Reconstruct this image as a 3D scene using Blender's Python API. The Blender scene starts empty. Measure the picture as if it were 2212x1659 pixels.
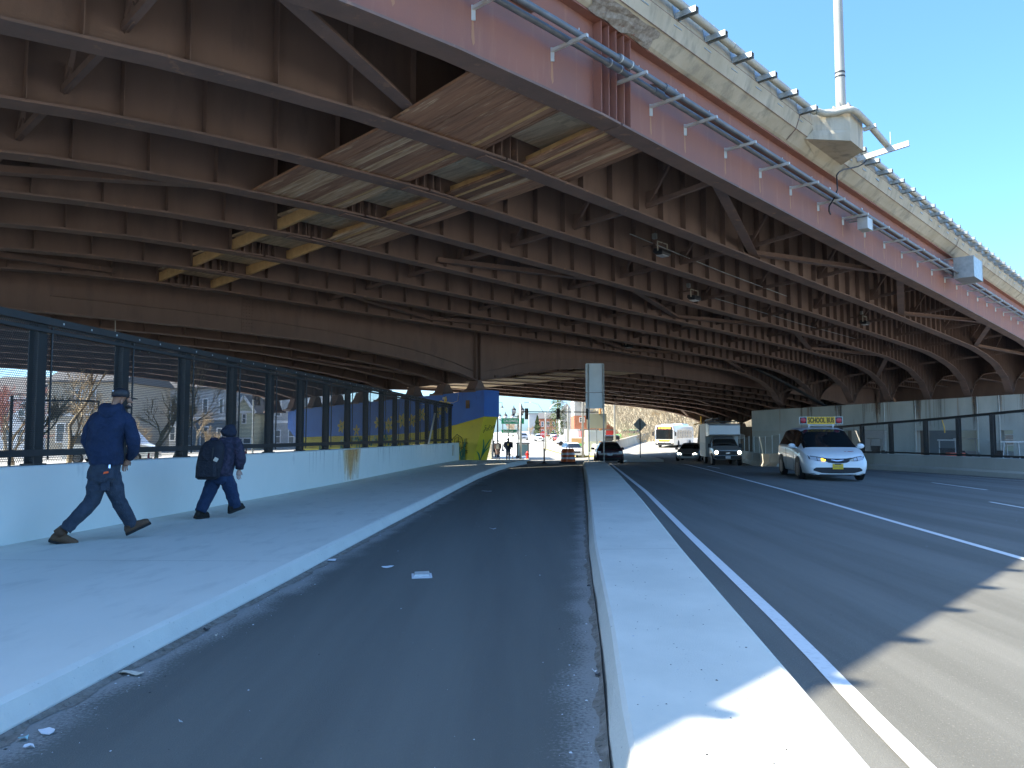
import bpy, bmesh, math, random
from mathutils import Vector, Matrix
from mathutils.bvhtree import BVHTree
R = math.radians
random.seed(7)
sc = bpy.context.scene
col = sc.collection
# ---------------------------------------------------------------- camera, sky, sun, exposure
CAM_H = 1.41
PITCH = math.atan(110.5/1662.0)
cam_d = bpy.data.cameras.new('camera'); cam = bpy.data.objects.new('camera', cam_d); col.objects.link(cam)
cam_d.sensor_width = 36.0; cam_d.lens = 36.0*1662/2212; cam_d.clip_start = .05; cam_d.clip_end = 3000
cam.location = (0, 0, CAM_H); cam.rotation_euler = (R(90)+PITCH, 0, 0)
sc.camera = cam
SUN_EL = R(50.0)
SUNV = Vector((-.998, -.071, 0)).normalized()*math.cos(SUN_EL) + Vector((0, 0, math.sin(SUN_EL)))   # towards the sun
W = bpy.data.worlds.new('World'); sc.world = W; W.use_nodes = True
nt = W.node_tree; bg = nt.nodes['Background']
sky = nt.nodes.new('ShaderNodeTexSky'); sky.sky_type = 'NISHITA'; sky.sun_disc = False
sky.sun_elevation = SUN_EL; sky.sun_rotation = math.atan2(SUNV.x, SUNV.y)
sky.air_density = .9; sky.dust_density = 1.6; sky.ozone_density = 6.5; sky.altitude = 10
tint = nt.nodes.new('ShaderNodeMix'); tint.data_type = 'RGBA'; tint.blend_type = 'MULTIPLY'; tint.inputs[0].default_value = 1.0
tint.inputs[7].default_value = (.73, .95, 1.06, 1)      # camera white balance: the phone set it for the blue open shade
nt.links.new(sky.outputs[0], tint.inputs[6]); nt.links.new(tint.outputs[2], bg.inputs[0]); bg.inputs[1].default_value = 0.07
ld = bpy.data.lights.new('sun', 'SUN'); lo = bpy.data.objects.new('sun', ld); col.objects.link(lo)
ld.energy = 2.0; ld.angle = R(.53); ld.color = (1.0, .91, .74)
lo.rotation_euler = SUNV.to_track_quat('Z', 'Y').to_euler(); lo.location = (-40, -10, 60)
vs = sc.view_settings; vs.view_transform = 'Standard'; vs.look = 'None'; vs.gamma = 1.0; vs.exposure = 2.78
sc.cycles.use_denoising = True
sc.cycles.max_bounces = 8; sc.cycles.diffuse_bounces = 7; sc.cycles.glossy_bounces = 3
sc.cycles.transparent_max_bounces = 40; sc.cycles.caustics_reflective = False; sc.cycles.caustics_refractive = False
sc.cycles.sample_clamp_indirect = 6.0
sc.cycles.use_adaptive_sampling = True; sc.cycles.adaptive_threshold = .015

# ---------------------------------------------------------------- helpers
def ray(x, y):
    """pixel of the 2212 x 1659 view -> (X/Y, Z/Y) of its ray"""
    u = (x-1106)/1662; v = (829.5-y)/1662
    F = math.cos(PITCH)-v*math.sin(PITCH); U = math.sin(PITCH)+v*math.cos(PITCH)
    return u/F, U/F
def at(x, y, Y):
    r, h = ray(x, y); return Vector((r*Y, Y, CAM_H+h*Y))
def lerp(a, b, t): return a+(b-a)*t
def sstep(a, b, x):
    t = max(0., min(1., (x-a)/(b-a))); return t*t*(3-2*t)
def interp(L, x):
    if x <= L[0][0]: return L[0][1]
    for (a, b), (c, d) in zip(L, L[1:]):
        if x <= c: return b+(d-b)*(x-a)/(c-a)
    return L[-1][1]
def smooth_interp(L, x):
    if x <= L[0][0]: return L[0][1]
    n = len(L)
    for i in range(n-1):
        a, b = L[i]; c, d = L[i+1]
        if x <= c:
            def sl(k):
                if k <= 0 or k >= n-1: return 0 if k <= 0 else (L[k][1]-L[k-1][1])/(L[k][0]-L[k-1][0])
                s1 = (L[k][1]-L[k-1][1])/(L[k][0]-L[k-1][0]); s2 = (L[k+1][1]-L[k][1])/(L[k+1][0]-L[k][0])
                return 0 if s1*s2 <= 0 else 2*s1*s2/(s1+s2)
            h = c-a; t = (x-a)/h
            return (2*t**3-3*t*t+1)*b+(t**3-2*t*t+t)*h*sl(i)+(-2*t**3+3*t*t)*d+(t**3-t*t)*h*sl(i+1)
    return L[-1][1]
class MB:
    def __init__(s): s.v = []; s.f = []; s.m = []
    def add(s, vs, fs, m=0):
        b = len(s.v); s.v += [tuple(q) for q in vs]; s.f += [tuple(b+i for i in f) for f in fs]; s.m += [m]*len(fs); return s
    def box(s, x0, x1, y0, y1, z0, z1, m=0, T=None):
        vs = [Vector(q) for q in ((x0,y0,z0),(x1,y0,z0),(x1,y1,z0),(x0,y1,z0),(x0,y0,z1),(x1,y0,z1),(x1,y1,z1),(x0,y1,z1))]
        if T: vs = [T @ q for q in vs]
        return s.add(vs, [(0,3,2,1),(4,5,6,7),(0,1,5,4),(1,2,6,5),(2,3,7,6),(3,0,4,7)], m)
    def bar(s, p, q, w, h, m=0, up=(0,0,1)):
        p = Vector(p); q = Vector(q); d = (q-p); L = d.length; d.normalize(); u = Vector(up)
        x = d.cross(u)
        if x.length < 1e-4: x = d.cross(Vector((0,1,0)))
        x.normalize(); z = x.cross(d).normalized()
        vs = [p+x*a*w/2+z*b*h/2+d*c for c in (0, L) for a, b in ((-1,-1),(1,-1),(1,1),(-1,1))]
        return s.add(vs, [(0,1,2,3),(7,6,5,4),(0,4,5,1),(1,5,6,2),(2,6,7,3),(3,7,4,0)], m)
    def prism(s, poly, vec, m=0):
        poly = [Vector(q) for q in poly]; vec = Vector(vec); n = len(poly)
        return s.add(poly+[q+vec for q in poly], [tuple(range(n-1,-1,-1)), tuple(range(n,2*n))]+[(i,(i+1)%n,n+(i+1)%n,n+i) for i in range(n)], m)
    def tube(s, pts, r, n=8, m=0, caps=True):
        pts = [Vector(p) for p in pts]; k = len(pts); rr = r if isinstance(r, (list, tuple)) else [r]*k
        vs = []; ref = None
        for i, p in enumerate(pts):
            d = (pts[min(i+1,k-1)]-pts[max(i-1,0)]).normalized()
            if ref is None:
                ref = d.cross(Vector((0,0,1)))
                if ref.length < .05: ref = d.cross(Vector((0,1,0)))
            x = (ref-d*ref.dot(d)).normalized(); ref = x; y = d.cross(x)
            vs += [p+(x*math.cos(2*math.pi*j/n)+y*math.sin(2*math.pi*j/n))*rr[i] for j in range(n)]
        fs = [(i*n+j, i*n+(j+1)%n, (i+1)*n+(j+1)%n, (i+1)*n+j) for i in range(k-1) for j in range(n)]
        if caps: fs += [tuple(range(n-1,-1,-1)), tuple((k-1)*n+j for j in range(n))]
        return s.add(vs, fs, m)
    def lathe(s, prof, c=(0,0,0), n=16, m=0, axis='z'):
        vs = []
        for r, z in prof:
            for j in range(n):
                a = 2*math.pi*j/n; x, y = r*math.cos(a), r*math.sin(a)
                q = (x, y, z) if axis == 'z' else ((x, z, y) if axis == 'y' else (z, x, y))
                vs.append((q[0]+c[0], q[1]+c[1], q[2]+c[2]))
        k = len(prof)
        fs = [(i*n+j, i*n+(j+1)%n, (i+1)*n+(j+1)%n, (i+1)*n+j) for i in range(k-1) for j in range(n)]
        fs += [tuple(range(n-1,-1,-1)), tuple((k-1)*n+j for j in range(n))]
        return s.add(vs, fs, m)
    def loft(s, rings, m=0, caps=True, closed=True):
        k = len(rings); n = len(rings[0]); vs = [q for r_ in rings for q in r_]
        fs = [(i*n+j, i*n+(j+1)%n, (i+1)*n+(j+1)%n, (i+1)*n+j) for i in range(k-1) for j in range(n if closed else n-1)]
        if caps and closed: fs += [tuple(range(n-1,-1,-1)), tuple((k-1)*n+j for j in range(n))]
        return s.add(vs, fs, m)
    def ball(s, c, r, m=0, n=12, k=8):
        rx, ry, rz = r if isinstance(r, (tuple, list)) else (r, r, r)
        vs = [(c[0]+rx*math.sin(math.pi*i/k)*math.cos(2*math.pi*j/n), c[1]+ry*math.sin(math.pi*i/k)*math.sin(2*math.pi*j/n), c[2]+rz*math.cos(math.pi*i/k)) for i in range(1, k) for j in range(n)]
        fs = [(i*n+j, (i+1)*n+j, (i+1)*n+(j+1)%n, i*n+(j+1)%n) for i in range(k-2) for j in range(n)]
        a = len(vs); vs += [(c[0],c[1],c[2]+rz), (c[0],c[1],c[2]-rz)]
        fs += [(a, j, (j+1)%n) for j in range(n)]+[(a+1, (k-2)*n+(j+1)%n, (k-2)*n+j) for j in range(n)]
        return s.add(vs, fs, m)
    def build(s, name, mats, parent=None, smooth=False, org=None, fix=True):
        me = bpy.data.meshes.new(name)
        o0 = Vector(org) if org is not None else (parent.matrix_world.translation.copy() if (parent and org is not False and parent.get('_world')) else Vector((0,0,0)))
        me.from_pydata([tuple(Vector(q)-o0) for q in s.v], [], s.f)
        mats = mats if isinstance(mats, (list, tuple)) else [mats]
        for m in mats: me.materials.append(m)
        me.polygons.foreach_set('material_index', s.m)
        if fix:
            bm = bmesh.new(); bm.from_mesh(me); bmesh.ops.recalc_face_normals(bm, faces=bm.faces); bm.to_mesh(me); bm.free()
        if smooth:
            me.shade_smooth()
            if smooth is not True: me.set_sharp_from_angle(angle=R(smooth))
        me.update()
        o = bpy.data.objects.new(name, me); col.objects.link(o)
        if parent: o.parent = parent
        return o
def tag(o, label=None, cat=None, group=None, kind=None):
    if label: o['label'] = label
    if cat: o['category'] = cat
    if group: o['group'] = group
    if kind: o['kind'] = kind
    return o
def thing(name, label, cat, loc=(0,0,0), rz=0, group=None, world=False):
    """an Empty at the thing's base; world=True: its parts' meshes are given in world coordinates"""
    o = bpy.data.objects.new(name, None); col.objects.link(o); o.empty_display_size = .2
    o.location = loc; o.rotation_euler = (0, 0, rz)
    o.matrix_world = Matrix.Translation(Vector(loc)) @ Matrix.Rotation(rz, 4, 'Z')
    if world: o['_world'] = 1
    return tag(o, label, cat, group)
def kids(o): return [c for c in ALLK.get(o.name, [])]
def copy_tree(o, parent=None, loc=None, rz=None, label=None, group=None, scale=None):
    c = o.copy(); col.objects.link(c)
    if parent: c.parent = parent
    if loc is not None: c.location = loc
    if rz is not None: c.rotation_euler = (0, 0, rz)
    if scale is not None: c.scale = (scale,)*3 if not isinstance(scale, (tuple, list)) else scale
    if label: c['label'] = label
    if group: c['group'] = group
    for ch in list(o.children): copy_tree(ch, c)
    return c
def text_obj(body, size, mat, name='lettering', parent=None, loc=(0,0,0), rot=(0,0,0), ext=.003, width=None, align='CENTER', bold=0.0):
    cu = bpy.data.curves.new(name, 'FONT'); cu.body = body; cu.size = size; cu.extrude = ext; cu.align_x = align; cu.align_y = 'CENTER'; cu.offset = bold; cu.resolution_u = 3
    t = bpy.data.objects.new(name, cu); col.objects.link(t)
    dg = bpy.context.evaluated_depsgraph_get(); me = bpy.data.meshes.new_from_object(t.evaluated_get(dg))
    bpy.data.objects.remove(t); bpy.data.curves.remove(cu)
    me.materials.clear(); me.materials.append(mat); me.name = name
    o = bpy.data.objects.new(name, me); col.objects.link(o)
    if width:
        xs = [v.co.x for v in me.vertices]; w0 = max(xs)-min(xs); k = width/w0
        for v in me.vertices: v.co.x *= k
    o.location = loc; o.rotation_euler = rot
    if parent: o.parent = parent
    return o
def baked(ob):
    dg = bpy.context.evaluated_depsgraph_get(); me = bpy.data.meshes.new_from_object(ob.evaluated_get(dg)); return me

# ---------------------------------------------------------------- materials
def mat(name, c, rough=.7, metal=0., c2=None, sc1=3., lo1=.35, hi1=.65, st=(1,1,1), det=6., c3=None, sc3=20., lo3=.55, hi3=.7, st3=None, bump=0., bsc=60., emit=None, es=1., spec=.5, bst=None, coat=0.):
    m = bpy.data.materials.new(name); m.use_nodes = True; n = m.node_tree; L = n.links; b = n.nodes['Principled BSDF']
    b.inputs['Base Color'].default_value = (*c, 1); b.inputs['Roughness'].default_value = rough; b.inputs['Metallic'].default_value = metal
    b.inputs['Specular IOR Level'].default_value = spec
    if coat: b.inputs['Coat Weight'].default_value = coat; b.inputs['Coat Roughness'].default_value = .08
    tc = n.nodes.new('ShaderNodeTexCoord')
    def noise(scale, stretch, detail=det):
        mp = n.nodes.new('ShaderNodeMapping'); mp.inputs['Scale'].default_value = stretch; L.new(tc.outputs['Object'], mp.inputs[0])
        nz = n.nodes.new('ShaderNodeTexNoise'); nz.inputs['Scale'].default_value = scale; nz.inputs['Detail'].default_value = detail; nz.inputs['Roughness'].default_value = .6
        L.new(mp.outputs[0], nz.inputs['Vector']); return nz
    cur = None
    def layer(prev, colr, scale, lo_, hi_, stretch):
        nz = noise(scale, stretch); mr = n.nodes.new('ShaderNodeMapRange'); mr.inputs['From Min'].default_value = lo_; mr.inputs['From Max'].default_value = hi_
        L.new(nz.outputs['Fac'], mr.inputs['Value'])
        mx = n.nodes.new('ShaderNodeMix'); mx.data_type = 'RGBA'; L.new(mr.outputs[0], mx.inputs[0])
        if prev is None: mx.inputs[6].default_value = (*c, 1)
        else: L.new(prev, mx.inputs[6])
        mx.inputs[7].default_value = (*colr, 1); return mx.outputs[2]
    if c2: cur = layer(cur, c2, sc1, lo1, hi1, st)
    if c3: cur = layer(cur, c3, sc3, lo3, hi3, st3 or st)
    if cur: L.new(cur, b.inputs['Base Color'])
    if bump:
        nz = noise(bsc, bst or (1,1,1), 4.); bp = n.nodes.new('ShaderNodeBump'); bp.inputs['Strength'].default_value = bump; bp.inputs['Distance'].default_value = .01
        L.new(nz.outputs['Fac'], bp.inputs['Height']); L.new(bp.outputs[0], b.inputs['Normal'])
    if emit: b.inputs['Emission Color'].default_value = (*emit, 1); b.inputs['Emission Strength'].default_value = es
    return m
def sheet(img): return None
M = {}
M['asphalt'] = mat('asphalt', (.108,.107,.094), .88, c2=(.15,.149,.133), sc1=.5, st=(2.2,.12,1), lo1=.42, hi1=.6, c3=(.25,.24,.21), sc3=60, lo3=.58, hi3=.8, st3=(1,1,1), bump=.5, bsc=110)
M['asphalt_new'] = mat('fresh_asphalt', (.098,.1,.088), .85, c2=(.125,.128,.112), sc1=.6, st=(2.4,.14,1), lo1=.4, hi1=.62, c3=(.2,.2,.2), sc3=80, lo3=.6, hi3=.85, st3=(1,1,1), bump=.6, bsc=130)
M['street'] = mat('worn_street_asphalt', (.26,.25,.22), .9, c2=(.33,.31,.27), sc1=.2, bump=.3)
M['concrete'] = mat('pavement_concrete', (.66,.65,.56), .85, c2=(.71,.7,.61), sc1=.9, st=(1,.6,1), c3=(.58,.575,.5), sc3=4.5, lo3=.52, hi3=.75, st3=(1,.35,1), bump=.25, bsc=70)
M['kerb'] = mat('kerb_concrete', (.62,.61,.54), .85, c2=(.68,.67,.59), sc1=2.5, c3=(.22,.22,.2), sc3=26, lo3=.66, hi3=.74, bump=.35, bsc=60)
M['median'] = mat('median_concrete', (.6,.59,.51), .88, c2=(.69,.67,.58), sc1=1.4, st=(1,.8,1), c3=(.12,.11,.1), sc3=38, lo3=.72, hi3=.76, bump=.35, bsc=80)
M['wallpaint'] = mat('pale_wall_concrete', (.74,.77,.7), .8, c2=(.79,.81,.74), sc1=.8, c3=(.36,.38,.37), sc3=2.2, lo3=.6, hi3=.85, st3=(1,1,.35), bump=.12, bsc=40)
M['dirt'] = mat('gutter_dirt', (.14,.125,.1), .95, c2=(.24,.22,.19), sc1=14, c3=(.06,.06,.055), sc3=30, bump=.8, bsc=90)
M['white'] = mat('road_paint_white', (.72,.72,.7), .7, c2=(.6,.6,.58), sc1=18, lo1=.5, hi1=.7)
M['yellow_line'] = mat('road_paint_yellow', (.7,.5,.08), .7)
M['steel'] = mat('weathering_steel', (.19,.128,.105), .85, c2=(.215,.147,.122), sc1=1.6, st=(1,1,.18), c3=(.165,.115,.098), sc3=2.2, lo3=.52, hi3=.7, st3=(1,1,.3), bump=.2, bsc=35)
M['flange'] = mat('flange_steel', (.24,.155,.125), .8, c2=(.18,.125,.107), sc1=1.3, c3=(.33,.2,.14), sc3=4.0, lo3=.6, hi3=.7, bump=.35, bsc=18)
M['fascia'] = mat('fascia_steel', (.32,.14,.1), .78, c2=(.27,.13,.105), sc1=.9, st=(1,1,.5), c3=(.37,.18,.125), sc3=2.0, lo3=.55, hi3=.75, st3=(2,2,.25), bump=.2, bsc=30)
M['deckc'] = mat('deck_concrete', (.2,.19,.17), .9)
M['parapet'] = mat('parapet_concrete', (.42,.37,.27), .9, c2=(.53,.48,.37), sc1=1.0, st=(1,1,.5), c3=(.25,.24,.2), sc3=1.8, lo3=.52, hi3=.75, st3=(1.5,1.5,.25), bump=.3, bsc=22)
M['block'] = mat('block_concrete', (.44,.4,.33), .9, c2=(.36,.33,.28), sc1=5, c3=(.2,.19,.17), sc3=40, lo3=.65, hi3=.72, bump=.3, bsc=40)
M['spall'] = mat('spalled_concrete', (.4,.37,.32), 1., c2=(.2,.17,.14), sc1=9, c3=(.22,.1,.06), sc3=6, lo3=.62, hi3=.7, bump=1., bsc=14)
M['pier'] = mat('pier_concrete', (.46,.46,.4), .88, c2=(.36,.37,.32), sc1=.8, st=(1,1,.3), c3=(.24,.12,.06), sc3=.9, lo3=.6, hi3=.74, st3=(2.2,2.2,.08), bump=.2, bsc=30)
M['pierend'] = mat('pier_concrete_plain', (.43,.42,.36), .88, c2=(.36,.35,.29), sc1=.8, st=(1,1,.3), bump=.2, bsc=30)
M['rustwall'] = mat('stained_concrete', (.3,.25,.2), .9, c2=(.2,.15,.11), sc1=.7, st=(1.5,1.5,.2), c3=(.25,.09,.03), sc3=.8, lo3=.62, hi3=.7, st3=(2,2,.06))
M['blue'] = mat('mural_blue', (.02,.12,.46), .55, c2=(.025,.15,.54), sc1=.8, c3=(.015,.07,.3), sc3=2, lo3=.6, hi3=.8, st3=(1,1,.3), bump=.12, bsc=25)
M['muralyellow'] = mat('mural_yellow', (.8,.6,.03), .6, c2=(.72,.54,.04), sc1=1.2, c3=(.3,.24,.06), sc3=2.4, lo3=.64, hi3=.8)
M['petal'] = mat('petal_yellow', (.75,.55,.06), .6, c2=(.6,.42,.05), sc1=4)
M['petal_dark'] = mat('petal_amber', (.5,.33,.04), .6)
M['leafpaint'] = mat('leaf_green', (.02,.14,.07), .6, c2=(.05,.25,.12), sc1=4)
M['leaflight'] = mat('leaf_pale_green', (.3,.42,.3), .6, c2=(.5,.55,.4), sc1=6)
M['inkblack'] = mat('spray_black', (.012,.012,.015), .6)
M['galv'] = mat('galvanised_steel', (.45,.48,.47), .45, .6, c2=(.34,.37,.36), sc1=6, bump=.05)
M['galvl'] = mat('galvanised_pale', (.62,.64,.6), .5, .2, c2=(.5,.52,.5), sc1=4)
M['conduit'] = mat('conduit_grey', (.11,.13,.145), .45, c2=(.16,.18,.2), sc1=3, st=(1,1,1))
M['conduit_pale'] = mat('conduit_cream', (.5,.47,.38), .55, c2=(.42,.4,.32), sc1=3)
M['pole'] = mat('pole_pale_metal', (.42,.4,.34), .55, .1, c2=(.36,.35,.3), sc1=3, st=(1,1,.3))
M['black'] = mat('black_metal', (.018,.02,.023), .5, c2=(.03,.032,.036), sc1=6)
M['fence'] = mat('fence_slate', (.017,.019,.019), .5, c2=(.024,.026,.026), sc1=5)
M['wood'] = mat('plank_wood', (.3,.185,.105), .85, c2=(.15,.08,.045), sc1=1.2, c3=(.55,.5,.42), sc3=1.6, lo3=.6, hi3=.78, bump=.3, bsc=30)
M['timber'] = mat('new_timber', (.62,.42,.2), .8, c2=(.5,.32,.15), sc1=4, c3=(.25,.14,.06), sc3=8, lo3=.62, hi3=.75)
M['rubber'] = mat('rubber', (.015,.015,.016), .85)
M['chrome'] = mat('chrome', (.75,.76,.78), .15, 1.)
M['rim'] = mat('rim_alloy', (.16,.165,.17), .35, .6)
M['vwhite'] = mat('vehicle_white', (.85,.86,.84), .3, coat=.6)
M['vgrey'] = mat('vehicle_silver', (.36,.38,.4), .3, .5, coat=.5)
M['vmaroon'] = mat('vehicle_maroon', (.05,.012,.018), .25, coat=.8)
M['vblue'] = mat('vehicle_blue', (.04,.07,.16), .3, coat=.6)
M['vgreen'] = mat('vehicle_green', (.14,.42,.1), .35, coat=.6)
M['vred'] = mat('vehicle_red', (.45,.03,.03), .35, coat=.6)
M['glass'] = mat('dark_glass', (.012,.016,.018), .06, spec=.8)
M['plastic'] = mat('black_plastic', (.02,.02,.022), .55)
M['lamp_on'] = mat('lit_headlamp', (.9,.9,.85), .2, emit=(1,.93,.75), es=6)
M['lamp'] = mat('lamp_lens', (.55,.57,.6), .12, spec=.9)
M['amber'] = mat('amber_lens', (.75,.3,.03), .25)
M['amber_on'] = mat('amber_lens_lit', (.9,.5,.02), .25, emit=(1,.55,.02), es=1.6)
M['redlens'] = mat('red_lens', (.45,.02,.04), .25)
M['signyellow'] = mat('sign_yellow', (.85,.5,.03), .5)
M['plate_y'] = mat('plate_yellow', (.85,.55,.02), .5)
M['plate_w'] = mat('plate_white', (.7,.72,.75), .5)
M['signback'] = mat('sign_back_aluminium', (.72,.78,.78), .45, .15, c2=(.66,.72,.72), sc1=2)
M['signgreen'] = mat('sign_green', (.01,.28,.13), .5)
M['orange'] = mat('safety_orange', (.75,.14,.02), .6)
M['reflective'] = mat('reflective_white', (.75,.75,.75), .5)
M['hydrant'] = mat('hydrant_red', (.7,.03,.02), .45)
M['skin'] = mat('skin', (.36,.2,.13), .6)
M['skin_pale'] = mat('skin_pale', (.5,.33,.26), .6)
M['hair'] = mat('dark_hair', (.02,.015,.012), .8)
M['hoodie'] = mat('navy_hoodie', (.008,.021,.055), .95, c2=(.013,.03,.075), sc1=7, bump=.6, bsc=25)
M['workpants'] = mat('slate_trousers', (.028,.04,.06), .95, c2=(.045,.06,.085), sc1=9, bump=.5, bsc=30)
M['jeans'] = mat('blue_jeans', (.012,.028,.07), .95, c2=(.02,.042,.095), sc1=9, bump=.5, bsc=30)
M['jacket'] = mat('dark_plaid_jacket', (.02,.023,.045), .9, c2=(.045,.04,.07), sc1=16, lo1=.5, hi1=.56, bump=.7, bsc=25)
M['hood'] = mat('charcoal_hood', (.016,.022,.04), .9, bump=.4, bsc=30)
M['backpack'] = mat('black_backpack', (.014,.017,.026), .8, bump=.4, bsc=30)
M['boot'] = mat('tan_boot', (.13,.075,.04), .85, c2=(.09,.05,.03), sc1=12)
M['sole'] = mat('boot_sole', (.02,.018,.016), .9)
M['shirt'] = mat('olive_shirt', (.16,.18,.13), .9)
M['paper'] = mat('litter_paper', (.62,.64,.66), .8)
M['coat'] = mat('brown_coat', (.17,.11,.09), .9)
M['cream'] = mat('cream_fabric', (.6,.55,.45), .9)
M['bark'] = mat('bark', (.3,.24,.16), .95, c2=(.4,.33,.22), sc1=8)
M['twig'] = mat('twigs', (.48,.37,.22), .95, c2=(.34,.26,.16), sc1=5)
M['twig_red'] = mat('reddish_twigs', (.42,.2,.16), .95)
M['brush'] = mat('dry_brush', (.52,.42,.26), .95, c2=(.42,.33,.2), sc1=.15, c3=(.6,.5,.33), sc3=1.2)
M['conifer'] = mat('conifer_needles', (.06,.1,.03), .9, c2=(.12,.15,.05), sc1=4)
M['sid_grey'] = mat('siding_grey', (.36,.36,.35), .8, c2=(.42,.42,.4), sc1=1)
M['sid_sage'] = mat('siding_sage', (.5,.5,.36), .8)
M['sid_slate'] = mat('siding_slate', (.14,.16,.17), .8)
M['sid_tan'] = mat('siding_tan', (.42,.36,.27), .8)
M['sid_white'] = mat('siding_white', (.7,.7,.68), .8)
M['brick'] = mat('brick_red', (.42,.17,.09), .9, c2=(.34,.12,.07), sc1=2)
M['shingle'] = mat('roof_shingle', (.12,.115,.11), .9)
M['trim'] = mat('trim_white', (.72,.72,.7), .7)
M['pane'] = mat('window_glass', (.1,.12,.13), .1, spec=.8)
M['blockwhite'] = mat('white_block', (.65,.65,.62), .8)
M['gold'] = mat('gold_print', (.55,.4,.12), .7)
M['grass'] = mat('dull_grass', (.14,.15,.06), .95, c2=(.22,.19,.1), sc1=2)
M['earth'] = mat('earth', (.4,.37,.31), .95, c2=(.33,.3,.25), sc1=.3)
M['rustpatch'] = mat('rust_stain', (.42,.3,.12), .9, c2=(.55,.45,.28), sc1=5, st=(1,1,.15))
M['teal'] = mat('pale_teal', (.3,.5,.52), .6)
for k in ('hoodie', 'workpants', 'jeans', 'jacket', 'hood', 'backpack'):
    for nd in M[k].node_tree.nodes:
        if nd.type == 'BUMP': nd.inputs['Distance'].default_value = .05; nd.inputs['Strength'].default_value = .9
        if nd.type == 'TEX_NOISE' and nd.inputs['Scale'].default_value >= 25: nd.inputs['Scale'].default_value = 11
# pale dust gathered along the kerbs of the bike lane: a per-vertex amount broken up by fine noise
def dustmat(base):
    m = base.copy(); m.name = 'dusty_asphalt'; n = m.node_tree; L = n.links; b = n.nodes['Principled BSDF']
    at_ = n.nodes.new('ShaderNodeAttribute'); at_.attribute_name = 'dust'; tc = n.nodes.new('ShaderNodeTexCoord')
    def nz(sc, d): k = n.nodes.new('ShaderNodeTexNoise'); k.inputs['Scale'].default_value = sc; k.inputs['Detail'].default_value = d; L.new(tc.outputs['Object'], k.inputs['Vector']); return k.outputs['Fac']
    def mm(op, a, c): 
        k = n.nodes.new('ShaderNodeMath'); k.operation = op
        for i, q in enumerate((a, c)):
            if isinstance(q, (int, float)): k.inputs[i].default_value = q
            else: L.new(q, k.inputs[i])
        return k.outputs[0]
    f = mm('ADD', mm('MULTIPLY', at_.outputs['Fac'], .95), mm('SUBTRACT', mm('ADD', mm('MULTIPLY', nz(1.8, 3), .9), mm('MULTIPLY', nz(55, 5), 1.1)), 1.42))
    r = n.nodes.new('ShaderNodeMapRange'); r.inputs['From Min'].default_value = 0; r.inputs['From Max'].default_value = .35; L.new(f, r.inputs['Value'])
    old = b.inputs['Base Color'].links[0].from_socket; mx = n.nodes.new('ShaderNodeMix'); mx.data_type = 'RGBA'; L.new(r.outputs[0], mx.inputs[0]); L.new(old, mx.inputs[6]); mx.inputs[7].default_value = (.26, .255, .235, 1); L.new(mx.outputs[2], b.inputs['Base Color'])
    return m
M['bike'] = dustmat(M['asphalt_new'])
def alphamat(name, c, a):
    m = mat(name, c, .9); m.node_tree.nodes['Principled BSDF'].inputs['Alpha'].default_value = a; return m
M['stain'] = alphamat('ochre_stain', (.9,.58,.2), .2); M['stainr'] = alphamat('rust_film', (.75,.42,.16), .25)
# expanded-metal mesh: honeycomb of real holes cut procedurally out of a thin sheet
def hexmat(name, c, pitch, thick):
    m = bpy.data.materials.new(name); m.use_nodes = True; n = m.node_tree; L = n.links; b = n.nodes['Principled BSDF']
    b.inputs['Base Color'].default_value = (*c, 1); b.inputs['Roughness'].default_value = .5
    uv = n.nodes.new('ShaderNodeUVMap')
    def mth(op, a, bb=None, cc=None):
        k = n.nodes.new('ShaderNodeMath'); k.operation = op
        for i, q in enumerate((a, bb, cc)):
            if q is None: continue
            if isinstance(q, (int, float)): k.inputs[i].default_value = q
            else: L.new(q, k.inputs[i])
        return k.outputs[0]
    sp = n.nodes.new('ShaderNodeSeparateXYZ'); L.new(uv.outputs[0], sp.inputs[0])
    X = mth('DIVIDE', sp.outputs[0], pitch); Y = mth('DIVIDE', sp.outputs[1], pitch*1.7320508)
    def dist(ox, oy):
        fx = mth('SUBTRACT', mth('FRACT', mth('ADD', X, ox)), .5); fy = mth('MULTIPLY', mth('SUBTRACT', mth('FRACT', mth('ADD', Y, oy)), .5), 1.7320508)
        ax = mth('ABSOLUTE', fx); ay = mth('ABSOLUTE', fy)
        return mth('MAXIMUM', ax, mth('ADD', mth('MULTIPLY', ax, .5), mth('MULTIPLY', ay, .8660254)))
    d = mth('MINIMUM', dist(0, 0), dist(.5, .5))
    a = mth('GREATER_THAN', d, .5-thick); L.new(a, b.inputs['Alpha'])
    return m
M['hexl'] = hexmat('light_mesh', (.2,.22,.22), .05, .06)
M['hex'] = hexmat('expanded_metal', (.024,.027,.027), .03, .145)
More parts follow.
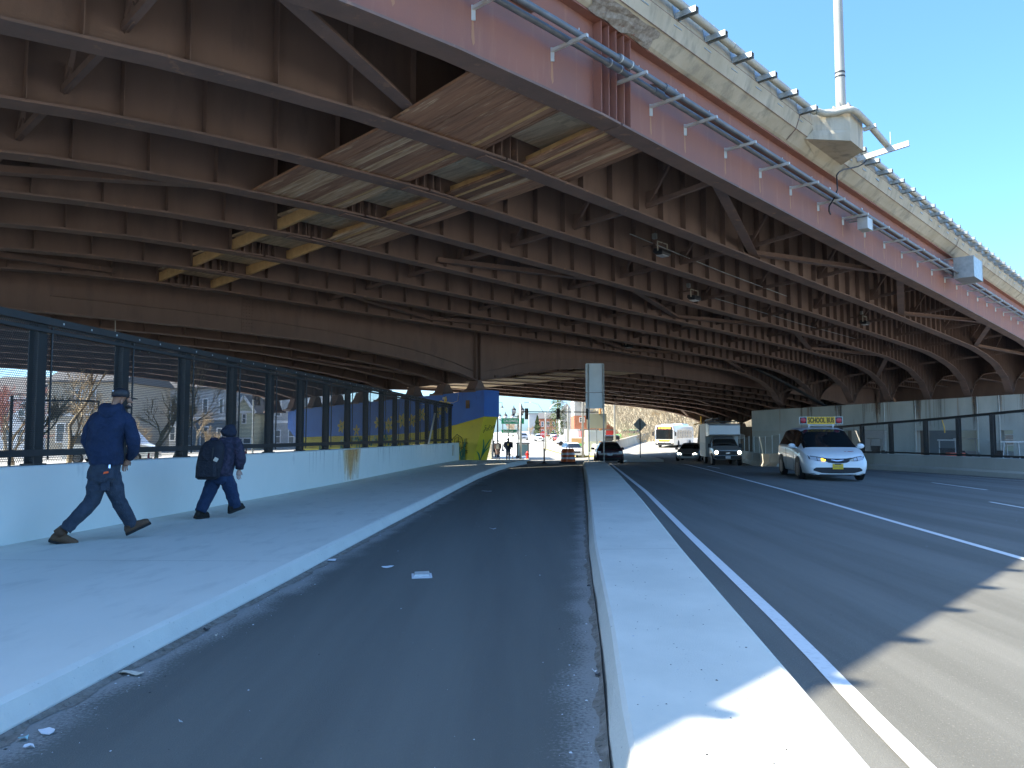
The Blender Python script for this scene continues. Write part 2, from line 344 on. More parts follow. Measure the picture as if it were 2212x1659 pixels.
# ---------------------------------------------------------------- terrain
BASE = [(-60,0),(30,0),(37,-.01),(44,-.2),(50,-.42),(64,-.73),(75,-.98),(95,-1.16),(130,-.95),(185,.15),(250,1.1),(350,2.4),(600,4.5)]
RAMP = [(40,-.2),(64,-.63),(80,-.52),(95,-.3),(103,-.12),(117,.5),(135,1.15),(160,2.1),(220,4.5),(600,6)]
def gz(x, y):
    b = smooth_interp(BASE, y)
    b -= max(0., min(14., x-8.))*.027*(1-sstep(50, 66, y))
    if y > 40:
        e = .1*y; b = lerp(b, smooth_interp(RAMP, y), sstep(e-.2, e+3., x)*sstep(50, 66, y))
    w = sstep(-7.5, -11, x)
    return lerp(b, -.35+.004*max(0, y-40), w)
def sheet(name, L, Rr, ys, dz, m, nx=2, lab=None, crown=0):
    """a strip of surface between the polylines L and Rr, both (Y, X) lists"""
    mb = MB(); vs = []
    for y in ys:
        a = interp(L, y); b = interp(Rr, y)
        for i in range(nx+1):
            x = lerp(a, b, i/nx); vs.append((x, y, gz(x, y)+dz))
    fs = [(j*(nx+1)+i, j*(nx+1)+i+1, (j+1)*(nx+1)+i+1, (j+1)*(nx+1)+i) for j in range(len(ys)-1) for i in range(nx)]
    mb.add(vs, fs); o = mb.build(name, m, fix=False); return tag(o, kind='structure')
def fr(a, b, st):
    n = max(1, int(round((b-a)/st))); return [a+(b-a)*i/n for i in range(n+1)]
# ground to the horizon
mb = MB(); xs = [-1500,-600,-300,-160,-90,-60,-40,-25,-14,-11,-10,-9,-8,-7,-4,0,3,6,9,11,13,15,17,19,22,26,32,40,55,80,120,200,400,1500]; ys = [-300,-60,-20,0,15,25,30,35,40,44,48,52,56,60,64,68,75,85,95,103,110,117,125,135,150,170,200,250,320,420,600,1500]
vs = [(x, y, gz(x, y)-.09) for y in ys for x in xs]; n = len(xs)
mb.add(vs, [(j*n+i, j*n+i+1, (j+1)*n+i+1, (j+1)*n+i) for j in range(len(ys)-1) for i in range(n-1)])
tag(mb.build('ground', M['earth'], fix=False), kind='structure')
def wx_(y): return interp(WB, y)
# kerb / lane lines, as (Y, X)
KL = [(-6,-2.75),(3.5,-2.38),(5.1,-2.29),(7.5,-2.13),(9,-2.05),(11.9,-1.88),(15.2,-1.67),(19.9,-1.4),(24.6,-1.08),(27.5,-.8),(30.5,-.5),(33.7,-.1),(36,.28),(38.5,.76)]
LR = [(-6,-.2),(3.37,.41),(5.2,.58),(9.1,.89),(14.8,1.42),(24,2.25),(37.5,3.42),(40,3.6)]
MR = [(-6,.7),(3.0,1.38),(4.76,1.55),(8.5,1.89),(15.1,2.56),(24,3.4),(32.4,4.12),(37.5,4.5),(40,4.4)]
WB = [(-6,-6.6),(8.85,-5.82),(22.2,-4.33),(30,-3.5),(38.3,-2.62)]
RB = [(-20,27),(10,25),(24,22.0),(31.1,20.6),(35.4,19.2),(38.5,17.6),(45.4,16.1),(52,16.9),(60,18.0),(66,18.7),(80,20.4),(97,26.5),(115,34),(140,44)]
ys = fr(-6, 38.5, 1.5)
bl = sheet('bike_lane', KL, LR, fr(-6, 38.5, .75), 0, M['bike'], 14)
da = bl.data.attributes.new('dust', 'FLOAT', 'POINT')
for i, v in enumerate(bl.data.vertices):
    e0 = v.co.x-interp(KL, v.co.y); e1 = interp(LR, v.co.y)-v.co.x; da.data[i].value = max(0, 1-e0/.5)**1.2+max(0, 1-e1/.45)**1.3
ys = [-20,-10]+fr(-6, 70, 2)
sheet('main_road', [(-20,-.5),(-6,.7)]+MR[1:-1]+[(38,.5),(40,.5),(70,1.6)], [(q[0], q[1]) for q in RB], ys, 0, M['asphalt'], 14)
sheet('ramp_road', [(69.9,11.5),(70,11.6),(76,12.2),(86,12.4),(95,14),(108,18.2),(130,25.5),(150,33),(180,45)], [(69.9,17),(80,19.1),(97,26.7),(115,34.2),(140,44.2),(180,62)], fr(70,180,4), .004, M['street'], 6)
SL = [(60,1.6),(400,2.2)]; SR = [(60,9.9),(84,9.6),(100,9.6),(130,9.9),(160,10),(400,10.5)]
sheet('far_street', [(69.9,1.6),(400,2.2)], [(69.9,10),(84,9.6),(130,9.9),(400,10.5)], fr(70,130,4)+fr(138,400,12), .004, M['street'], 5)
sheet('forecourt_paving', [(69.9,10.0),(84,9.6),(100,9.7),(130,10),(200,10.4)], [(69.9,11.6),(76,12.15),(86,12.3),(95,13.3),(108,16),(130,22),(200,40)], fr(70,200,4), .012, M['concrete'], 5)
# the raised footway with its kerb, and the raised median: closed solids with bevelled kerbs
def raised(name, edge, other, h, ys, m, side, bev=.05, km=None):
    """edge: exposed kerb line (foot), top edge set back by bev; other: far line"""
    mb = MB(); vs = []
    for y in ys:
        e = interp(edge, y); o = interp(other, y); g = gz(e, y)
        hh = h + .05*sstep(18, 34, y) if name == 'footway' else h
        z = g+hh
        vs += [(e, y, g-.1), (e+side*.012, y, g+.03), (e+side*bev*1.0, y, z-.02), (e+side*bev*1.6, y, z), (e+side*.2, y, z+.002), (o, y, z)]
    n = 6
    for j in range(len(ys)-1):
        for i in range(n-1):
            mb.add([], []); mb.f.append((j*n+i, j*n+i+1, (j+1)*n+i+1, (j+1)*n+i)); mb.m.append(1 if i < 3 else 0)
    mb.v = vs
    return mb, n
mb, n = raised('footway', KL, WB, .15, fr(-6, 38.5, .75), None, -1, .06)
tag(mb.build('footway', [M['concrete'], M['kerb']], fix=False), kind='structure')
ys = fr(-6, 37.9, .75); mb = MB(); vs = []
for y in ys:
    a = interp(LR, y); b = interp(MR, y); g = gz(a, y)
    j = .006*math.sin(y*3.1)+.004*math.sin(y*7.7)
    vs += [(a+j, y, g-.1), (a+.02+j, y, g+.02), (a+.075, y, g+.135), (a+.1, y, g+.15), (b-.04, y, g+.15), (b-.012, y, g+.137), (b, y, g-.1)]
mb.v = vs; n = 7
for k in range(len(ys)-1):
    for i in range(n-1): mb.f.append((k*n+i, k*n+i+1, (k+1)*n+i+1, (k+1)*n+i)); mb.m.append(1 if i < 3 else 0)
k = (len(ys)-1)*n; mb.f.append(tuple(k+i for i in range(n))); mb.m.append(0)
tag(mb.build('median_kerb', [M['median'], M['kerb']], fix=False), kind='structure')
def joint(name, y, xa, xb, z, w=.008, skew=0.):
    mb = MB(); mb.add([(xa, y, z), (xb, y+skew, z), (xb, y+skew+w, z), (xa, y+w, z)], [(0,1,2,3)]); tag(mb.build(name, M['dirt'], fix=False), kind='structure')
for y in fr(8.6, 36, 4.5): x0 = interp(LR, y)+.12; x1 = interp(MR, y)-.05; joint('slab_joint', y, x0, x1, gz(x0, y)+.1525, .007, .06)
for y in fr(3.2, 36, 4.7):
    x0 = wx_(y)+.02; x1 = interp(KL, y)-.2; joint('slab_joint', y, x0, x1, gz(x1, y)+.1545+.05*sstep(18, 34, y), .006, -.1)
# crumbling dirt line in the gutters
def gutter(line, side, ys, name, w0, seed):
    rnd = random.Random(seed); mb = MB(); vs = []
    for y in ys:
        e = interp(line, y); w = w0*(.45+.3*math.sin(y*2.3+seed)*math.sin(y*5.1)+.25*math.sin(y*11.7)*math.sin(y*1.3)+.25*rnd.random())
        vs += [(e+side*-.005, y, gz(e, y)+.022), (e+side*w*.5, y, gz(e, y)+.007), (e+side*w, y, gz(e, y)+.0025)]
    for k in range(len(ys)-1):
        for i in range(2): mb.f.append((k*3+i, k*3+i+1, (k+1)*3+i+1, (k+1)*3+i)); mb.m.append(0)
    mb.v = vs; tag(mb.build(name, M['dirt'], fix=False), kind='stuff'); 
gutter(KL, 1, fr(2.8, 34, .05), 'gutter_dirt', .08, 3); gutter(LR, -1, fr(2.5, 34, .05), 'gutter_dirt', .06, 4)
# markings
def line(pts, w, z=.005, m='white', name='lane_marking', st=1.0, lab=None):
    """pts (Y, X) polyline"""
    ys_ = fr(pts[0][0], pts[-1][0], st); L = [(y, interp(pts, y)-w/2) for y in ys_]; R_ = [(y, interp(pts, y)+w/2) for y in ys_]
    return sheet(name, L, R_, ys_, z, M[m], 1)
line([(-6,1.1),(3.37,1.73),(5.5,1.99),(11.2,2.53),(19.4,3.35),(34.7,4.6),(40,5.05),(52,7.2),(64,9.6)], .11)
line([(-4,4.6),(8.9,5.83),(13.9,6.35),(19.7,6.99),(31.5,7.99),(38,8.55),(46,9.2)], .11)
for a, b in (([(9.5,9.6),(12,9.85)]), ([(14.6,10.2),(17.2,10.6)]), ([(22.0,13.5),(25.6,13.9)]), ([(29.5,13.0),(32.5,12.8)]), ([(33.5,9.0),(36,9.1)])): line([a, b], .1)
line([(12,21.8),(24,20.9),(28.1,19.4),(33.3,18.1),(38.2,16.1),(45,14.1)], .09, m='white')
line([(64,12.1),(69,12.6),(76,12.7),(84,12.9),(88,13.3),(95,14.9),(108,19.0),(130,26.4)], .16)
line([(64,15.6),(72,16.8),(80,18.2),(86,20.5),(96,25)], .16, m='yellow_line')
for a, b in (([(76,15.6),(79,15.9)]), ([(84,15.9),(88,17.3)]), ([(94,19.2),(98,20.8)])): line([a, b], .14, z=.012)
for a, b in (([(72,5.6),(86,4.8)]), ([(74,4.2),(84,3.4)]), ([(92,5.2),(104,5.1)]), ([(112,5.3),(122,5.3)]), ([(140,5.6),(150,5.6)])): line([a, b], .14, z=.012, st=2)
for xx in (2.4, 3.1, 3.8, 4.5, 5.2): 
    line([(67.2, xx), (69.4, xx+.05)], .34, z=.012)
# the kerbed islands
def island(name, poly, h, m, km, lab=None):
    mb = MB(); n = len(poly); c = (sum(p[0] for p in poly)/n, sum(p[1] for p in poly)/n)
    out = [(x, y, gz(x, y)-.1) for x, y in poly]; mid = [(x, y, gz(x, y)+h) for x, y in poly]
    inn = [(lerp(x, c[0], .12), lerp(y, c[1], .05), gz(x, y)+h+.004) for x, y in poly]
    mb.add(out+mid, [(i, (i+1)%n, n+(i+1)%n, n+i) for i in range(n)], 1); mb.add(mid+inn, [(i, (i+1)%n, n+(i+1)%n, n+i) for i in range(n)], 1); mb.add(inn, [tuple(range(n))], 0)
    tag(mb.build(name, [m, km], fix=False), kind='structure')
island('street_island', [(5.4,131),(6.0,118),(6.7,103),(7.7,90),(9.2,84),(9.4,100),(9.3,120),(8.6,135)], .16, M['concrete'], M['yellow_line'])
island('sign_island', [(8.6,58),(8.3,61),(8.8,66),(10,72),(11.4,78),(11.8,72),(12.2,66),(11.6,59)], .16, M['median'], M['kerb'])
# footway beyond the bridge on the left, and the side-street paving beyond the wall
sheet('far_footway', [(38.6,-8),(60,-8),(400,-8)], [(38.6,.6),(60,1.5),(400,2.1)], fr(38.6,130,4)+fr(140,400,20), .13, M['concrete'], 5)
sheet('side_street', [(-10,-90),(200,-90)], [(-10,-12),(40,-12),(200,-12)], fr(-10,200,10), .0, M['street'], 4)
# litter
def scrap(x, y, w, l, rz, m, lab, name='paper_scrap', cat='litter', z=None, thick=.004, grp=None, curl=.02):
    mb = MB(); rnd = random.Random(int(x*1000+y*77)); n = 7; pts = []
    for i in range(n):
        a = 2*math.pi*i/n; r = .75+.5*rnd.random(); pts.append(Vector((math.cos(a)*w/2*r, math.sin(a)*l/2*r, thick+rnd.random()*curl)))
    mb.add([Vector((0,0,thick+curl*.3))]+pts+[p-Vector((0,0,thick)) for p in pts], [(0, i+1, (i+1)%n+1) for i in range(n)]+[(i+1, n+1+i, n+1+(i+1)%n, (i+1)%n+1) for i in range(n)])
    o = mb.build(name, m); o.location = (x, y, (gz(x, y) if z is None else z)+.003); o.rotation_euler = (0, 0, rz); return tag(o, lab, cat, grp)
p = ray(911, 1246); Y = -CAM_H/p[1]
t = thing('flattened_box', 'crumpled silver flattened carton lying in the middle of the bike lane', 'litter', (p[0]*Y, Y, .004), R(8))
mb = MB(); mb.box(-.1,.1,-.11,.11,0,.012); mb.build('carton_base', M['paper'], t)
mb = MB(); mb.loft([[(-.075*s,-.08*s,.013+k),(.075*s,-.08*s,.013+k),(.08*s,.08*s,.02+k),(-.075*s,.08*s,.016+k)] for s, k in ((1,0),(.9,.02))]); mb.build('carton_lid', M['galvl'], t)
for px, py, w, l, m, lab in ((102,1586,.1,.035,'paper','long folded white paper strip in the gutter, bottom left corner'), (1065,1144,.12,.07,'paper','small white paper scrap far up the bike lane'), (838,1227,.12,.05,'paper','pale flat scrap left of the flattened carton'), (50,1600,.06,.05,'teal','small blue wrapper among the gutter litter, bottom left corner'),
    (62,1618,.05,.025,'paper','small torn white paper at the bottom left corner below the folded strip'), (282,1458,.2,.07,'cream','pale crushed cup lid against the left kerb'), (446,1363,.06,.04,'black','black rag scrap against the left kerb'), (1291,1461,.035,.035,'black','black bottle cap beside the median kerb'), (1284,1455,.04,.012,'paper','white cigarette stub by the black bottle cap'),
    (1272,1268,.03,.03,'black','small black cap beside the median kerb, farther than the other'), (390,1566,.03,.018,'paper','lone white paper chip on the bike lane near the bottom left'), (1052,1062,.3,.15,'paper','white litter near the far left kerb bend'), (1040,1049,.4,.2,'dirt','dark leaf pile at the kerb bend on the bike lane'), (715,1213,.14,.08,'paper','pale scrap against the kerb, left of the lane'), (467,1375,.03,.02,'cream','cream chip by the black rag scrap')):
    h = ray(px, py); Y = -CAM_H/h[1]; scrap(h[0]*Y, Y, w, l, random.uniform(-1,1), M[m], lab)
# scattered chips and grit: nobody could count it
mb = MB(); rnd = random.Random(5)
for i in range(1300):
    y = 2.6+rnd.random()**1.8*28; e = rnd.random()
    if e < .4: x = interp(KL, y)+abs(rnd.gauss(0, .16))
    elif e < .65: x = interp(LR, y)-abs(rnd.gauss(0, .14))
    elif e < .8: x = lerp(interp(KL, y), interp(LR, y), rnd.random())
    elif e < .9: x = interp(LR, y)+.15+rnd.random()*(interp(MR, y)-interp(LR, y)-.2)
    else: x = 2.2+rnd.random()*7
    z = gz(x, y)+(.152 if interp(LR, y) < x < interp(MR, y) else .002); s = .002+.007*rnd.random()**4
    mb.add([(x-s, y-s*.6, z), (x+s*.8, y-s, z), (x+s*.6, y+s, z), (x-s, y+s*.7, z), (x, y, z+s*.6)], [(0,1,4),(1,2,4),(2,3,4),(3,0,4)], rnd.choice((0,0,1,2)))
for i in range(170):
    y = 3+rnd.random()**1.6*14; x = interp(LR, y)+.12+rnd.random()*(interp(MR, y)-interp(LR, y)-.2); z = gz(x, y)+.1525; s = .002+.005*rnd.random()**3
    mb.add([(x-s, y-s*.6, z), (x+s*.8, y-s, z), (x+s*.6, y+s, z), (x-s, y+s*.7, z), (x, y, z+s*.5)], [(0,1,4),(1,2,4),(2,3,4),(3,0,4)], 2)
tag(mb.build('grit', [M['paper'], M['dirt'], M['black']], fix=False), kind='stuff')

# ---------------------------------------------------------------- left retaining wall and its screen fence
def wall_pt(t): return Vector((lerp(-5.82, -4.33, t), lerp(8.85, 22.2, t), 0))
def wx(y): return interp(WB, y)
ysw = [-6, 0, 8.85, 12, 16, 22.2, 26, 30, 34, 38.3]
mb = MB(); rings = []
for y in ysw:
    x = wx(y); rings.append([(x,y,.1),(x,y,1.02),(x-.02,y,1.04),(x-.32,y,1.04),(x-.34,y,1.02),(x-.34,y,-.6)])
mb.loft(rings); t = thing('retaining_wall', 'low pale blue-white concrete wall along the left footway under the mesh fence', 'wall', (wx(8), 8, 0), world=True)
mb.build('wall_body', M['wallpaint'], t)
mb = MB(); rnd = random.Random(31)
for k in range(20):
    y = rnd.gauss(21.4, .36); w = rnd.uniform(.06, .3); zl = .18 if rnd.random() < .6 else rnd.uniform(.25, .8); o_ = .003+k*.0004
    mb.add([(wx(y-w)+o_, y-w, 1.02), (wx(y+w)+o_, y+w, 1.02), (wx(y)+o_, y+w*.7, lerp(1.02, zl, .6)), (wx(y)+o_, y+w*.35, zl), (wx(y)+o_, y-w*.35, zl+.02), (wx(y)+o_, y-w*.75, lerp(1.02, zl, .55))], [(0,1,2,3,4,5)], 1 if rnd.random() < .18 else 0)
mb.build('rust_stain', [M['stain'], M['stainr']], t, fix=False)
mb = MB(); o_ = 0
for k in range(70):
    y = rnd.uniform(18, 37); w = rnd.uniform(.01, .035); zl = rnd.uniform(.2, .95); o_ += .00005
    mb.add([(wx(y-w)+.002+o_, y-w, 1.02), (wx(y+w)+.002+o_, y+w, 1.02), (wx(y)+.002+o_, y+w*.3, zl), (wx(y)+.002+o_, y-w*.2, zl)], [(0,1,2,3)])
mb.build('drip_marks', alphamat('grey_drip', (.4,.42,.42), .16), t, fix=False)
mb = MB(); mb.box(wx(36.5)-.01, wx(36.5)+.05, 36.3, 36.75, .45, .95); mb.build('vent_grille', M['cream'], t)
tf = thing('mesh_fence', 'dark slate fence of perforated metal mesh on the left retaining wall', 'fence', (wx(8)-.17, 8, 1.04), world=True)
FT, FB = 2.83, 1.06
py = [4.45+1.70*i for i in range(20)]; FEND = py[-1]+.1
def hexpanel(name, pts, parent, hm='hex'):
    """upright panel through the plan points pts; UV in metres"""
    me = bpy.data.meshes.new(name); o0 = parent.location
    vs = []; uv = []; s = 0
    for i, (x, y, z0, z1) in enumerate(pts):
        if i: s += math.hypot(x-pts[i-1][0], y-pts[i-1][1])
        vs += [Vector((x, y, z0))-o0, Vector((x, y, z1))-o0]; uv += [(s, z0), (s, z1)]
    me.from_pydata(vs, [], [(2*i, 2*i+2, 2*i+3, 2*i+1) for i in range(len(pts)-1)])
    u = me.uv_layers.new(name='UVMap')
    for l in me.loops: u.data[l.index].uv = uv[l.vertex_index]
    me.materials.append(M[hm]); o = bpy.data.objects.new(name, me); col.objects.link(o); o.parent = parent; return o
def fx(y): return wx(y)-.17
for i, y in enumerate(py):
    x = fx(y); dx = (fx(y+1)-fx(y)); u = Vector((dx, 1, 0)).normalized(); nrm = Vector((u.y, -u.x, 0))
    c = Vector((x, y, 0)); T = Matrix.Translation(c) @ Matrix(((u.x, nrm.x, 0, 0), (u.y, nrm.y, 0, 0), (0, 0, 1, 0), (0, 0, 0, 1)))
    mb = MB()      # wide-flange post: two flanges and a web, with base plate
    mb.box(-.075,.075,-.075,-.062,FB,FT,0,T); mb.box(-.075,.075,.05,.062,FB,FT,0,T); mb.box(-.006,.006,-.06,.05,FB,FT,0,T); mb.box(-.11,.11,-.1,.09,1.04,1.062,0,T)
    mb.build('post', M['fence'], tf)
    if i < len(py)-1:
        y2 = py[i+1]; ps = [(fx(q)+.085, q, FB+.02, FT-.03) for q in (y+.0, (y+y2)/2, y2-.0)]
        if y > 6: hexpanel('mesh_panel', ps, tf)
        mb = MB()
        for q in (y+.1,): mb.tube([(fx(q)+.1, q, FB+.05), (fx(q)+.1, q, FT-.06)], .014, 6)
        mb.build('panel_edge', M['fence'], tf)
mb = MB()
def rail(z0, z1, w, off=0):
    rings = []
    for y in [py[0]-1.6]+[q for q in py if q > 5]+[FEND]:
        x = fx(y)+off; rings.append([(x-w,y,z0),(x+w,y,z0),(x+w,y,z1),(x-w,y,z1)])
    m_ = MB(); m_.loft(rings); return m_
rail(FT-.04, FT+.05, .1, .02).build('top_rail', M['fence'], tf); rail(FB+.09, FB+.17, .02, .1).build('bottom_rail', M['fence'], tf); rail(FT-.14, FT-.1, .018, .1).build('upper_rail', M['fence'], tf)
mb = MB()
for y in fr(6, 36, .55): mb.box(fx(y)+.12, fx(y)+.126, y-.012, y+.012, FT-.01, FT+.014)
mb.build('rail_bolts', M['galvl'], tf)
# the loose pole leaning on the fence
o = MB().tube([(fx(31)+.25, 30.6, 1.05), (fx(32)+.22, 32.3, 2.32)], .035, 8).build('leaning_pole', M['cream'], smooth=True); tag(o, 'pale pole leaning against the far end of the left mesh fence', 'pole')
# ---------------------------------------------------------------- the bridge frame: s along the girders, d across them
TT = .92; NN = math.hypot(TT, 1); AX, AY = TT/NN, 1/NN
def bf(s, d, z): return Vector((AX*s-AY*d, AY*s+AX*d, z))
def sray(x, y, d):
    r, h = ray(x, y); s = d*(AY+AX*r)/(AX-AY*r); Y = AY*s+AX*d; return s, h*Y+CAM_H
WG = 2.4
PROF = [(-40,-1.6),(-25,-2.6),(-12,-1.5),(-4,-1.1),(2.5,-.66),(4.3,-.42),(5.8,-.27),(7.7,-.13),(11.4,0),(17.6,-.06),(28.7,-.17),(34.9,-.2),(45.3,-.33),(52.4,-.44),(55.6,-.64),(58.7,-.98),(61.5,-1.7),(63.1,-2.82),(64.7,-1.7),(67.5,-.98),(73,-.5),(90,-.3)]
def sfoot(j): return 63.3-.85*(j-1) if j >= 1 else 64.3
def hinge(j): return 11.35 if j else 12.0
def gd(j): return (3.5+j)*WG
def zb(j, s):
    h = 7.38 if j == 0 else 7.12-.122*(j-1)
    sf = sfoot(j); q = s
    if s > 45: q = 45+(s-45)*(63.1-45)/(sf-45)
    return h+interp(PROF, q)
def ztop(j, s):
    h = 7.38 if j == 0 else 7.12-.122*(j-1)
    return h+1.8-.0045*(s-11)
def hprism(mb, s0, s1, d0, d1, zf0, zf1, m=0, step=2.0, extra=()):
    """solid between d0..d1 along s with bottom zf0(s), top zf1(s)"""
    ss = sorted(set([round(q, 3) for q in fr(s0, s1, step)]+[q for q in extra if s0 < q < s1])); rings = []
    for s in ss: rings.append([bf(s,d0,zf0(s)), bf(s,d1,zf0(s)), bf(s,d1,zf1(s)), bf(s,d0,zf1(s))])
    mb.loft(rings, m); return mb
t1 = thing('near_bridge', 'rusty brown steel girder overpass with concrete parapet crossing over the road', 'bridge', bf(61, 17, 0), world=True)
EXT = [round(x, 2) for x in fr(44, 72, .8)]+[2.5,4.3,5.8,7.7,11.4]
for j in range(8):
    d = gd(j); S0 = -16; S1 = 112; fm = M['fascia'] if j == 0 else M['steel']; hs = hinge(j)
    g = MB()
    for a, b in ((S0, hs-.03), (hs+.03, S1)):
        hprism(g, a, b, d-.012, d+.012, lambda s: zb(j, s), lambda s: ztop(j, s), 0, 2.0, EXT)
        hprism(g, a, b, d-.2, d+.2, lambda s: ztop(j, s), lambda s: ztop(j, s)+.04, 0, 4.0)
    # web stiffeners on the side towards the camera
    ss = []
    s = hs-1.0
    while s > -6: ss.append(s); s -= 1.4
    s = hs+1.5
    while s < 46: ss.append(s); s += 1.16 if s < 34 else .9
    while s < 100: ss.append(s); s += .75
    if j: 
        for s in ss: hprism(g, s-.008, s+.008, d-.17, d-.0125, lambda q: zb(j, q)+.03, lambda q: ztop(j, q)-.03, 0, 1)
        for s in ss[::1]:
            if j > 0: hprism(g, s-.008, s+.008, d+.0125, d+.12, lambda q: zb(j, q)+.03, lambda q: ztop(j, q)-.03, 0, 1)
    else:
        lg = MB()
        for a, b in ((-16, 9.6), (13.3, 112)):      # long horizontal stiffeners on the outer face
            hprism(lg, a, b, d-.19, d-.0125, lambda s: ztop(0, s)-.56, lambda s: ztop(0, s)-.53, 0, 4)
    go = g.build('girder', fm, t1)
    if j == 0: lg.build('long_stiffener', M['flange'], go, org=t1.location)  # darker flange steel paints in the ledge's shaded underside
    f = MB()
    for a, b in ((S0, hs-.03), (hs+.03, S1)): hprism(f, a, b, d-.22, d+.22, lambda s: zb(j, s)-.045, lambda s: zb(j, s), 0, 2.0, EXT)
    f.build('bottom_flange', M['flange'], go, org=t1.location)
    h = MB()                                        # hinge stiffener plates and splice plate
    for k in (-.62, -.38, -.14, .12, .34): hprism(h, hs+k-.01, hs+k+.01, d-.2, d-.0125, lambda s: zb(j, s)+.002, lambda s: ztop(j, s)-.02, 0, 1); hprism(h, hs+k-.01, hs+k+.01, d+.0125, d+.2, lambda s: zb(j, s)+.002, lambda s: ztop(j, s)-.02, 0, 1)
    if j: hprism(h, hs-.55, hs+.75, d-.14, d+.14, lambda s: zb(j, s)-.075, lambda s: zb(j, s)-.047, 0, 1)
    h.build('hinge_plates', M['flange'] if j else M['fascia'], go, org=t1.location)
    b_ = MB(); sf = sfoot(j); z0 = 4.33-.056*(d-10.8)-.12   # bearing shoe at the right pier
    hprism(b_, sf-.3, sf+.3, d-.25, d+.25, lambda s: z0, lambda s: zb(j, sf)-.03, 0, 1)
    b_.build('bearing', M['flange'], go, org=t1.location)
# deck slab and parapets
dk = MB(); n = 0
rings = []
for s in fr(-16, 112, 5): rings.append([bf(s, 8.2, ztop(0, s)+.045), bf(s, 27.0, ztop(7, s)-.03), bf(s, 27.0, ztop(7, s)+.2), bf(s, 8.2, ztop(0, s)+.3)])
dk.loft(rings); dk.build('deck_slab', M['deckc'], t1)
pr = MB(); rings = []
SEC = [(8.19,9.2),(8.12,9.24),(7.86,9.48),(7.75,9.80),(7.78,9.84),(7.83,10.2),(8.05,10.2),(8.19,9.7)]
for s in fr(-16, 112, 2.5): rings.append([bf(s, a, b-.0045*(s-11)+(.02*math.sin(s*1.7) if a > 8.1 and b < 9.3 else 0)) for a, b in SEC])
pr.loft(rings); pr.build('parapet', M['parapet'], t1)
jn = MB()                                            # joint seams between the parapet panels, and the two long shadow joints
for s in (3.6, 19.55, 36.2, 50.4, 63): 
    for a, b in zip(SEC[1:5], SEC[2:6]):
        p, q = bf(s, a[0]-.004, a[1]-.0045*(s-11)-.004), bf(s, b[0]-.004, b[1]-.0045*(s-11)-.004); jn.bar(p, q, .022, .012)
for k in (2, 4):
    a = SEC[k]; jn.tube([bf(s, a[0]-.003, a[1]-.0045*(s-11)-.003) for s in fr(-16, 84, 4)], .012, 4)
jn.build('panel_joints', M['flange'], t1)
sp = MB(); rnd = random.Random(3)                    # the spalled corner above the hinge
g = []
for i in range(9):
    for k in range(5):
        s = lerp(10.9, 12.9, i/8)+.1*rnd.random(); u = k/4; e = 1 if (0 < i < 8) else .2
        g.append(bf(s, lerp(8.19, 7.9, u)-.01-.04*rnd.random()*e, lerp(9.2, 9.44, u)-.01-.05*rnd.random()*e))
sp.add(g, [(i*5+k, i*5+k+1, (i+1)*5+k+1, (i+1)*5+k) for i in range(8) for k in range(4)])
sp.build('spalled_patch', M['spall'], t1, fix=False)
ft = MB()
hprism(ft, 26.5, 27.2, 0, 0, lambda s: 0, lambda s: 0) if 0 else None
rings = [[bf(s, 26.7, ztop(7, s)+.2), bf(s, 27.0, ztop(7, s)+.2), bf(s, 27.0, ztop(7, s)+.95), bf(s, 26.75, ztop(7, s)+.95)] for s in fr(-16, 112, 5)]
ft.loft(rings); ft.build('far_parapet', M['parapet'], t1)
# metal rail on the parapet
rl = MB(); rl.tube([bf(s, 8.0, 10.52-.0045*(s-11)) for s in fr(-16, 112, 3)], .075, 8)
for s in fr(-14.8, 110, 2.5): rl.bar(bf(s, 7.9, 10.2-.0045*(s-11)), bf(s, 7.9, 10.48-.0045*(s-11)), .06, .1)
rl.build('parapet_rail', M['galvl'], t1, smooth=40)
# cross frames between the girders
for s0 in (-3.1, 3.9, 16.9, 22.7, 28.5, 34.3, 40.1, 45.9, 51.7, 57.5):
    for j in range(7):
        d0, d1 = gd(j), gd(j+1); s = s0+.0*j
        c = MB(); zl = max(zb(j, s), zb(j+1, s))+.35; za = zb(j+1, s)+.32; zc = zb(j, s)+.32; zt = ztop(j, s)-.12
        c.bar(bf(s, d0+.02, zc), bf(s, d1-.02, za), .1, .12)
        mdp = (d0+d1)/2
        c.bar(bf(s, d1-.12, za+.1), bf(s, mdp, zt), .08, .09); c.bar(bf(s, d0+.12, zc+.1), bf(s, mdp, zt), .08, .09)
        for dd, zz, sg in ((d1, za, -1), (d0, zc, 1)):
            c.prism([bf(s-.005, dd+sg*.015, zz-.08), bf(s-.005, dd+sg*.34, zz-.06), bf(s-.005, dd+sg*.34, zz+.2), bf(s-.005, dd+sg*.2, zz+.38), bf(s-.005, dd+sg*.015, zz+.38)], Vector((AX, AY, 0))*.012)
        c.bar(bf(s, d0+.02, zt+.03), bf(s, d1-.02, zt+.03-.122), .09, .1)
        c.build('cross_frame', M['steel'], t1)
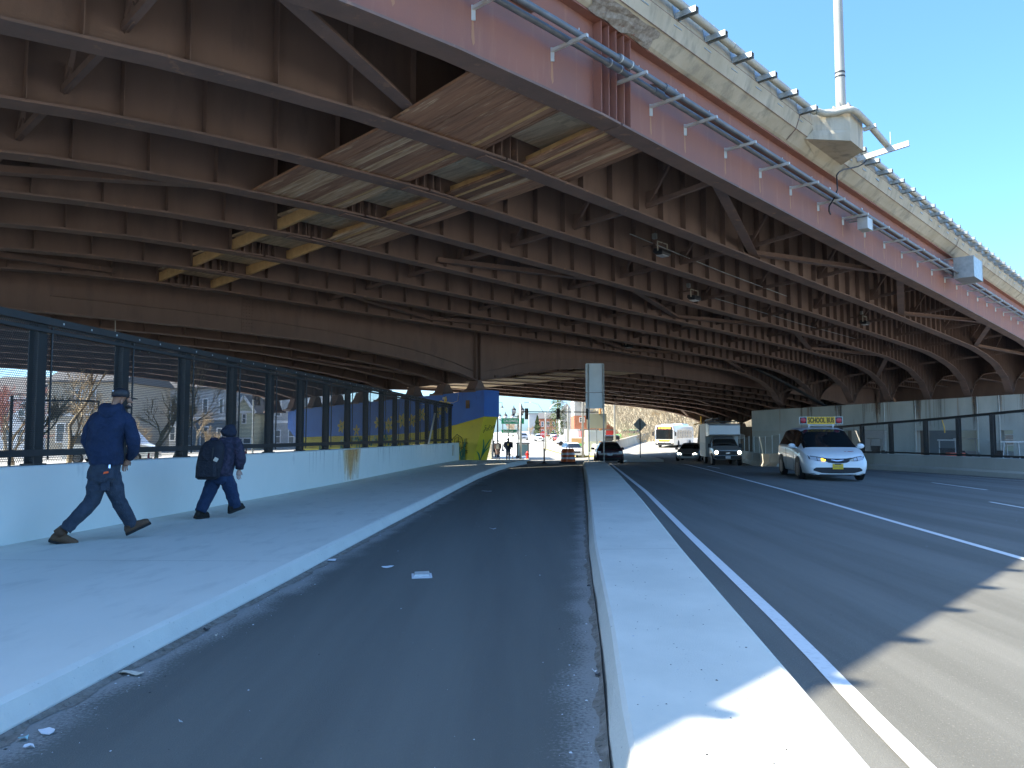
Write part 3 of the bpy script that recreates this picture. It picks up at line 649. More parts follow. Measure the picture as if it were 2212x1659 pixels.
# zigzag wind bracing just above the bottom flanges
def zig(ja, pts):
    for (ka, sa), (kb, sb) in zip(pts, pts[1:]):
        ja_, jb_ = ja+ka, ja+kb; c = MB()
        p = bf(sa, gd(ja_)+(.1 if ka == 0 else -.1), zb(ja_, sa)+.13); q = bf(sb, gd(jb_)+(.1 if kb == 0 else -.1), zb(jb_, sb)+.13)
        c.bar(p, q, .26, .02); c.bar(p+Vector((0,0,.08)), q+Vector((0,0,.08)), .02, .16)
        c.build('wind_brace', M['flange'], t1)
zig(0, [(0,-6),(1,-1.5),(0,4.6),(1,9.4)]); zig(0, [(0,16.2),(1,23.0),(0,30.5),(1,38.3),(0,45.8),(1,53.0),(0,60)])
zig(3, [(0,-6),(1,1.0),(0,8.6)]); zig(3, [(1,16.0),(0,23.0),(1,30.5),(0,38.0),(1,45.8),(0,53),(1,58)])
zig(6, [(1,-5),(0,2.0),(1,9.0)]); zig(6, [(0,14.5),(1,22.0),(0,29.5),(1,37),(0,44.5),(1,52)])
for s0 in (88, 96):  # added dark beams that close off the bright gap above the right pier
    c = MB(); c.loft([[bf(s0, d, 4.7), bf(s0+1.2, d, 4.7), bf(s0+1.2, d, 8.9), bf(s0, d, 8.9)] for d in (2, 27)]); c.build('added_crossbeam', M['steel'], t1)
# drain pipe dropping to the right pier, and thin cables along the girders
dp = MB(); dp.tube([bf(52, 24.3, 6.2), bf(56, 23.6, 5.2), bf(59.7, 22.2, 3.6)], .12, 8)
dp.build('drain_pipe', M['black'], t1, smooth=True)

# ---------------------------------------------------------------- light pole and its concrete block on the parapet
tb = MB(); cs = 21.6
blk = [(7.32,9.36),(7.5,9.12)]
def blkp(s, d, z): return bf(s, d, z-.0045*(s-11))
tb.add([blkp(cs-.5,7.0,10.34),blkp(cs+.5,7.0,10.34),blkp(cs+.5,7.83,10.34),blkp(cs-.5,7.83,10.34),
        blkp(cs-.5,7.0,9.66),blkp(cs+.5,7.0,9.66),blkp(cs+1.15,7.76,9.68),blkp(cs-1.15,7.76,9.68),
        blkp(cs-.5,7.0,9.38),blkp(cs+.5,7.0,9.38),blkp(cs+1.35,7.9,9.42),blkp(cs-1.35,7.9,9.42),
        blkp(cs+1.15,7.82,10.22),blkp(cs-1.15,7.82,10.22),blkp(cs,8.1,9.25)],
       [(0,1,2,3),(0,4,5,1),(1,5,6,12),(0,13,7,4),(1,12,2),(0,3,13),(4,8,9,5),(5,9,10,6),(4,7,11,8),(8,11,14,10,9),(2,12,6,10,14,11,7,13,3)])
tb.build('pole_corbel', M['parapet'], t1)
tp = thing('light_pole', 'tall pale metal lamp post rising from the bridge parapet against the sky', 'lamp post', bf(cs, 7.4, 10.3), world=True)
mb = MB(); T = Matrix.Translation(bf(cs, 7.4, 10.3)) @ Matrix.Rotation(math.atan2(AY, AX), 4, 'Z'); mb.box(-.34,.34,-.34,.34,0,.13,0,T); mb.box(-.25,.25,-.25,.25,.13,.17,0,T)
mb.build('base_plinth', M['block'], tp)
mb = MB(); c = bf(cs, 7.4, 10.45); mb.tube([c, c+Vector((0,0,5)), c+Vector((0,0,11))], [.135,.115,.08], 14); mb.build('pole_shaft', M['pole'], tp, smooth=40)
for k in range(4):
    mb = MB(); q = c+Vector((.19*math.cos(k*1.57+.9), .19*math.sin(k*1.57+.9), .0)); mb.tube([q, q+Vector((0,0,.16))], [.05,.035], 8); mb.build('bolt_cover', M['pole'], tp, smooth=40)
mb = MB()
for z in (.95, 1.07): mb.lathe([(.138,z-.02),(.141,z),(.138,z+.02)], (c.x, c.y, c.z), 14)
mb.build('strap', M['black'], tp)
# ---------------------------------------------------------------- upper pipe with its channel brackets on the parapet
ZR = lambda s: -.0045*(s-11)
PD = 7.27
tu = thing('utility_pipe', 'pale cream utility pipe carried on brackets along the outer parapet face', 'pipe', bf(15, 7.1, 9.5), world=True)
mb = MB()
mb.tube([bf(s, 7.62, 10.06+ZR(s)) for s in fr(-8, cs-1.6, 2.2)]+[bf(cs-1.4, 7.6, 10.02)], .085, 10)
mb.build('pipe_run', M['conduit_pale'], tu, smooth=True)
mb = MB(); mb.tube([bf(cs-1.45, 7.55, 10.02), bf(cs-1.05, 7.5, 10.06), bf(cs-.8, 7.3, 10.1), bf(cs-.72, 7.0, 10.12), bf(cs-.62, 6.9, 10.12), bf(cs-.4, 6.86, 10.12), bf(cs+.6, 6.86, 10.08), bf(cs+2.5, 6.92, 9.98)], .09, 10); mb.build('pipe_bend', M['conduit_pale'], tu, smooth=True)
mb = MB(); mb.tube([bf(s, 7.62, 10.03+ZR(s)) for s in fr(cs+2.4, 110, 2.5)], .085, 10); mb.build('pipe_run', M['conduit_pale'], tu, smooth=True)
for s in fr(6, 44, 3.05):
    mb = MB(); mb.tube([bf(s, 7.62, 10.05+ZR(s)-(.05 if s > cs+1 else 0)), bf(s+.16, 7.62, 10.05+ZR(s)-(.05 if s > cs+1 else 0))], .098, 10)
    mb.build('pipe_coupling', M['conduit_pale'], tu, smooth=40)
s = -5.2; n = 0
while s < 80:
    if abs(s-cs) > 1.25:
        b = MB(); z = 9.9+ZR(s)-(.04 if s > cs+1 else 0)
        b.bar(bf(s-.06, 7.78, z), bf(s-.06, 7.31, z), .012, .12); b.bar(bf(s, 7.78, z+.055), bf(s, 7.31, z+.055), .13, .012); b.bar(bf(s+.06, 7.78, z), bf(s+.06, 7.31, z), .012, .12)
        b.prism([bf(s-.1, 7.785, z-.2), bf(s+.2, 7.785, z-.2), bf(s+.2, 7.815, z+.22), bf(s-.1, 7.815, z+.22)], bf(0, -.012, 0)-bf(0,0,0))
        b.build('bracket', M['galv'], tu)
    s += 1.24; n += 1
mb = MB(); mb.bar(bf(cs+2.3, 7.75, 9.75), bf(cs+2.3, 6.3, 9.88), .08, .16); mb.tube([bf(cs+2.3, 6.8, 9.9), bf(cs+2.3, 6.8, 10.35)], .015, 6); mb.build('outrigger', M['galvl'], tu); mb = MB(); mb.bar(bf(cs+.55, 7.0, 9.95), bf(cs+.55, 6.65, 9.98), .08, .1)
mb.build('outrigger', M['galvl'], tu)
# ---------------------------------------------------------------- conduit pair on the fascia girder
tc_ = thing('fascia_conduits', 'pair of dark grey conduits on galvanised arms along the outer girder face', 'pipe', bf(15, 8.1, 8), world=True)
def zc(s): return 8.28-.0045*(s-11)-.15*sstep(12, 5, s)
mb = MB(); mb.tube([bf(s, 7.78, zc(s)) for s in fr(-8, 82, 2.5)], .058, 10); mb.build('conduit', M['conduit'], tc_, smooth=True)
mb = MB(); mb.tube([bf(s, 8.02, zc(s)-.01) for s in fr(-8, 82, 2.5)], .058, 10); mb.build('conduit', M['conduit'], tc_, smooth=True)
for d in (7.78, 8.02):
    mb = MB(); mb.tube([bf(11.3, d, zc(11.3)), bf(11.75, d, zc(11.7))], .078, 12); mb.build('expansion_sleeve', M['conduit'], tc_, smooth=40)
    mb = MB(); mb.tube([bf(12.9, d, zc(12.9)), bf(13.2, d, zc(13.2))], .075, 12)
    mb.build('expansion_sleeve', M['conduit'], tc_, smooth=40)
mb = MB()
for d in (7.78, 8.02):
    for k in (11.35, 11.68): mb.tube([bf(k, d, zc(k)), bf(k+.03, d, zc(k))], .083, 12)
for k, d in ((13.3, 7.8), (24.0, 7.75), (36.2, 7.75), (21.4, 7.75)): mb.box(-.04,.04,-.012,.012,-.02,.02,0,Matrix.Translation(bf(k, d-.055, zc(k)+.02)) @ Matrix.Rotation(math.atan2(AY, AX), 4, 'Z'))
mb.build('clamp_bands', M['galvl'], tc_)
arms = [1.2,3.2,5.0,6.6,8.2,10.15,12.0,13.34,14.72,16.59,18.46,20.35,22.3]; s = 24.3
while s < 80: arms.append(s); s += 2.0
for s in arms:
    b = MB(); z = zc(s)-.085; b.bar(bf(s, 8.38, z), bf(s, 7.6, z), .055, .06); b.bar(bf(s, 8.372, z-.2), bf(s, 8.372, z+.05), .07, .02); b.tube([bf(s, 7.78, z+.02), bf(s, 7.78, z+.19)], .01, 5)
    b.build('arm', M['galvl'], tc_)
# rust runs under the arms
RUNM = mat('rust_run', (.42,.22,.13), .9)
for s in arms[1:30]:
    z = zc(s)-.27; mb = MB(); mb.add([bf(s-.02, 8.385, z), bf(s+.02, 8.385, z), bf(s+.05, 8.385, z-.36), bf(s+.01, 8.385, z-.42), bf(s-.03, 8.385, z-.3)], [(0,1,2,3,4)]); mb.build('rust_run', RUNM, t1, fix=False)
def box_thing(name, lab, cat, s, d, z, ws, wd, h, m, door=None, rot=0, legs=True):
    c = bf(s, d, z); t = thing(name, lab, cat, c, math.atan2(AY, AX))
    b = MB(); b.box(-ws/2, ws/2, -wd/2, wd/2, -h/2, h/2); b.build('enclosure', m, t)
    b = MB(); b.box(ws/2, ws/2+.02, -wd/2-.015, wd/2+.015, -h/2-.015, h/2+.015); b.build('cover', door or M['galvl'], t)
    b = MB(); b.box(-ws/2+.05, -ws/2+.1, -wd/2-.0, wd/2+.35, h/2, h/2+.04); b.box(ws/2-.1, ws/2-.05, -wd/2, wd/2+.35, h/2, h/2+.04); b.build('mounting_channel', M['galv'], t)
    return t
box_thing('junction_box', 'small grey junction box slung under the fascia conduits near the camera-side midspan', 'electrical box', 24.7, 7.85, 7.93, .42, .3, .34, M['galvl'])
box_thing('equipment_cabinet', 'large flat-sided grey equipment cabinet mounted on the girder face at far right', 'electrical box', 36.6, 7.55, 8.35, 1.5, .75, .85, M['galv'], M['galvl'])
o = MB().tube([bf(24.1, 7.5, 9.8), bf(24.0, 7.6, 9.62), bf(23.8, 7.7, 9.5), bf(23.4, 7.78, 9.36), bf(22.9, 7.82, 9.2), bf(22.5, 7.82, 9.02), bf(22.25, 7.8, 8.85), bf(22.15, 7.76, 8.65), bf(22.12, 7.74, 8.4), bf(22.15, 7.85, 8.18), bf(22.3, 8.05, 8.02), bf(22.55, 8.15, 7.94), bf(22.8, 8.2, 7.92)], .022, 6).build('cable', M['black'], smooth=True)
tag(o, 'black cable hanging from the parapet pipe down to the fascia conduits', 'cable')

# ---------------------------------------------------------------- the shield boards laid on the flanges
def boards(name, lab, j, s0, s1, zoff, matl, seed, grp='board platforms on the girder flanges', n=None, dpad=.2, along='d'):
    d0, d1 = gd(j)+.02, gd(j+1)-.02; rnd = random.Random(seed); t = thing(name, lab, 'board platform', bf((s0+s1)/2, (d0+d1)/2, zb(j, (s0+s1)/2)), group=grp, world=True)
    w = .2; k = s0; mb = MB()
    while k < s1-.02:
        ww = min(w, s1-k)-.013; u = rnd.random()*.016
        za = zb(j, k)+.02+u; zc_ = zb(j+1, k)+.02+u
        mb.add([bf(k, d0, za), bf(k+ww, d0, za), bf(k+ww, d1, zc_), bf(k, d1, zc_), bf(k, d0, za+.05), bf(k+ww, d0, za+.05), bf(k+ww, d1, zc_+.05), bf(k, d1, zc_+.05)], [(0,1,2,3),(4,5,6,7),(0,1,5,4),(1,2,6,5),(2,3,7,6),(3,0,4,7)], rnd.choice((0,0,1,1,2,3)))
        k += w
    mb.build('board_panel', matl, t); return t
def woodmat(name, c, c2, c3, seed):
    m = mat(name, c, .85, c2=c2, sc1=2.2, c3=c3, sc3=3.6, lo3=.58, hi3=.74, bump=.3, bsc=30)
    n = m.node_tree                                    # grain runs across the bridge: stretch along d
    for k in n.nodes:
        if k.type == 'MAPPING': k.vector_type = 'TEXTURE'; k.inputs['Rotation'].default_value = (0, 0, math.atan2(AX, -AY)); k.inputs['Scale'].default_value = (2.6, .22, 1); k.inputs['Location'].default_value = (seed, 0, 0)
    return m
WM = [woodmat('old_board_brown', (.42,.24,.15), (.24,.13,.085), (.72,.56,.38), 1), woodmat('old_board_red', (.44,.24,.145), (.25,.135,.09), (.62,.42,.26), 5), woodmat('old_board_bleached', (.7,.52,.34), (.36,.22,.13), (.8,.74,.62), 9), woodmat('old_board_dark', (.24,.13,.08), (.15,.085,.06), (.4,.27,.17), 13)]
S_L, S_R = 8.55, 15.6
names = ['fascia', 'second', 'third', 'fourth']
labs = [('brown weathered board platform left of the hinge in the bay behind the outer girder', 'brown weathered board platform right of the hinge in the bay behind the outer girder'),
        ('board platform left of the hinge in the second girder bay', 'board platform right of the hinge in the second girder bay'),
        ('board platform left of the hinge in the third girder bay', 'reddish board platform right of the hinge in the third girder bay'),
        (None, 'board platform right of the hinge in the fourth girder bay')]
for j in range(4):
    lL, lR = labs[j]
    if lL: boards('board_platform', lL, j, [8.45,8.5,8.4,9][j], 10.75, 0, WM, j*3+1)
    boards('board_platform', lR, j, 11.95, [13.5,12.9+.35,13.15,13.3][j]+.0, 0, WM, j*3+2)
pale = [woodmat('pale_board', (.7,.53,.34), (.4,.3,.2), (.75,.7,.58), 3), woodmat('pale_board_grey', (.62,.47,.31), (.38,.28,.19), (.7,.65,.52), 7)]*2
for j in range(7):     # raised centre boards over the hinge, seen between the timbers
    d0, d1 = gd(j)+.25, gd(j+1)-.25; rnd = random.Random(j); mb = MB()
    k = d0
    while k < d1-.05:
        za = zb(j, 11.4)+.2; mb.add([bf(10.3, k, za), bf(12.4, k, za), bf(12.4, k+.225, za-.01), bf(10.3, k+.225, za-.01), bf(10.3, k, za+.05), bf(12.4, k, za+.05), bf(12.4, k+.225, za+.05), bf(10.3, k+.225, za+.05)], [(0,1,2,3),(4,5,6,7),(0,1,5,4),(1,2,6,5),(2,3,7,6),(3,0,4,7)], rnd.choice((0,1))); k += .235
    words = ['first','second','third','fourth','fifth','sixth','seventh']
    o = mb.build('raised_boards', pale[:2]); tag(o, 'pale raised board panel over the hinge in the %s girder bay from the outer girder' % words[j], 'board platform', 'raised boards over the hinge')
    for q, (sa, w) in enumerate(((10.42, .09), (12.2, .09))):
        mb = MB(); mb.bar(bf(sa, gd(j)+.03, zb(j, sa)+.16), bf(sa, gd(j+1)-.03, zb(j+1, sa)+.16), w, .28)
        o = mb.build('timber_beam', M['timber']); tag(o, 'yellow timber beam on the %s side of the hinge in the %s girder bay' % (('left', 'right')[q], words[j]), 'timber beam', 'timber beams at the hinge')

# ---------------------------------------------------------------- right pier
def cap(d): return 4.2-.056*(d-10.8)
tpier = thing('concrete_pier', 'long weathered concrete pier with rust streaks behind the right fence', 'pier', bf(61, 17, -.5), world=True)
sp_ = lambda d: 63.3-.85*((d-10.8)/2.4)
mb = MB()
rings = []
for d in [4.5, 8, 11, 14, 17, 20, 23, 26, 26.9]:
    s = sp_(d); zl = 1.75 if d < 20.8 else -1.5; rings.append([bf(s-.75, d, 1.75), bf(s+.75, d, 1.75), bf(s+.75, d, cap(d)), bf(s-.75, d, cap(d))])
mb.loft(rings); mb.build('pier_cap', M['pier'], tpier)
for a, b in ((20.9, 26.9), (16.3, 18.0), (11.3, 12.5), (9.5, 10.6), (5, 6.2)):
    mb = MB(); rings = [[bf(sp_(d)-.73, d, -2), bf(sp_(d)+.73, d, -2), bf(sp_(d)+.73, d, 1.76), bf(sp_(d)-.73, d, 1.76)] for d in (a, b)]; mb.loft(rings); mb.build('pier_column', M['pier'] if a < 20 else M['pierend'], tpier)
mb = MB()
for d in (8.2, 9.2, 11.3, 12.55, 16.2, 18.1, 21.1): mb.bar(bf(sp_(d)-.775, d, .2 if d in (11.3,12.55,16.2,18.1) else 1.76), bf(sp_(d)-.775, d, cap(d)+.01), .04, .05)
mb.build('joint_strips', M['galvl'], tpier)
mb = MB(); rnd = random.Random(8); kk = 0
for d_, sg, nn in ((9.9,.15,14), (11.2,.12,10), (12.7,.1,16), (14.9,.3,10), (16.1,.1,18), (18.5,.1,16), (19.2,.3,8), (21.0,.12,12), (22.9,.3,6)):
    for q in range(nn):
        d = rnd.gauss(d_, sg); w = rnd.uniform(.02,.11); z = rnd.uniform(1.76, 3.2); kk += 1; s = sp_(d)-.752-kk*.0003
        mb.add([bf(s, d-w, cap(d)), bf(s, d+w, cap(d)), bf(s, d+w*.7, lerp(cap(d), z, .6)), bf(s, d+w*.3, z), bf(s, d-w*.3, z+.05), bf(s, d-w*.7, lerp(cap(d), z, .55))], [(0,1,2,3,4,5)], 0 if q % 3 else 1)
mb.build('rust_streaks', [alphamat('rust_wash', (.3,.15,.07), .2), alphamat('dark_wash', (.12,.1,.08), .18)], tpier, fix=False)
# ---------------------------------------------------------------- floodlights under the bridge
def flood(px, py, j, lab):
    d = gd(j)-.75; s, z = sray(px, py, d); c = bf(s, d, z); t = thing('floodlight', lab, 'floodlight', c, math.atan2(AY, AX), 'floodlights hung under the girders')
    k = 1.0
    b = MB(); b.loft([[(-.24*k,-.14,.0),(.24*k,-.14,.0),(.24*k,.16,.05),(-.24*k,.16,.05)],[(-.26*k,-.16,-.1),(.26*k,-.16,-.1),(.26*k,.18,-.06),(-.26*k,.18,-.06)],[(-.2*k,-.12,-.16),(.2*k,-.12,-.16),(.2*k,.14,-.12),(-.2*k,.14,-.12)]]); b.build('lamp_housing', M['black'], t)
    b = MB(); b.box(-.17,.17,-.12,.12,-.185,-.165); b.build('lens', M['lamp'], t)
    b = MB(); b.tube([(-.27,0,-.05),(-.28,0,.24),(.28,0,.24),(.27,0,-.05)], .022, 6); b.build('yoke', M['conduit_pale'], t)
    b = MB(); b.box(-.02,.02,-.02,.7,.22,.27); b.tube([(0,.3,.25),(0,.3,.4)], .02, 5); b.build('hanger', M['steel'], t)
    b = MB(); b.box(-.5,-.38,-.06,.06,.28,.44); b.build('junction_box', M['galv'], t)
flood(1431, 541, 2, 'floodlight nearest the camera, left of the upper pair'); flood(1500, 640, 3, 'floodlight just below and right of the nearest one'); flood(1358, 745, 7, 'small floodlight deep under the bridge above the roadside sign'); flood(1868, 694, 2, 'floodlight hung at right above the white minivan')
for j, (pa, pb) in ((2, ((1360,505),(1700,640))), (3, ((1530,640),(1860,735)))):
    q = []
    for p_ in (pa, pb):
        s, z = sray(p_[0], p_[1], gd(j)-.3); q.append(bf(s, gd(j)-.3, z))
    o = MB().tube([q[0], (q[0]+q[1])/2+Vector((0,0,-.05)), q[1]], .016, 5).build('cable_conduit', M['galv']); tag(o, 'thin wire conduit strung along the girder web under the %s lights' % ('nearest' if j == 2 else 'right-hand'), 'cable')
# ---------------------------------------------------------------- the second, lower bridge behind
P2 = [(-60,4.9),(-30,4.6),(-10,5.1),(6.6,5.36),(12.8,5.40),(17.8,5.32),(21,5.08),(23.1,4.89),(26,4.5),(27.3,4.17),(29,4.42),(30.5,4.74),(33.1,5.12),(35.9,5.34),(40.7,5.46),(45.4,5.42),(51.7,5.34),(60,5.22),(69.6,5.0),(75,4.75),(79.2,4.42),(83,3.85),(86,3.2),(89,3.85),(94,4.5),(110,5.2)]
def g2d(k): return 27.6+2.4*k
def z2b(k, s): return interp(P2, s)-.054*k
def z2t(k, s): return 7.45-.054*k
t2 = thing('far_bridge', 'lower dark steel overpass behind, resting on the painted pier', 'bridge', bf(27.3, 35, 0), world=True)
EX2 = [q[0] for q in P2]+fr(18, 38, 1)
for k in range(9):
    d = g2d(k); S0, S1 = -22, 104
    g = MB(); hprism(g, S0, S1, d-.012, d+.012, lambda s: z2b(k, s), lambda s: z2t(k, s), 0, 3, EX2)
    if k:
        s = -16
        while s < 98:
            hprism(g, s-.01, s+.01, d-.17, d-.0125, lambda q: z2b(k, q)+.03, lambda q: z2t(k, q)-.03, 0, 1); s += 1.55
    else:
        for a, b in ((8, 27.15), (27.45, 45)): hprism(g, a, b, d-.09, d-.0125, lambda s: z2b(0, s)+.52-.12*math.exp(-((s-27.3)/3)**2), lambda s: z2b(0, s)+.535-.12*math.exp(-((s-27.3)/3)**2), 0, 1.5)
    go = g.build('girder', M['steel'], t2)
    f = MB(); hprism(f, S0, S1, d-.2, d+.2, lambda s: z2b(k, s)-.04, lambda s: z2b(k, s), 0, 3, EX2); f.build('bottom_flange', M['flange'], go, org=t2.location)
    for sa in (27.15, 27.45): h = MB(); hprism(h, sa-.012, sa+.012, d-.2, d-.0125, lambda s: z2b(k, s)+.002, lambda s: z2t(k, s), 0, 1); h.build('bearing_stiffener', M['steel'], go, org=t2.location)
    h = MB()
    if k == 0: hprism(h, 14.6, 15.1, d-.03, d-.0125, lambda s: z2b(0, s)+.002, lambda s: z2t(0, s), 0, 1); hprism(h, 44.9, 45.3, d-.2, d-.0125, lambda s: z2b(0, s)+.002, lambda s: z2t(0, s), 0, 1)
    if k == 0: h.build('web_splice', M['steel'], go, org=t2.location)
    b = MB(); zc0 = 3.62-.034*(d-26.6)     # trapezoidal bearing shoe
    zt_ = z2b(k, 27.3)-.045
    rings = [[bf(27.3-w, d-ww, z), bf(27.3+w, d-ww, z), bf(27.3+w, d+ww, z), bf(27.3-w, d+ww, z)] for w, ww, z in ((.55,.5,zc0-.03),(.55,.5,zc0+.07),(.44,.4,zc0+.08),(.34,.34,zc0+.16),(.14,.3,zt_))]
    b.loft(rings); b.build('bearing', M['flange'], go, org=t2.location)
    b = MB(); zr = 2.42; b.loft([[bf(86-w, d-.3, z), bf(86+w, d-.3, z), bf(86+w, d+.3, z), bf(86-w, d+.3, z)] for w, z in ((.7,zr),(.5,zr+.2),(.3,z2b(k,86)-.04))]); b.build('bearing', M['flange'], go, org=t2.location)
dk = MB(); dk.loft([[bf(s, 27.3, 7.46), bf(s, 47.5, 7.0), bf(s, 47.5, 7.3), bf(s, 27.3, 7.9)] for s in fr(-22, 104, 8)]); dk.build('deck_slab', M['deckc'], t2)
rv = MB()
for s in (14.68, 14.79, 14.91, 15.02):
    z = z2b(0, 14.85)+.12
    while z < 7.2: rv.ball(bf(s, 27.6-.032, z), .026, 0, 6, 4); z += .13
rv = tag(rv.build('rivets', M['steel'], t2), kind='stuff')
pp = MB()
for d, zz in ((27.3, 8.3), (47.2, 8.2)): pp.loft([[bf(s, d, 7.3), bf(s, d+.3, 7.3), bf(s, d+.3, zz), bf(s, d, zz)] for s in fr(-22, 104, 8)])
pp.build('parapet', M['parapet'], t2)
for s0 in [-14,-8,-2,4,10,16,22,33,40,47,54,61,68,75,81]:
    c = MB()
    for k in range(8):
        d0, d1 = g2d(k), g2d(k+1); zl = z2b(k, s0)+.35; c.bar(bf(s0, d0+.02, zl), bf(s0, d1-.02, zl-.05), .09, .12); c.bar(bf(s0, d0+.1, zl+.1), bf(s0, (d0+d1)/2, 7.2), .07, .08); c.bar(bf(s0, d1-.1, zl+.1), bf(s0, (d0+d1)/2, 7.2), .07, .08)
    c.build('cross_frame', M['steel'], t2)
for k, pts in ((0, [(0,28.6),(1,36)]), (1, [(1,20),(0,26.5)]), (4, [(0,50),(1,58),(0,66),(1,74)]), (7, [(0,60),(1,68),(0,76),(1,82)])):
    for (ka, sa), (kb, sb) in zip(pts, pts[1:]):
        c = MB(); c.bar(bf(sa, g2d(k+ka), z2b(k+ka, sa)+.1), bf(sb, g2d(k+kb), z2b(k+kb, sb)+.1), .24, .1); c.build('wind_brace', M['flange'], t2)
for k in range(7):
    d0, d1 = g2d(k)+.02, g2d(k+1)-.02; rnd = random.Random(k+60); mb = MB(); q = 37.8; w = .235
    while q < 42.6:
        za = z2b(k, q)+.02; mb.add([bf(q, d0, za), bf(q+w-.01, d0, za), bf(q+w-.01, d1, za-.05), bf(q, d1, za-.05), bf(q, d0, za+.04), bf(q+w-.01, d0, za+.04), bf(q+w-.01, d1, za), bf(q, d1, za)], [(0,1,2,3),(4,5,6,7),(0,1,5,4),(1,2,6,5),(2,3,7,6),(3,0,4,7)], rnd.choice((0,0,1))); q += w
    o = mb.build('board_platform', pale[:2]); tag(o, 'sunlit board strip under the far bridge, %s bay behind the smooth girder' % words[k], 'board platform', 'board strips under the far bridge')

# ---------------------------------------------------------------- painted pier
tm = thing('painted_pier', 'hammerhead bridge pier painted blue over yellow with daffodils', 'pier', bf(27.3, 27, .1), world=True)
SF, SB = 26.8, 27.85
capb = [(26.5,2.33),(28.5,1.95),(31,1.58),(34,1.42),(38,1.36),(41,1.33),(43.4,1.26)]
ctop = lambda d: 3.62-.034*(d-26.6)
mb = MB(); rings = []
for d, z in capb: rings.append([bf(SF, d, z), bf(SB, d, z), bf(SB, d, ctop(d)), bf(SF, d, ctop(d))])
rings.append([bf(SF+.95, 45.9, 1.87), bf(SB+.1, 45.9, 1.87), bf(SB+.1, 45.9, ctop(45.9)), bf(SF+.95, 45.9, ctop(45.9))])
mb.loft(rings); mb.build('pier_cap', M['blue'], tm)
mb = MB(); a = .05
def stem(z): 
    e = interp([(0,.85),(2.33,.07)], z); l = interp([(0,2.6),(1.9,.5)], z)
    return [bf(SF+a, 26.5+e, z), bf(SB-a, 26.5+e, z), bf(SB-a, 45.7-l, z), bf(SF+.9, 45.9-l, z), bf(SF+a, 43.4-l*.3, z)]
mb.loft([stem(-.6), stem(0), stem(.8), stem(1.25)]); mb.build('pier_stem', M['muralyellow'], tm)
mb = MB()    # the stem's sloping shoulder up to the cap soffit
rings = []
for d in (26.57, 28.5, 31, 34, 38, 43): rings.append([bf(SF+a, max(d, 26.57), 1.2), bf(SB-a, max(d, 26.57), 1.2), bf(SB-a, d, interp(capb, d)+.01), bf(SF+a, d, interp(capb, d)+.01)])
rings[0] = [bf(SF+a, 26.93, 1.2), bf(SB-a, 26.93, 1.2), bf(SB-a, 26.57, 2.32), bf(SF+a, 26.57, 2.32)]
mb.loft(rings); mb.build('pier_shoulder', M['muralyellow'], tm)
def onface(d, z, o=0.0, s=None): return bf((SF if s is None else s)-.006-o, d, z)
def petal_poly(d, z, ang, L, w, base=.06):
    n = 9; pts = []
    for i in range(n):
        t = i/(n-1); pts.append((base+L*t, w*math.sin(math.pi*min(1, t*1.05))**.8*(1-.25*t)))
    out = pts+[(x, -y) for x, y in reversed(pts)]
    return [(d+x*math.cos(ang)-y*math.sin(ang), z+x*math.sin(ang)+y*math.cos(ang)) for x, y in out]
def daffodil(d, z, r, rot=0, npet=6, name='daffodil'):
    mb = MB(); k = 0; below = z < interp(capb, d)
    for i in range(npet):
        P = petal_poly(d, z, rot+i*2*math.pi/npet, r*.92, r*.27); vs = [onface(a_, b_, .002*(i % 3)+.001) for a_, b_ in P]; mb.add(vs, [tuple(range(len(vs)))], 0)
        q0 = onface(d, z, .008); q1 = onface(d+math.cos(rot+i*2*math.pi/npet)*r*.8, z+math.sin(rot+i*2*math.pi/npet)*r*.8, .008)
        mb.bar(q0, q1, .012, .004, 1)
    n = 14
    for rr, m_, o in ((.36, 1, .01), (.29, 0, .013), (.16, 2, .016)):
        mb.add([onface(d+math.cos(2*math.pi*i/n)*r*rr*(1+.12*(i % 2)), z+math.sin(2*math.pi*i/n)*r*rr*(1+.12*(i % 2)), o) for i in range(n)], [tuple(range(n))], m_)
    mb.build('daffodil', [M['petal'], M['petal_dark'], M['leafpaint']], tm, fix=False)
for d, z, r, rot, n in ((38.4,1.92,.42,.2,6),(36.9,1.68,.33,1.57,5),(34.9,2.1,.36,.1,6),(33.95,1.95,.42,.5,6),(33.5,2.35,.3,.2,6),(32.8,2.2,.42,.9,6),(31.9,2.2,.36,.2,6),(31.15,2.5,.36,1.0,6),(29.9,2.6,.34,.3,6),(29.35,2.95,.46,.5,5),(42.6,.85,.25,.3,6),(41.7,.8,.22,.9,6)): daffodil(d, z, r, rot, n)
def blade(pts, w, m='leafpaint', o=.0, s=None, par=None):
    mb = MB(); n = len(pts); L = []; Rr = []
    for i, (d, z) in enumerate(pts):
        a_ = pts[min(i+1, n-1)]; b_ = pts[max(i-1, 0)]; tx, tz = a_[0]-b_[0], a_[1]-b_[1]; l = math.hypot(tx, tz); nx, nz = -tz/l, tx/l
        ww = w*(math.sin(math.pi*(.12+.88*i/(n-1))))*.5+.004
        L.append((d+nx*ww, z+nz*ww)); Rr.append((d-nx*ww, z-nz*ww))
    f = onface if s is None else s
    vs = [f(d, z) if s else onface(d, z, o) for d, z in L]+[f(d, z) if s else onface(d, z, o) for d, z in Rr]
    mb.add(vs, [(i, i+1, n+i+1, n+i) for i in range(n-1)]); return mb
def arc(d0, z0, d1, z1, bend, n=8):
    return [(lerp(d0, d1, t)+bend*math.sin(math.pi*t)*(.5), lerp(z0, z1, t)+abs(bend)*.5*math.sin(math.pi*t)) for t in [i/n for i in range(n+1)]]
rnd = random.Random(12)
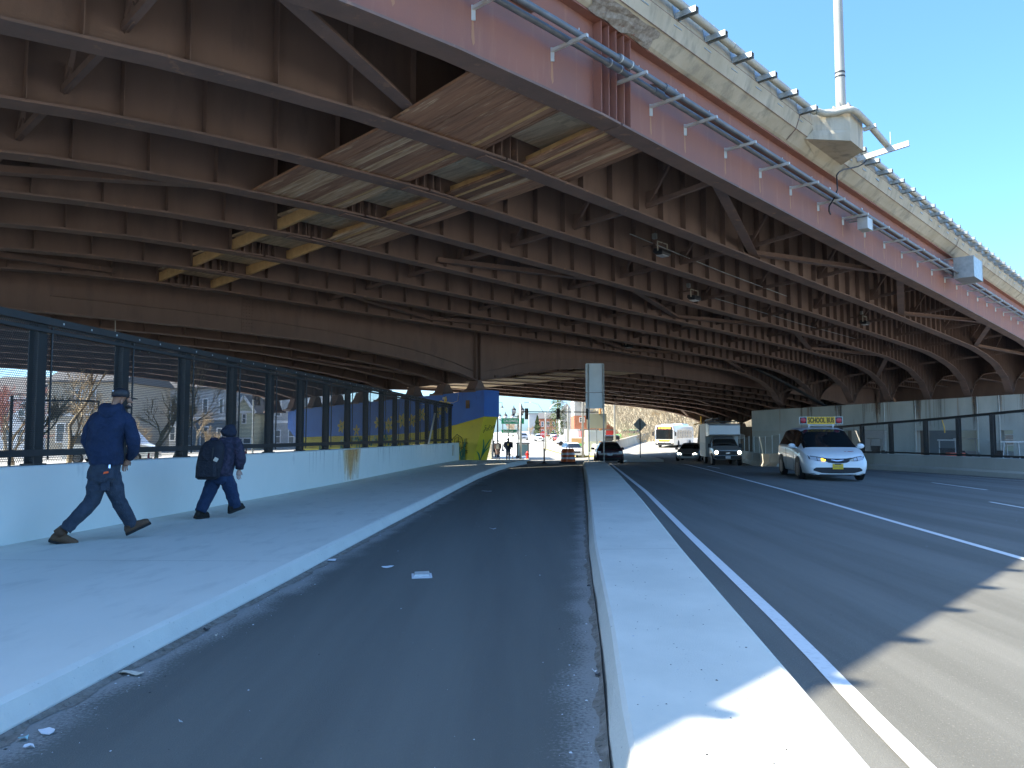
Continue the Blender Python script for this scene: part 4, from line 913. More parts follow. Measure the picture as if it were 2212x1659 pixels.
for base, n in ((38.3,6),(36.9,4),(40.5,5),(34.5,4),(33.2,4),(31.8,4),(27.95,9)):
    tot = MB()
    for i in range(n):
        b0 = base+rnd.uniform(-.25,.25); h = rnd.uniform(.45,.95) if base > 28 else rnd.uniform(.5,1.15)
        m_ = blade(arc(b0, .12, b0+rnd.uniform(-.5,.5), .15+h, rnd.uniform(-.25,.25)), .09, o=.004); tot.add(m_.v, m_.f)
    tot.build('leaf_clump', M['leafpaint'], tm, fix=False)
tot = MB()
for i in range(46):
    d = rnd.uniform(31.8, 38.6); z = rnd.uniform(1.0, 1.33); P = petal_poly(d, z, rnd.uniform(0, 6.28), .22, .1); tot.add([onface(a_, b_, .02+.0006*i) for a_, b_ in P], [tuple(range(len(P)))], i % 2)
tot.build('painted_leaves', [M['leaflight'], M['leafpaint']], tm, fix=False)
# end face: its own plane; u runs along s, painted plant and sprayed tag
def endpt(s, z): return bf(s, 26.5+interp([(0,.85),(2.33,.07)], z)-.012, z)
tot = MB()
for pts in (arc(27.3,.12,27.05,1.35,.28), arc(27.32,.12,27.85,1.4,-.2), arc(27.3,.12,27.78,.85,-.16), arc(27.28,.12,26.9,.62,.1), arc(27.33,.3,27.62,1.12,-.05)):
    m_ = blade(pts, .085, s=endpt); tot.add(m_.v, m_.f)
tot.build('leaf_clump', M['leafpaint'], tm, fix=False)
def stroke(pts, fn, r=.014): 
    return MB().tube([fn(a_, b_) for a_, b_ in pts], r, 4)
SOKE = [[(.16,.9),(.1,.98),(.02,.95),(.03,.8),(.13,.62),(.12,.3),(.0,.1),(-.04,.3),(.14,.55),(.2,.75)],[(.3,.6),(.24,.4),(.3,.25),(.4,.35),(.4,.55),(.3,.6)],[(.5,.95),(.48,.2)],[(.66,.85),(.5,.5),(.7,.2)],[(.74,.45),(.86,.5),(.9,.65),(.82,.7),(.74,.5),(.78,.28),(.92,.3),(1.0,.5)],[(1.02,.5),(1.0,.75),(1.1,.8),(1.12,.55),(1.02,.5)],[(1.12,.75),(1.14,.1),(1.2,-.2)]]
tot = MB()
for st in SOKE: 
    m_ = stroke([(27.06+u*.62, 1.48+v*.42+u*.1) for u, v in st], endpt, .012); tot.add(m_.v, m_.f)
tot.build('sprayed_tag', M['inkblack'], tm, fix=False)
tot = MB(); rnd = random.Random(4)
SC = [[(0,1.25),(.3,1.5),(.65,1.3),(.8,.9)],[(.15,.1),(.1,1.2),(.4,1.35),(.45,.4)],[(.6,.2),(.75,1.1)],[(.8,.3),(1.0,1.25)],[(1.15,.95),(.75,1.0)],[(.05,.7),(.5,.6),(1.0,.75)],[(.0,.45),(.6,.4),(1.1,.5)],[(.3,.15),(.3,1.1),(.6,1.0)],[(.9,.55),(1.1,.35),(.7,.3)],[(.2,.9),(.5,.95),(.2,.5),(.55,.45)]]
for st in SC:
    m_ = stroke([(28.75-u*.95, .25+v*.8) for u, v in st], lambda a_, b_: onface(a_, b_, -.035), .014); tot.add(m_.v, m_.f)
tot.build('sprayed_tag', M['inkblack'], tm, fix=False)
# pier-mounted lamp, cable and plywood patch
mb = MB(); mb.box(-.13,.13,-.02,.0,-.2,.2); o = mb.build('utility_box', M['wood']); o.location = bf(SF-.03, 27.65, 2.95); o.rotation_euler = (0,0,math.atan2(-AX, AY)+math.pi); tag(o, 'small brown box fixed to the blue face of the painted pier near its right end', 'box')
mb = MB(); mb.loft([[(-.14,-.1,.0),(.14,-.1,0),(.14,0,.0),(-.14,0,0)],[(-.1,-.06,.12),(.1,-.06,.12),(.1,0,.12),(-.1,0,.12)]]); o = mb.build('wall_lamp', M['cream']); o.location = bf(SF-.01, 29.4, 3.25); o.rotation_euler = (0,0,math.atan2(-AX, AY)+math.pi); tag(o, 'small white wall lamp on the blue face of the painted pier', 'lamp')
o = MB().tube([bf(SF-.03, 31.5, 3.0), bf(SF-.03, 30, 3.1), bf(SF-.03, 29.2, 3.13), bf(SF-.03, 28.7, 3.05), bf(SF-.03, 28.35, 3.15), bf(SF-.03, 28.3, 3.5)], .012, 5).build('cable', M['cream']); tag(o, 'thin pale cable running along the top of the painted pier to its lamp', 'cable')

# ---------------------------------------------------------------- rust-stained abutment of the far bridge
tr = thing('stained_abutment', 'rust-stained concrete wall pier with pale paint patches beyond the road', 'pier', bf(86, 34, -.3), world=True)
mb = MB(); mb.loft([[bf(85, d, -1), bf(87, d, -1), bf(87, d, 2.4), bf(85, d, 2.4)] for d in (22, 28, 34, 40, 46.5)]); mb.build('abutment_wall', M['rustwall'], tr)
mb = MB()
for c, z, w, h in ((37.3,1.55,1.7,.55),(33.6,1.5,1.2,.6),(42.0,1.3,1.2,.4)):
    rnd = random.Random(int(c)); P = [(c+w*math.cos(a_)*(.75+.3*rnd.random()), z+h*math.sin(a_)*(.75+.3*rnd.random())) for a_ in [i*2*math.pi/11 for i in range(11)]]; mb.add([bf(84.98, a_, b_) for a_, b_ in P], [tuple(range(11))])
mb.build('paint_patches', M['blockwhite'], tr, fix=False)

t = thing('clear_screen', 'pale-posted transparent screen standing on the jersey barrier beyond the box truck', 'screen', (16.5, 52, 0), world=True)
for y in fr(46.5, 61, 2.0):
    x = interp(RB, y)-.1; b = MB(); b.tube([(x, y, gz(x, y)+.8), (x, y, gz(x, y)+2.0)], .03, 6); b.build('post', M['galvl'], t)
b = MB(); b.add([(interp(RB, y)-.1, y, gz(interp(RB, y), y)+z) for y in fr(46.5, 61, 2.0) for z in (.85, 1.95)], [(2*i, 2*i+2, 2*i+3, 2*i+1) for i in range(7)]); b.build('screen_panel', alphamat('clear_panel', (.3,.36,.36), .3), t, fix=False)
# ---------------------------------------------------------------- right-hand barrier and screen fence
tb_ = thing('concrete_barrier', 'low grey concrete barrier along the right edge of the road', 'barrier', (20.6, 31, -.3), world=True)
RBL = [(10,25.2),(24,22.2),(31.1,20.8),(35.4,19.4),(38.5,17.8),(45.4,16.3)]
def rbn(y):
    a_, b_ = interp(RBL, y-.5), interp(RBL, y+.5); v = Vector((b_-a_, 1, 0)).normalized(); return Vector((v.y, -v.x, 0))
mb = MB(); rings = []
for y in fr(12, 45.3, 1.2):
    x = interp(RBL, y); n_ = rbn(y); g0 = gz(x, y); P = lambda o, z: Vector((x, y, g0+z))+n_*o
    rings.append([P(-.3,-.2),P(-.3,.2),P(-.14,.28),P(-.1,.78),P(.16,.8),P(.2,-.2)])
mb.loft(rings); mb.build('barrier_body', M['pierend'], tb_)
tj = thing('jersey_barrier', 'pale jersey barrier segments behind the box truck', 'barrier', (15, 50, -.6), world=True)
for a_, b_ in ((46,48.8),(49,51.8),(52,54.8),(55,57.8),(58,61)):
    mb = MB(); rings = []
    for y in (a_, b_):
        x = interp(RB, y)-.1; g0 = gz(x, y); rings.append([(x-.35,y,g0-.2),(x-.33,y,g0+.1),(x-.15,y,g0+.3),(x-.08,y,g0+.85),(x+.1,y,g0+.85),(x+.3,y,g0-.2)])
    mb.loft(rings); mb.build('barrier_segment', M['kerb'], tj)
tf2 = thing('screen_fence', 'dark framed mesh fence standing on the right-hand barrier', 'fence', (20.8, 31, .5), world=True)
def rft(y): return interp([(12,3.6),(24,2.95),(31,2.42),(38,1.98),(45.4,1.62)], y)
PY = [20.4,22.3,24.2,26.0,27.75,29.4,31.0,32.6,34.2,35.8,37.4,39,40.7,42.4,44.2]
def rf(y): return Vector((interp(RBL, y), y, gz(interp(RBL, y), y)+.8))+rbn(y)*.03
for i, y in enumerate(PY):
    p_ = rf(y); n_ = rbn(y); u_ = Vector((n_.y, -n_.x, 0)); T = Matrix.Translation(Vector((p_.x, p_.y, 0))) @ Matrix(((u_.x, n_.x, 0, 0), (u_.y, n_.y, 0, 0), (0, 0, 1, 0), (0, 0, 0, 1)))
    mb = MB(); mb.box(-.09,.09,-.07,-.058,p_.z,rft(y),0,T); mb.box(-.09,.09,.058,.07,p_.z,rft(y),0,T); mb.box(-.006,.006,-.06,.06,p_.z,rft(y),0,T); mb.build('post', M['fence'], tf2)
    if i < len(PY)-1:
        pts = []
        for q in (y, PY[i+1]): c = rf(q)-rbn(q)*.09; pts.append((c.x, c.y, c.z+.06, rft(q)-.04))
        hexpanel('mesh_panel', pts, tf2, 'hexl')
for za, zb_ in ((-.06,.05),):
    mb = MB(); mb.loft([[Vector((rf(y).x-.07, y, rft(y)+za)), Vector((rf(y).x+.07, y, rft(y)+za)), Vector((rf(y).x+.07, y, rft(y)+zb_)), Vector((rf(y).x-.07, y, rft(y)+zb_))] for y in PY]); mb.build('top_rail', M['fence'], tf2)
mb = MB(); mb.loft([[Vector((rf(y).x-.12, y, rf(y).z+.04)), Vector((rf(y).x-.08, y, rf(y).z+.04)), Vector((rf(y).x-.08, y, rf(y).z+.11)), Vector((rf(y).x-.12, y, rf(y).z+.11))] for y in PY]); mb.build('bottom_rail', M['fence'], tf2)
# ---------------------------------------------------------------- vehicles (local frame: +x forward, y to the left, z up)
def wheel(parent, x, y, r, w, side, lab=None):
    t = MB(); t.lathe([(r*.66, -w/2), (r*.93, -w/2), (r, -w*.36), (r, w*.36), (r*.93, w/2), (r*.66, w/2)], (x, y, r), 24, 0, 'y'); wo = t.build('wheel', M['rubber'], parent, smooth=40)
    m = MB(); yy = y+side*w*.42; m.lathe([(r*.67, yy-y-.02), (r*.67, yy-y), (r*.6, yy-y-.02)], (x, y, r), 20, 0, 'y')
    for k in range(5):
        a = 2*math.pi*k/5+.3; m.bar((x, yy-side*.01, r), (x+math.cos(a)*r*.62, yy-side*.01, r+math.sin(a)*r*.62), .07, .03, 0, (0,1,0))
    m.lathe([(r*.16, yy-y-.02), (r*.12, yy-y+side*.01)], (x, y, r), 12, 0, 'y'); m.build('rim', M['rim'], wo, smooth=30)
    return wo
def car_body(stations):
    """stations: (x, wlow, wmid, wbelt, wroof, zbot, zbelt, ztop, crown) -> rings"""
    rings = []
    for x, wl, wm, wb, wr, z0, zb_, zt, gh in stations:
        zm = lerp(z0, zb_, .45)
        half = [(wl*.82, z0), (wl, z0+.06), (wm, zm), (wm*.995, lerp(zm, zb_, .55)), (wb, zb_), (lerp(wb, wr, .12), lerp(zb_, zt, .1)), (lerp(wb, wr, .62), lerp(zb_, zt, .55)), (wr, lerp(zb_, zt, .88)), (wr*.8, lerp(zb_, zt, .975)), (wr*.4, zt)]
        rings.append([(x, -y, z) for y, z in half]+[(x, y, z) for y, z in reversed(half)])
    return rings
def make_car(name, label, cat, loc, rz, paint, st, side_win, wind, rear, wheels, wr=.32, lights=True, group=None, arch=.38, ww=.2, wyo=None, detail=None, frontlit=False):
    t = thing(name, label, cat, loc, rz, group)
    rings = car_body(st); n = 20
    body = MB(); gl = MB(); wind_m = MB()
    for i in range(len(rings)-1):
        xa, xb = st[i][0], st[i+1][0]; xm = (xa+xb)/2
        for k in range(n):
            q = [rings[i][k], rings[i][(k+1) % n], rings[i+1][(k+1) % n], rings[i+1][k]]
            gh = st[i][8] and st[i+1][8]
            side = k in (5, 6) or k in (12, 13)
            top = 5 <= k <= 13
            if side and gh and any(a <= xm <= b for a, b in side_win): gl.add(q, [(0,1,2,3)])
            elif top and wind[0] <= xm <= wind[1] and k not in (5, 13): gl.add(q, [(0,1,2,3)])
            elif top and rear[0] <= xm <= rear[1] and k not in (5, 13): gl.add(q, [(0,1,2,3)])
            else: body.add(q, [(0,1,2,3)])
    body.add(rings[0], [tuple(range(n-1,-1,-1))]); body.add(rings[-1], [tuple(range(n))])
    def weld(o, s=True):
        bm = bmesh.new(); bm.from_mesh(o.data); bmesh.ops.remove_doubles(bm, verts=bm.verts, dist=.0005); bmesh.ops.recalc_face_normals(bm, faces=bm.faces); bm.to_mesh(o.data); bm.free(); o.data.shade_smooth(); o.data.set_sharp_from_angle(angle=R(38))
    bo = body.build('body', paint, t, fix=False); weld(bo)
    go = gl.build('window', M['glass'], t, fix=False); weld(go)
    v = [Vector(p) for r_ in rings for p in r_]; f = [(i*n+k, i*n+(k+1) % n, (i+1)*n+(k+1) % n, (i+1)*n+k) for i in range(len(rings)-1) for k in range(n)]+[tuple(range(n-1,-1,-1)), tuple((len(rings)-1)*n+k for k in range(n))]
    bvh = BVHTree.FromPolygons(v, f)
    W_ = max(s[2] for s in st)
    for x, sy in [(x, s) for x in wheels for s in (-1, 1)]:
        y = sy*(W_-ww/2+.01 if wyo is None else wyo)
        a = MB(); a.lathe([(arch, -.02), (arch, .0)], (x, sy*(W_+.004), wr+.02), 24, 0, 'y'); a.v = [(p[0], p[1], max(p[2], .16)) for p in a.v]; a.build('wheel_well_shade', M['plastic'], t)  # black disc on the flank paints in the shaded hollow of the wheel well
        wheel(t, x, y+sy*.012, wr, ww, sy)
    X1 = max(s[0] for s in st); X0 = min(s[0] for s in st)
    def patch(name_, up, lo, m, off=.008, front=True, rows=4, cols=3, glow=None, parent=None):
        mb = MB(); U = []; Lw = []
        for P, D in ((up, U), (lo, Lw)):
            for a_, b_ in zip(P, P[1:]):
                for q in range(cols): D.append((lerp(a_[0], b_[0], q/cols), lerp(a_[1], b_[1], q/cols)))
            D.append(P[-1])
        vs = []
        for r_ in range(rows+1):
            for (ya, za), (yb, zb_) in zip(U, Lw):
                y, z = lerp(ya, yb, r_/rows), lerp(za, zb_, r_/rows)
                h = bvh.ray_cast(Vector(((X1+1) if front else (X0-1), y, z)), Vector((-1 if front else 1, 0, 0)))
                x = h[0].x if h[0] else ((X1 if front else X0)-(.3 if front else -.3)); vs.append((x+(off if front else -off), y, z))
        nc = len(U); mb.add(vs, [(r_*nc+i, r_*nc+i+1, (r_+1)*nc+i+1, (r_+1)*nc+i) for r_ in range(rows) for i in range(nc-1)])
        return mb.build(name_, m, parent or t, smooth=True)
    def mirror(x, y, z, m=paint):
        for sy in (-1, 1):
            b = MB(); b.ball((x, sy*(y+.13), z), (.07, .13, .09), 0, 10, 6); b.bar((x, sy*(y-.06), z-.06), (x, sy*(y+.08), z-.04), .04, .05); b.build('side_mirror', m, t, smooth=True)
    return t, patch, mirror, bvh
def sym(pts): return pts+[(-a, b) for a, b in reversed(pts)]
VAN = [  # x, wlow, wmid, wbelt, wroof, zbot, zbelt, ztop, greenhouse
 (-2.58,.70,.86,.84,.62,.42,1.0,1.15,0),(-2.52,.86,.95,.93,.68,.28,1.06,1.45,1),(-2.42,.9,.98,.96,.70,.24,1.08,1.62,1),(-2.2,.93,1.0,.975,.71,.22,1.09,1.70,1),(-1.7,.94,1.01,.98,.72,.2,1.09,1.745,1),(-1.0,.94,1.01,.98,.73,.2,1.08,1.77,1),(-.3,.94,1.01,.98,.73,.2,1.06,1.775,1),(.3,.94,1.01,.975,.73,.2,1.05,1.755,1),(.62,.94,1.01,.97,.72,.2,1.04,1.70,1),
 (.9,.94,1.01,.965,.73,.2,1.035,1.56,1),(1.2,.94,1.01,.96,.75,.2,1.03,1.38,1),(1.5,.94,1.01,.955,.78,.2,1.01,1.2,1),(1.72,.94,1.01,.95,.8,.2,.99,1.09,1),(1.85,.94,1.0,.94,.78,.2,.965,1.045,0),(2.1,.92,.985,.91,.7,.2,.9,.99,0),(2.35,.89,.95,.86,.62,.2,.8,.9,0),(2.5,.84,.89,.78,.52,.2,.7,.8,0),(2.58,.76,.8,.68,.4,.22,.62,.68,0),(2.61,.66,.7,.6,.34,.26,.56,.6,0)]
def ground_at(x, y, z=None):
    h = ray(x, y); Y = 20.
    for _ in range(40): zz = gz(h[0]*Y, Y); Y = lerp(Y, (zz-CAM_H)/h[1], .7) if h[1] < -.0005 else Y
    return Vector((h[0]*Y, Y, gz(h[0]*Y, Y)))
vl = Vector((10.85, 27.3, gz(10.85, 27.3)))
vrz = math.atan2(-.90, -.43)+R(0)
vrz = R(-99.5)
VSC = 1.04
t, patch, mirror, bvh = make_car('school_minivan', 'white minivan with a yellow school bus sign on its roof driving towards the camera', 'minivan', vl, vrz, M['vwhite'], VAN,
    [(-2.3,-1.2),(-1.1,.05),(.15,1.15)], (.75, 1.74), (-2.53,-2.3), (-1.55, 1.5), wr=.35, arch=.42)
mirror(1.05, .98, 1.12)
patch('headlamp', [(.86,.83),(.62,.80),(.45,.76),(.34,.70)], [(.84,.72),(.62,.66),(.47,.655),(.34,.665)], M['plastic'], .006); patch('headlamp', [(-.86,.83),(-.62,.80),(-.45,.76),(-.34,.70)], [(-.84,.72),(-.62,.66),(-.47,.655),(-.34,.665)], M['plastic'], .006)
for sy in (1, -1):
    patch('lamp_reflector', [(sy*.82,.8),(sy*.62,.785)], [(sy*.8,.7),(sy*.62,.67)], M['lamp'], .016); patch('lamp_reflector', [(sy*.6,.77),(sy*.5,.75)], [(sy*.6,.68),(sy*.5,.67)], M['lamp'], .016)
patch('turn_signal', [(-.49,.745),(-.36,.695)], [(-.49,.665),(-.37,.668)], M['amber_on'], .018); patch('turn_signal', [(.49,.745),(.36,.695)], [(.49,.665),(.37,.668)], M['cream'], .018)
patch('grille', sym([(.44,.765),(.3,.745),(.12,.735)]), sym([(.42,.68),(.28,.61),(.12,.585)]), M['plastic'], .004)
patch('winged_badge', sym([(.2,.705),(.1,.7),(.03,.685)]), sym([(.19,.69),(.1,.665),(.03,.655)]), M['chrome'], .014, rows=2)
patch('lower_intake', sym([(.74,.4),(.66,.45),(.3,.455)]), sym([(.74,.35),(.5,.28),(.25,.265)]), M['plastic'], .006)
patch('lower_skirt', sym([(.8,.235),(.4,.235)]), sym([(.8,.2),(.4,.2)]), M['plastic'], .004)
b = MB(); b.box(2.63, 2.645, -.16, .16, .4, .57); pl = b.build('number_plate', M['plate_y'], t); text_obj('109 875', .1, M['gold'], 'plate_number', pl, (2.649, 0, .475), (R(90), 0, R(90)), width=.25, bold=.003)
b = MB(); b.box(2.646, 2.652, -.1, .1, .545, .575); b.build('plate_tab', M['plastic'], pl)
o = text_obj('V1507', .08, M['vred'], 'hood_number', t, (0,0,0), (0,0,0), width=.3); 
h = bvh.ray_cast(Vector((2.2, .45, 3)), Vector((0,0,-1))); o.location = h[0]+Vector((0,0,.006)); o.rotation_euler = (R(22), 0, R(90))
# roof sign
b = MB(); b.box(.38, .44, -.72, .72, 1.87, 2.13); sg = b.build('roof_sign', M['galvl'], t)
b = MB(); b.box(.44, .45, -.46, .46, 1.875, 2.125); b.build('sign_face', M['signyellow'], sg)
text_obj('SCHOOL BUS', .25, M['inkblack'], 'sign_lettering', sg, (.453, 0, 2.0), (R(90), 0, R(90)), width=.86, bold=.006)
for sy in (-1, 1):
    b = MB(); b.box(.44, .447, sy*.59-.11, sy*.59+.11, 1.89, 2.11); b.build('lamp_surround', M['plastic'], sg)
    b = MB(); b.lathe([(.095, .447), (.09, .458), (.05, .466)], (0, sy*.59, 2.0), 18, 0, 'x'); b.build('red_lamp', M['redlens'], sg, smooth=40)
b = MB(); b.bar((.4,-.4,1.75),(.4,-.4,1.88),.04,.04); b.bar((.4,.4,1.75),(.4,.4,1.88),.04,.04); b.bar((.4,-.45,1.84),(.4,.45,1.84),.05,.03); b.build('sign_legs', M['blockwhite'], sg)
for sy in (-1,):
    b = MB()
    for x in (-.62, .75): b.box(x-.006, x+.006, sy*1.012-.003, sy*1.012+.003, .3, 1.02)
    b.build('door_seams', M['plastic'], t)
# driver behind the windscreen: head and shoulders
b = MB(); b.ball((.98, .38, 1.2), (.08, .075, .1), 0, 10, 8); 
dr = b.build('person', M['skin_pale'], smooth=True); dr.parent = None; dr.matrix_world = t.matrix_world.copy(); tag(dr, 'driver of the white minivan, head seen dimly through the windscreen', 'person')
b = MB(); b.ball((.85, .38, 1.22), (.1, .09, .11), 0, 10, 8); b.build('hair', M['hair'], dr, smooth=True)
b = MB(); b.ball((.8, .38, .98), (.14, .24, .16), 0, 12, 8); b.build('top_garment', M['coat'], dr, smooth=True)

# box truck ------------------------------------------------------------
tl = Vector((14.6, 53.5, gz(14.6, 53.5))); trz = R(-97)
TR = [(-.35,.86,.93,.9,.7,.5,1.28,1.95,1),(.2,.88,.95,.9,.7,.45,1.26,1.98,1),(.55,.88,.95,.9,.7,.42,1.25,1.96,1),(.8,.88,.95,.9,.71,.42,1.25,1.8,1),(1.1,.88,.95,.9,.74,.42,1.24,1.56,1),(1.38,.88,.95,.9,.77,.42,1.23,1.34,1),(1.5,.88,.95,.89,.76,.42,1.2,1.28,0),(1.9,.87,.94,.88,.72,.42,1.12,1.2,0),(2.25,.87,.93,.87,.7,.42,1.04,1.1,0),(2.3,.85,.9,.84,.66,.45,.98,1.04,0)]
t, patch, mirror, bvh = make_car('box_truck', 'grey-white box truck with lit headlights and a rolled ladder rack on top', 'truck', tl, trz, M['vgrey'], TR, [(-.1,.35),(.4,.95)], (.7, 1.42), (-9,-8), (-2.35, 1.5), wr=.38, arch=.45)
b = MB(); b.loft([[(-3.6,-1.12,.55),(-3.6,1.12,.55),(-3.6,1.12,2.85),(-3.6,-1.12,2.85)],[(-.35,-1.12,.55),(-.35,1.12,.55),(-.35,1.12,2.85),(-.35,-1.12,2.85)]]); b.build('cargo_box', mat('box_panel', (.62,.65,.62), .5, c2=(.57,.6,.57), sc1=1), t)
b = MB(); b.loft([[(-.35,-1.1,1.98),(-.35,1.1,1.98),(-.35,1.1,2.84),(-.35,-1.1,2.84)],[(.75,-1.08,2.0),(.75,1.08,2.0),(.75,1.08,2.8),(.75,-1.08,2.8)],[(1.0,-1.0,2.1),(1.0,1.0,2.1),(.95,1.0,2.7),(.95,-1.0,2.7)]]); b.build('cab_overhang', M['vwhite'], t, smooth=30)
b = MB()
for z in (1.0, 1.5): b.box(-3.3,-.5,-1.135,-1.12,z-.02,z)
for x in (-2.9,-2.2,-1.5,-.8): b.box(x-.01,x+.01,-1.135,-1.12,.6,1.5)
b.build('side_lockers', M['galv'], t)
patch('grille', sym([(.62,1.0),(.3,1.0)]), sym([(.62,.72),(.3,.72)]), M['plastic'], .01); patch('bumper', sym([(.88,.7),(.4,.7)]), sym([(.88,.46),(.4,.46)]), M['plastic'], .05)
for sy in (-1, 1):
    patch('headlamp', [(sy*.85,1.0),(sy*.64,1.0)], [(sy*.85,.82),(sy*.64,.82)], M['lamp'], .012); b = MB(); b.lathe([(.105,.0),(.1,.03)], (2.3, sy*.74, .91), 14, 0, 'x'); b.build('headlamp_bulb', M['lamp_on'], t)
    patch('turn_signal', [(sy*.87,.81),(sy*.62,.81)], [(sy*.87,.72),(sy*.62,.72)], M['amber'], .014)
    b = MB(); b.box(1.0,1.08,sy*1.02-.1,sy*1.02+.1,1.2,1.48); b.bar((1.05,sy*.9,1.3),(1.05,sy*1.0,1.3),.03,.03); b.build('side_mirror', M['plastic'], t)
b = MB(); b.prism([(2.315,-.14,.875),(2.315,-.05,.89),(2.315,.05,.905),(2.315,.14,.88),(2.315,.14,.845),(2.315,.05,.83),(2.315,-.05,.82),(2.315,-.14,.84)], (.02,0,0)); b.build('bar_badge', M['chrome'], t)
b = MB(); b.box(2.36,2.375,-.16,.16,.5,.66); pl = b.build('number_plate', M['plate_w'], t)
b = MB()
for x in (-2.8,-1.2,.1): b.bar((x,-1.0,2.85),(x,-1.0,3.0),.04,.04); b.bar((x,1.0,2.85),(x,1.0,3.0),.04,.04); b.bar((x,-1.05,3.0),(x,1.05,3.0),.05,.05)
b.build('roof_rack', M['black'], t)
b = MB()
for yy in (-.75,-.35): b.bar((-3.2,yy,3.12),(.5,yy+.05,3.2),.07,.1)
for k in range(11): b.bar((-3.0+.32*k,-.75,3.14),(-3.0+.32*k,-.35,3.14),.04,.04)
ld_ = b.build('ladder', M['plastic']); ld_.matrix_world = t.matrix_world.copy(); tag(ld_, 'black ladder strapped on the roof rack of the box truck', 'ladder')
# cars -----------------------------------------------------------------
SED = [(-2.25,.68,.8,.76,.5,.36,.86,.93,0),(-2.15,.8,.87,.83,.6,.26,.93,1.0,0),(-1.75,.84,.9,.86,.62,.22,.94,1.06,1),(-1.3,.86,.91,.87,.58,.2,.93,1.28,1),(-.9,.86,.91,.87,.56,.2,.92,1.41,1),(-.3,.86,.91,.87,.56,.2,.91,1.45,1),(.2,.86,.91,.87,.57,.2,.9,1.43,1),(.5,.86,.91,.87,.6,.2,.9,1.33,1),(.9,.86,.91,.865,.66,.2,.89,1.1,1),(1.1,.86,.91,.86,.68,.2,.88,.98,1),(1.3,.85,.9,.84,.6,.2,.84,.92,0),(1.8,.82,.87,.79,.5,.2,.76,.84,0),(2.15,.74,.8,.7,.4,.22,.66,.72,0),(2.25,.6,.68,.58,.34,.28,.56,.6,0)]
HAT = [(-1.98,.7,.8,.77,.55,.4,.86,.92,0),(-1.94,.8,.86,.83,.6,.28,.92,1.0,1),(-1.8,.83,.88,.85,.6,.24,.94,1.18,1),(-1.5,.85,.9,.86,.58,.2,.94,1.38,1),(-1.0,.86,.9,.86,.57,.2,.93,1.46,1),(-.3,.86,.9,.86,.57,.2,.92,1.48,1),(.2,.86,.9,.86,.58,.2,.91,1.44,1),(.55,.86,.9,.86,.6,.2,.9,1.31,1),(.95,.86,.9,.855,.65,.2,.89,1.08,1),(1.15,.85,.89,.85,.66,.2,.87,.97,1),(1.35,.84,.88,.82,.6,.2,.82,.9,0),(1.8,.8,.84,.75,.45,.2,.72,.78,0),(1.98,.66,.7,.6,.34,.25,.58,.62,0)]
SUV = [(-2.2,.7,.84,.8,.62,.5,1.0,1.1,0),(-2.14,.84,.9,.87,.66,.34,1.05,1.3,1),(-2.0,.87,.93,.9,.68,.3,1.06,1.6,1),(-1.6,.88,.94,.9,.68,.28,1.06,1.7,1),(-.6,.88,.94,.9,.68,.28,1.05,1.72,1),(.2,.88,.94,.9,.68,.28,1.04,1.7,1),(.5,.88,.94,.9,.68,.28,1.03,1.6,1),(.95,.88,.94,.89,.72,.28,1.02,1.25,1),(1.15,.88,.93,.88,.72,.28,1.01,1.1,1),(1.3,.87,.92,.87,.66,.28,.98,1.05,0),(1.9,.84,.88,.82,.55,.28,.88,.96,0),(2.15,.74,.8,.72,.5,.32,.72,.78,0)]
def simple_car(kind, name, label, cat, px, py, Y, face, paint, lit=False, group=None, xy=None, rearlamps=True):
    st, sw, wd, rr, wh = {'sed': (SED, [(-1.6,-.35),(-.25,.9)], (.45,1.12), (-1.8,-1.0), (-1.35,1.35)), 'hat': (HAT, [(-1.7,-.4),(-.3,.95)], (.4,1.17), (-1.95,-1.3), (-1.2,1.25)), 'suv': (SUV, [(-1.9,-.5),(-.4,.9)], (.45,1.17), (-2.15,-1.8), (-1.35,1.35))}[kind]
    if xy: x, y = xy
    else: r_ = ray(px, py); x, y = r_[0]*Y, Y
    t, patch, mirror, bvh = make_car(name, label, cat, (x, y, gz(x, y)), R(face), paint, st, sw, wd, rr, wh, wr=.33 if kind != 'suv' else .37, group=group, arch=.38 if kind != 'suv' else .43)
    k = {'sed': 0, 'hat': 0, 'suv': .16}[kind]
    for sy in (-1, 1):
        patch('headlamp', [(sy*.72,.68+k),(sy*.45,.62+k)], [(sy*.72,.58+k),(sy*.45,.54+k)], M['lamp_on'] if lit else M['lamp'], .01)
        patch('tail_lamp', [(sy*.78,.86+k),(sy*.58,.84+k)], [(sy*.78,.7+k),(sy*.58,.72+k)], M['redlens'] if kind != 'hat' else M['lamp'], .01, front=False)
    patch('grille', sym([(.35,.6+k),(.2,.6+k)]), sym([(.35,.4+k),(.2,.4+k)]), M['plastic'], .008)
    patch('rear_bumper', sym([(.75,.44+k),(.3,.42+k)]), sym([(.72,.3+k),(.3,.3+k)]), M['plastic'], .02, front=False)
    X0 = st[0][0]
    b = MB(); b.box(X0-.045, X0-.03, -.16, .16, .56+k, .7+k); b.build('number_plate', M['plate_w'], t); mirror(.7, .88, .97+k)
    return t
simple_car('hat', 'hatchback', 'dark maroon hatchback seen from behind just past the end of the median', 'car', 1314, 1000, 52.5, 86, M['vmaroon'])
simple_car('sed', 'sedan', 'silver-blue sedan half hidden behind the box truck with a lit headlight', 'car', 1492, 990, 62, -90-20, M['vgrey'], True)
simple_car('suv', 'white_car', 'white car turning towards the camera behind the orange barrel', 'car', 1237, 985, 88, -90+10, M['vwhite'])
simple_car('suv', 'white_suv', 'white suv driving towards the camera in the middle of the sunlit street', 'suv', 1165, 950, 178, -90+4, M['vwhite'])
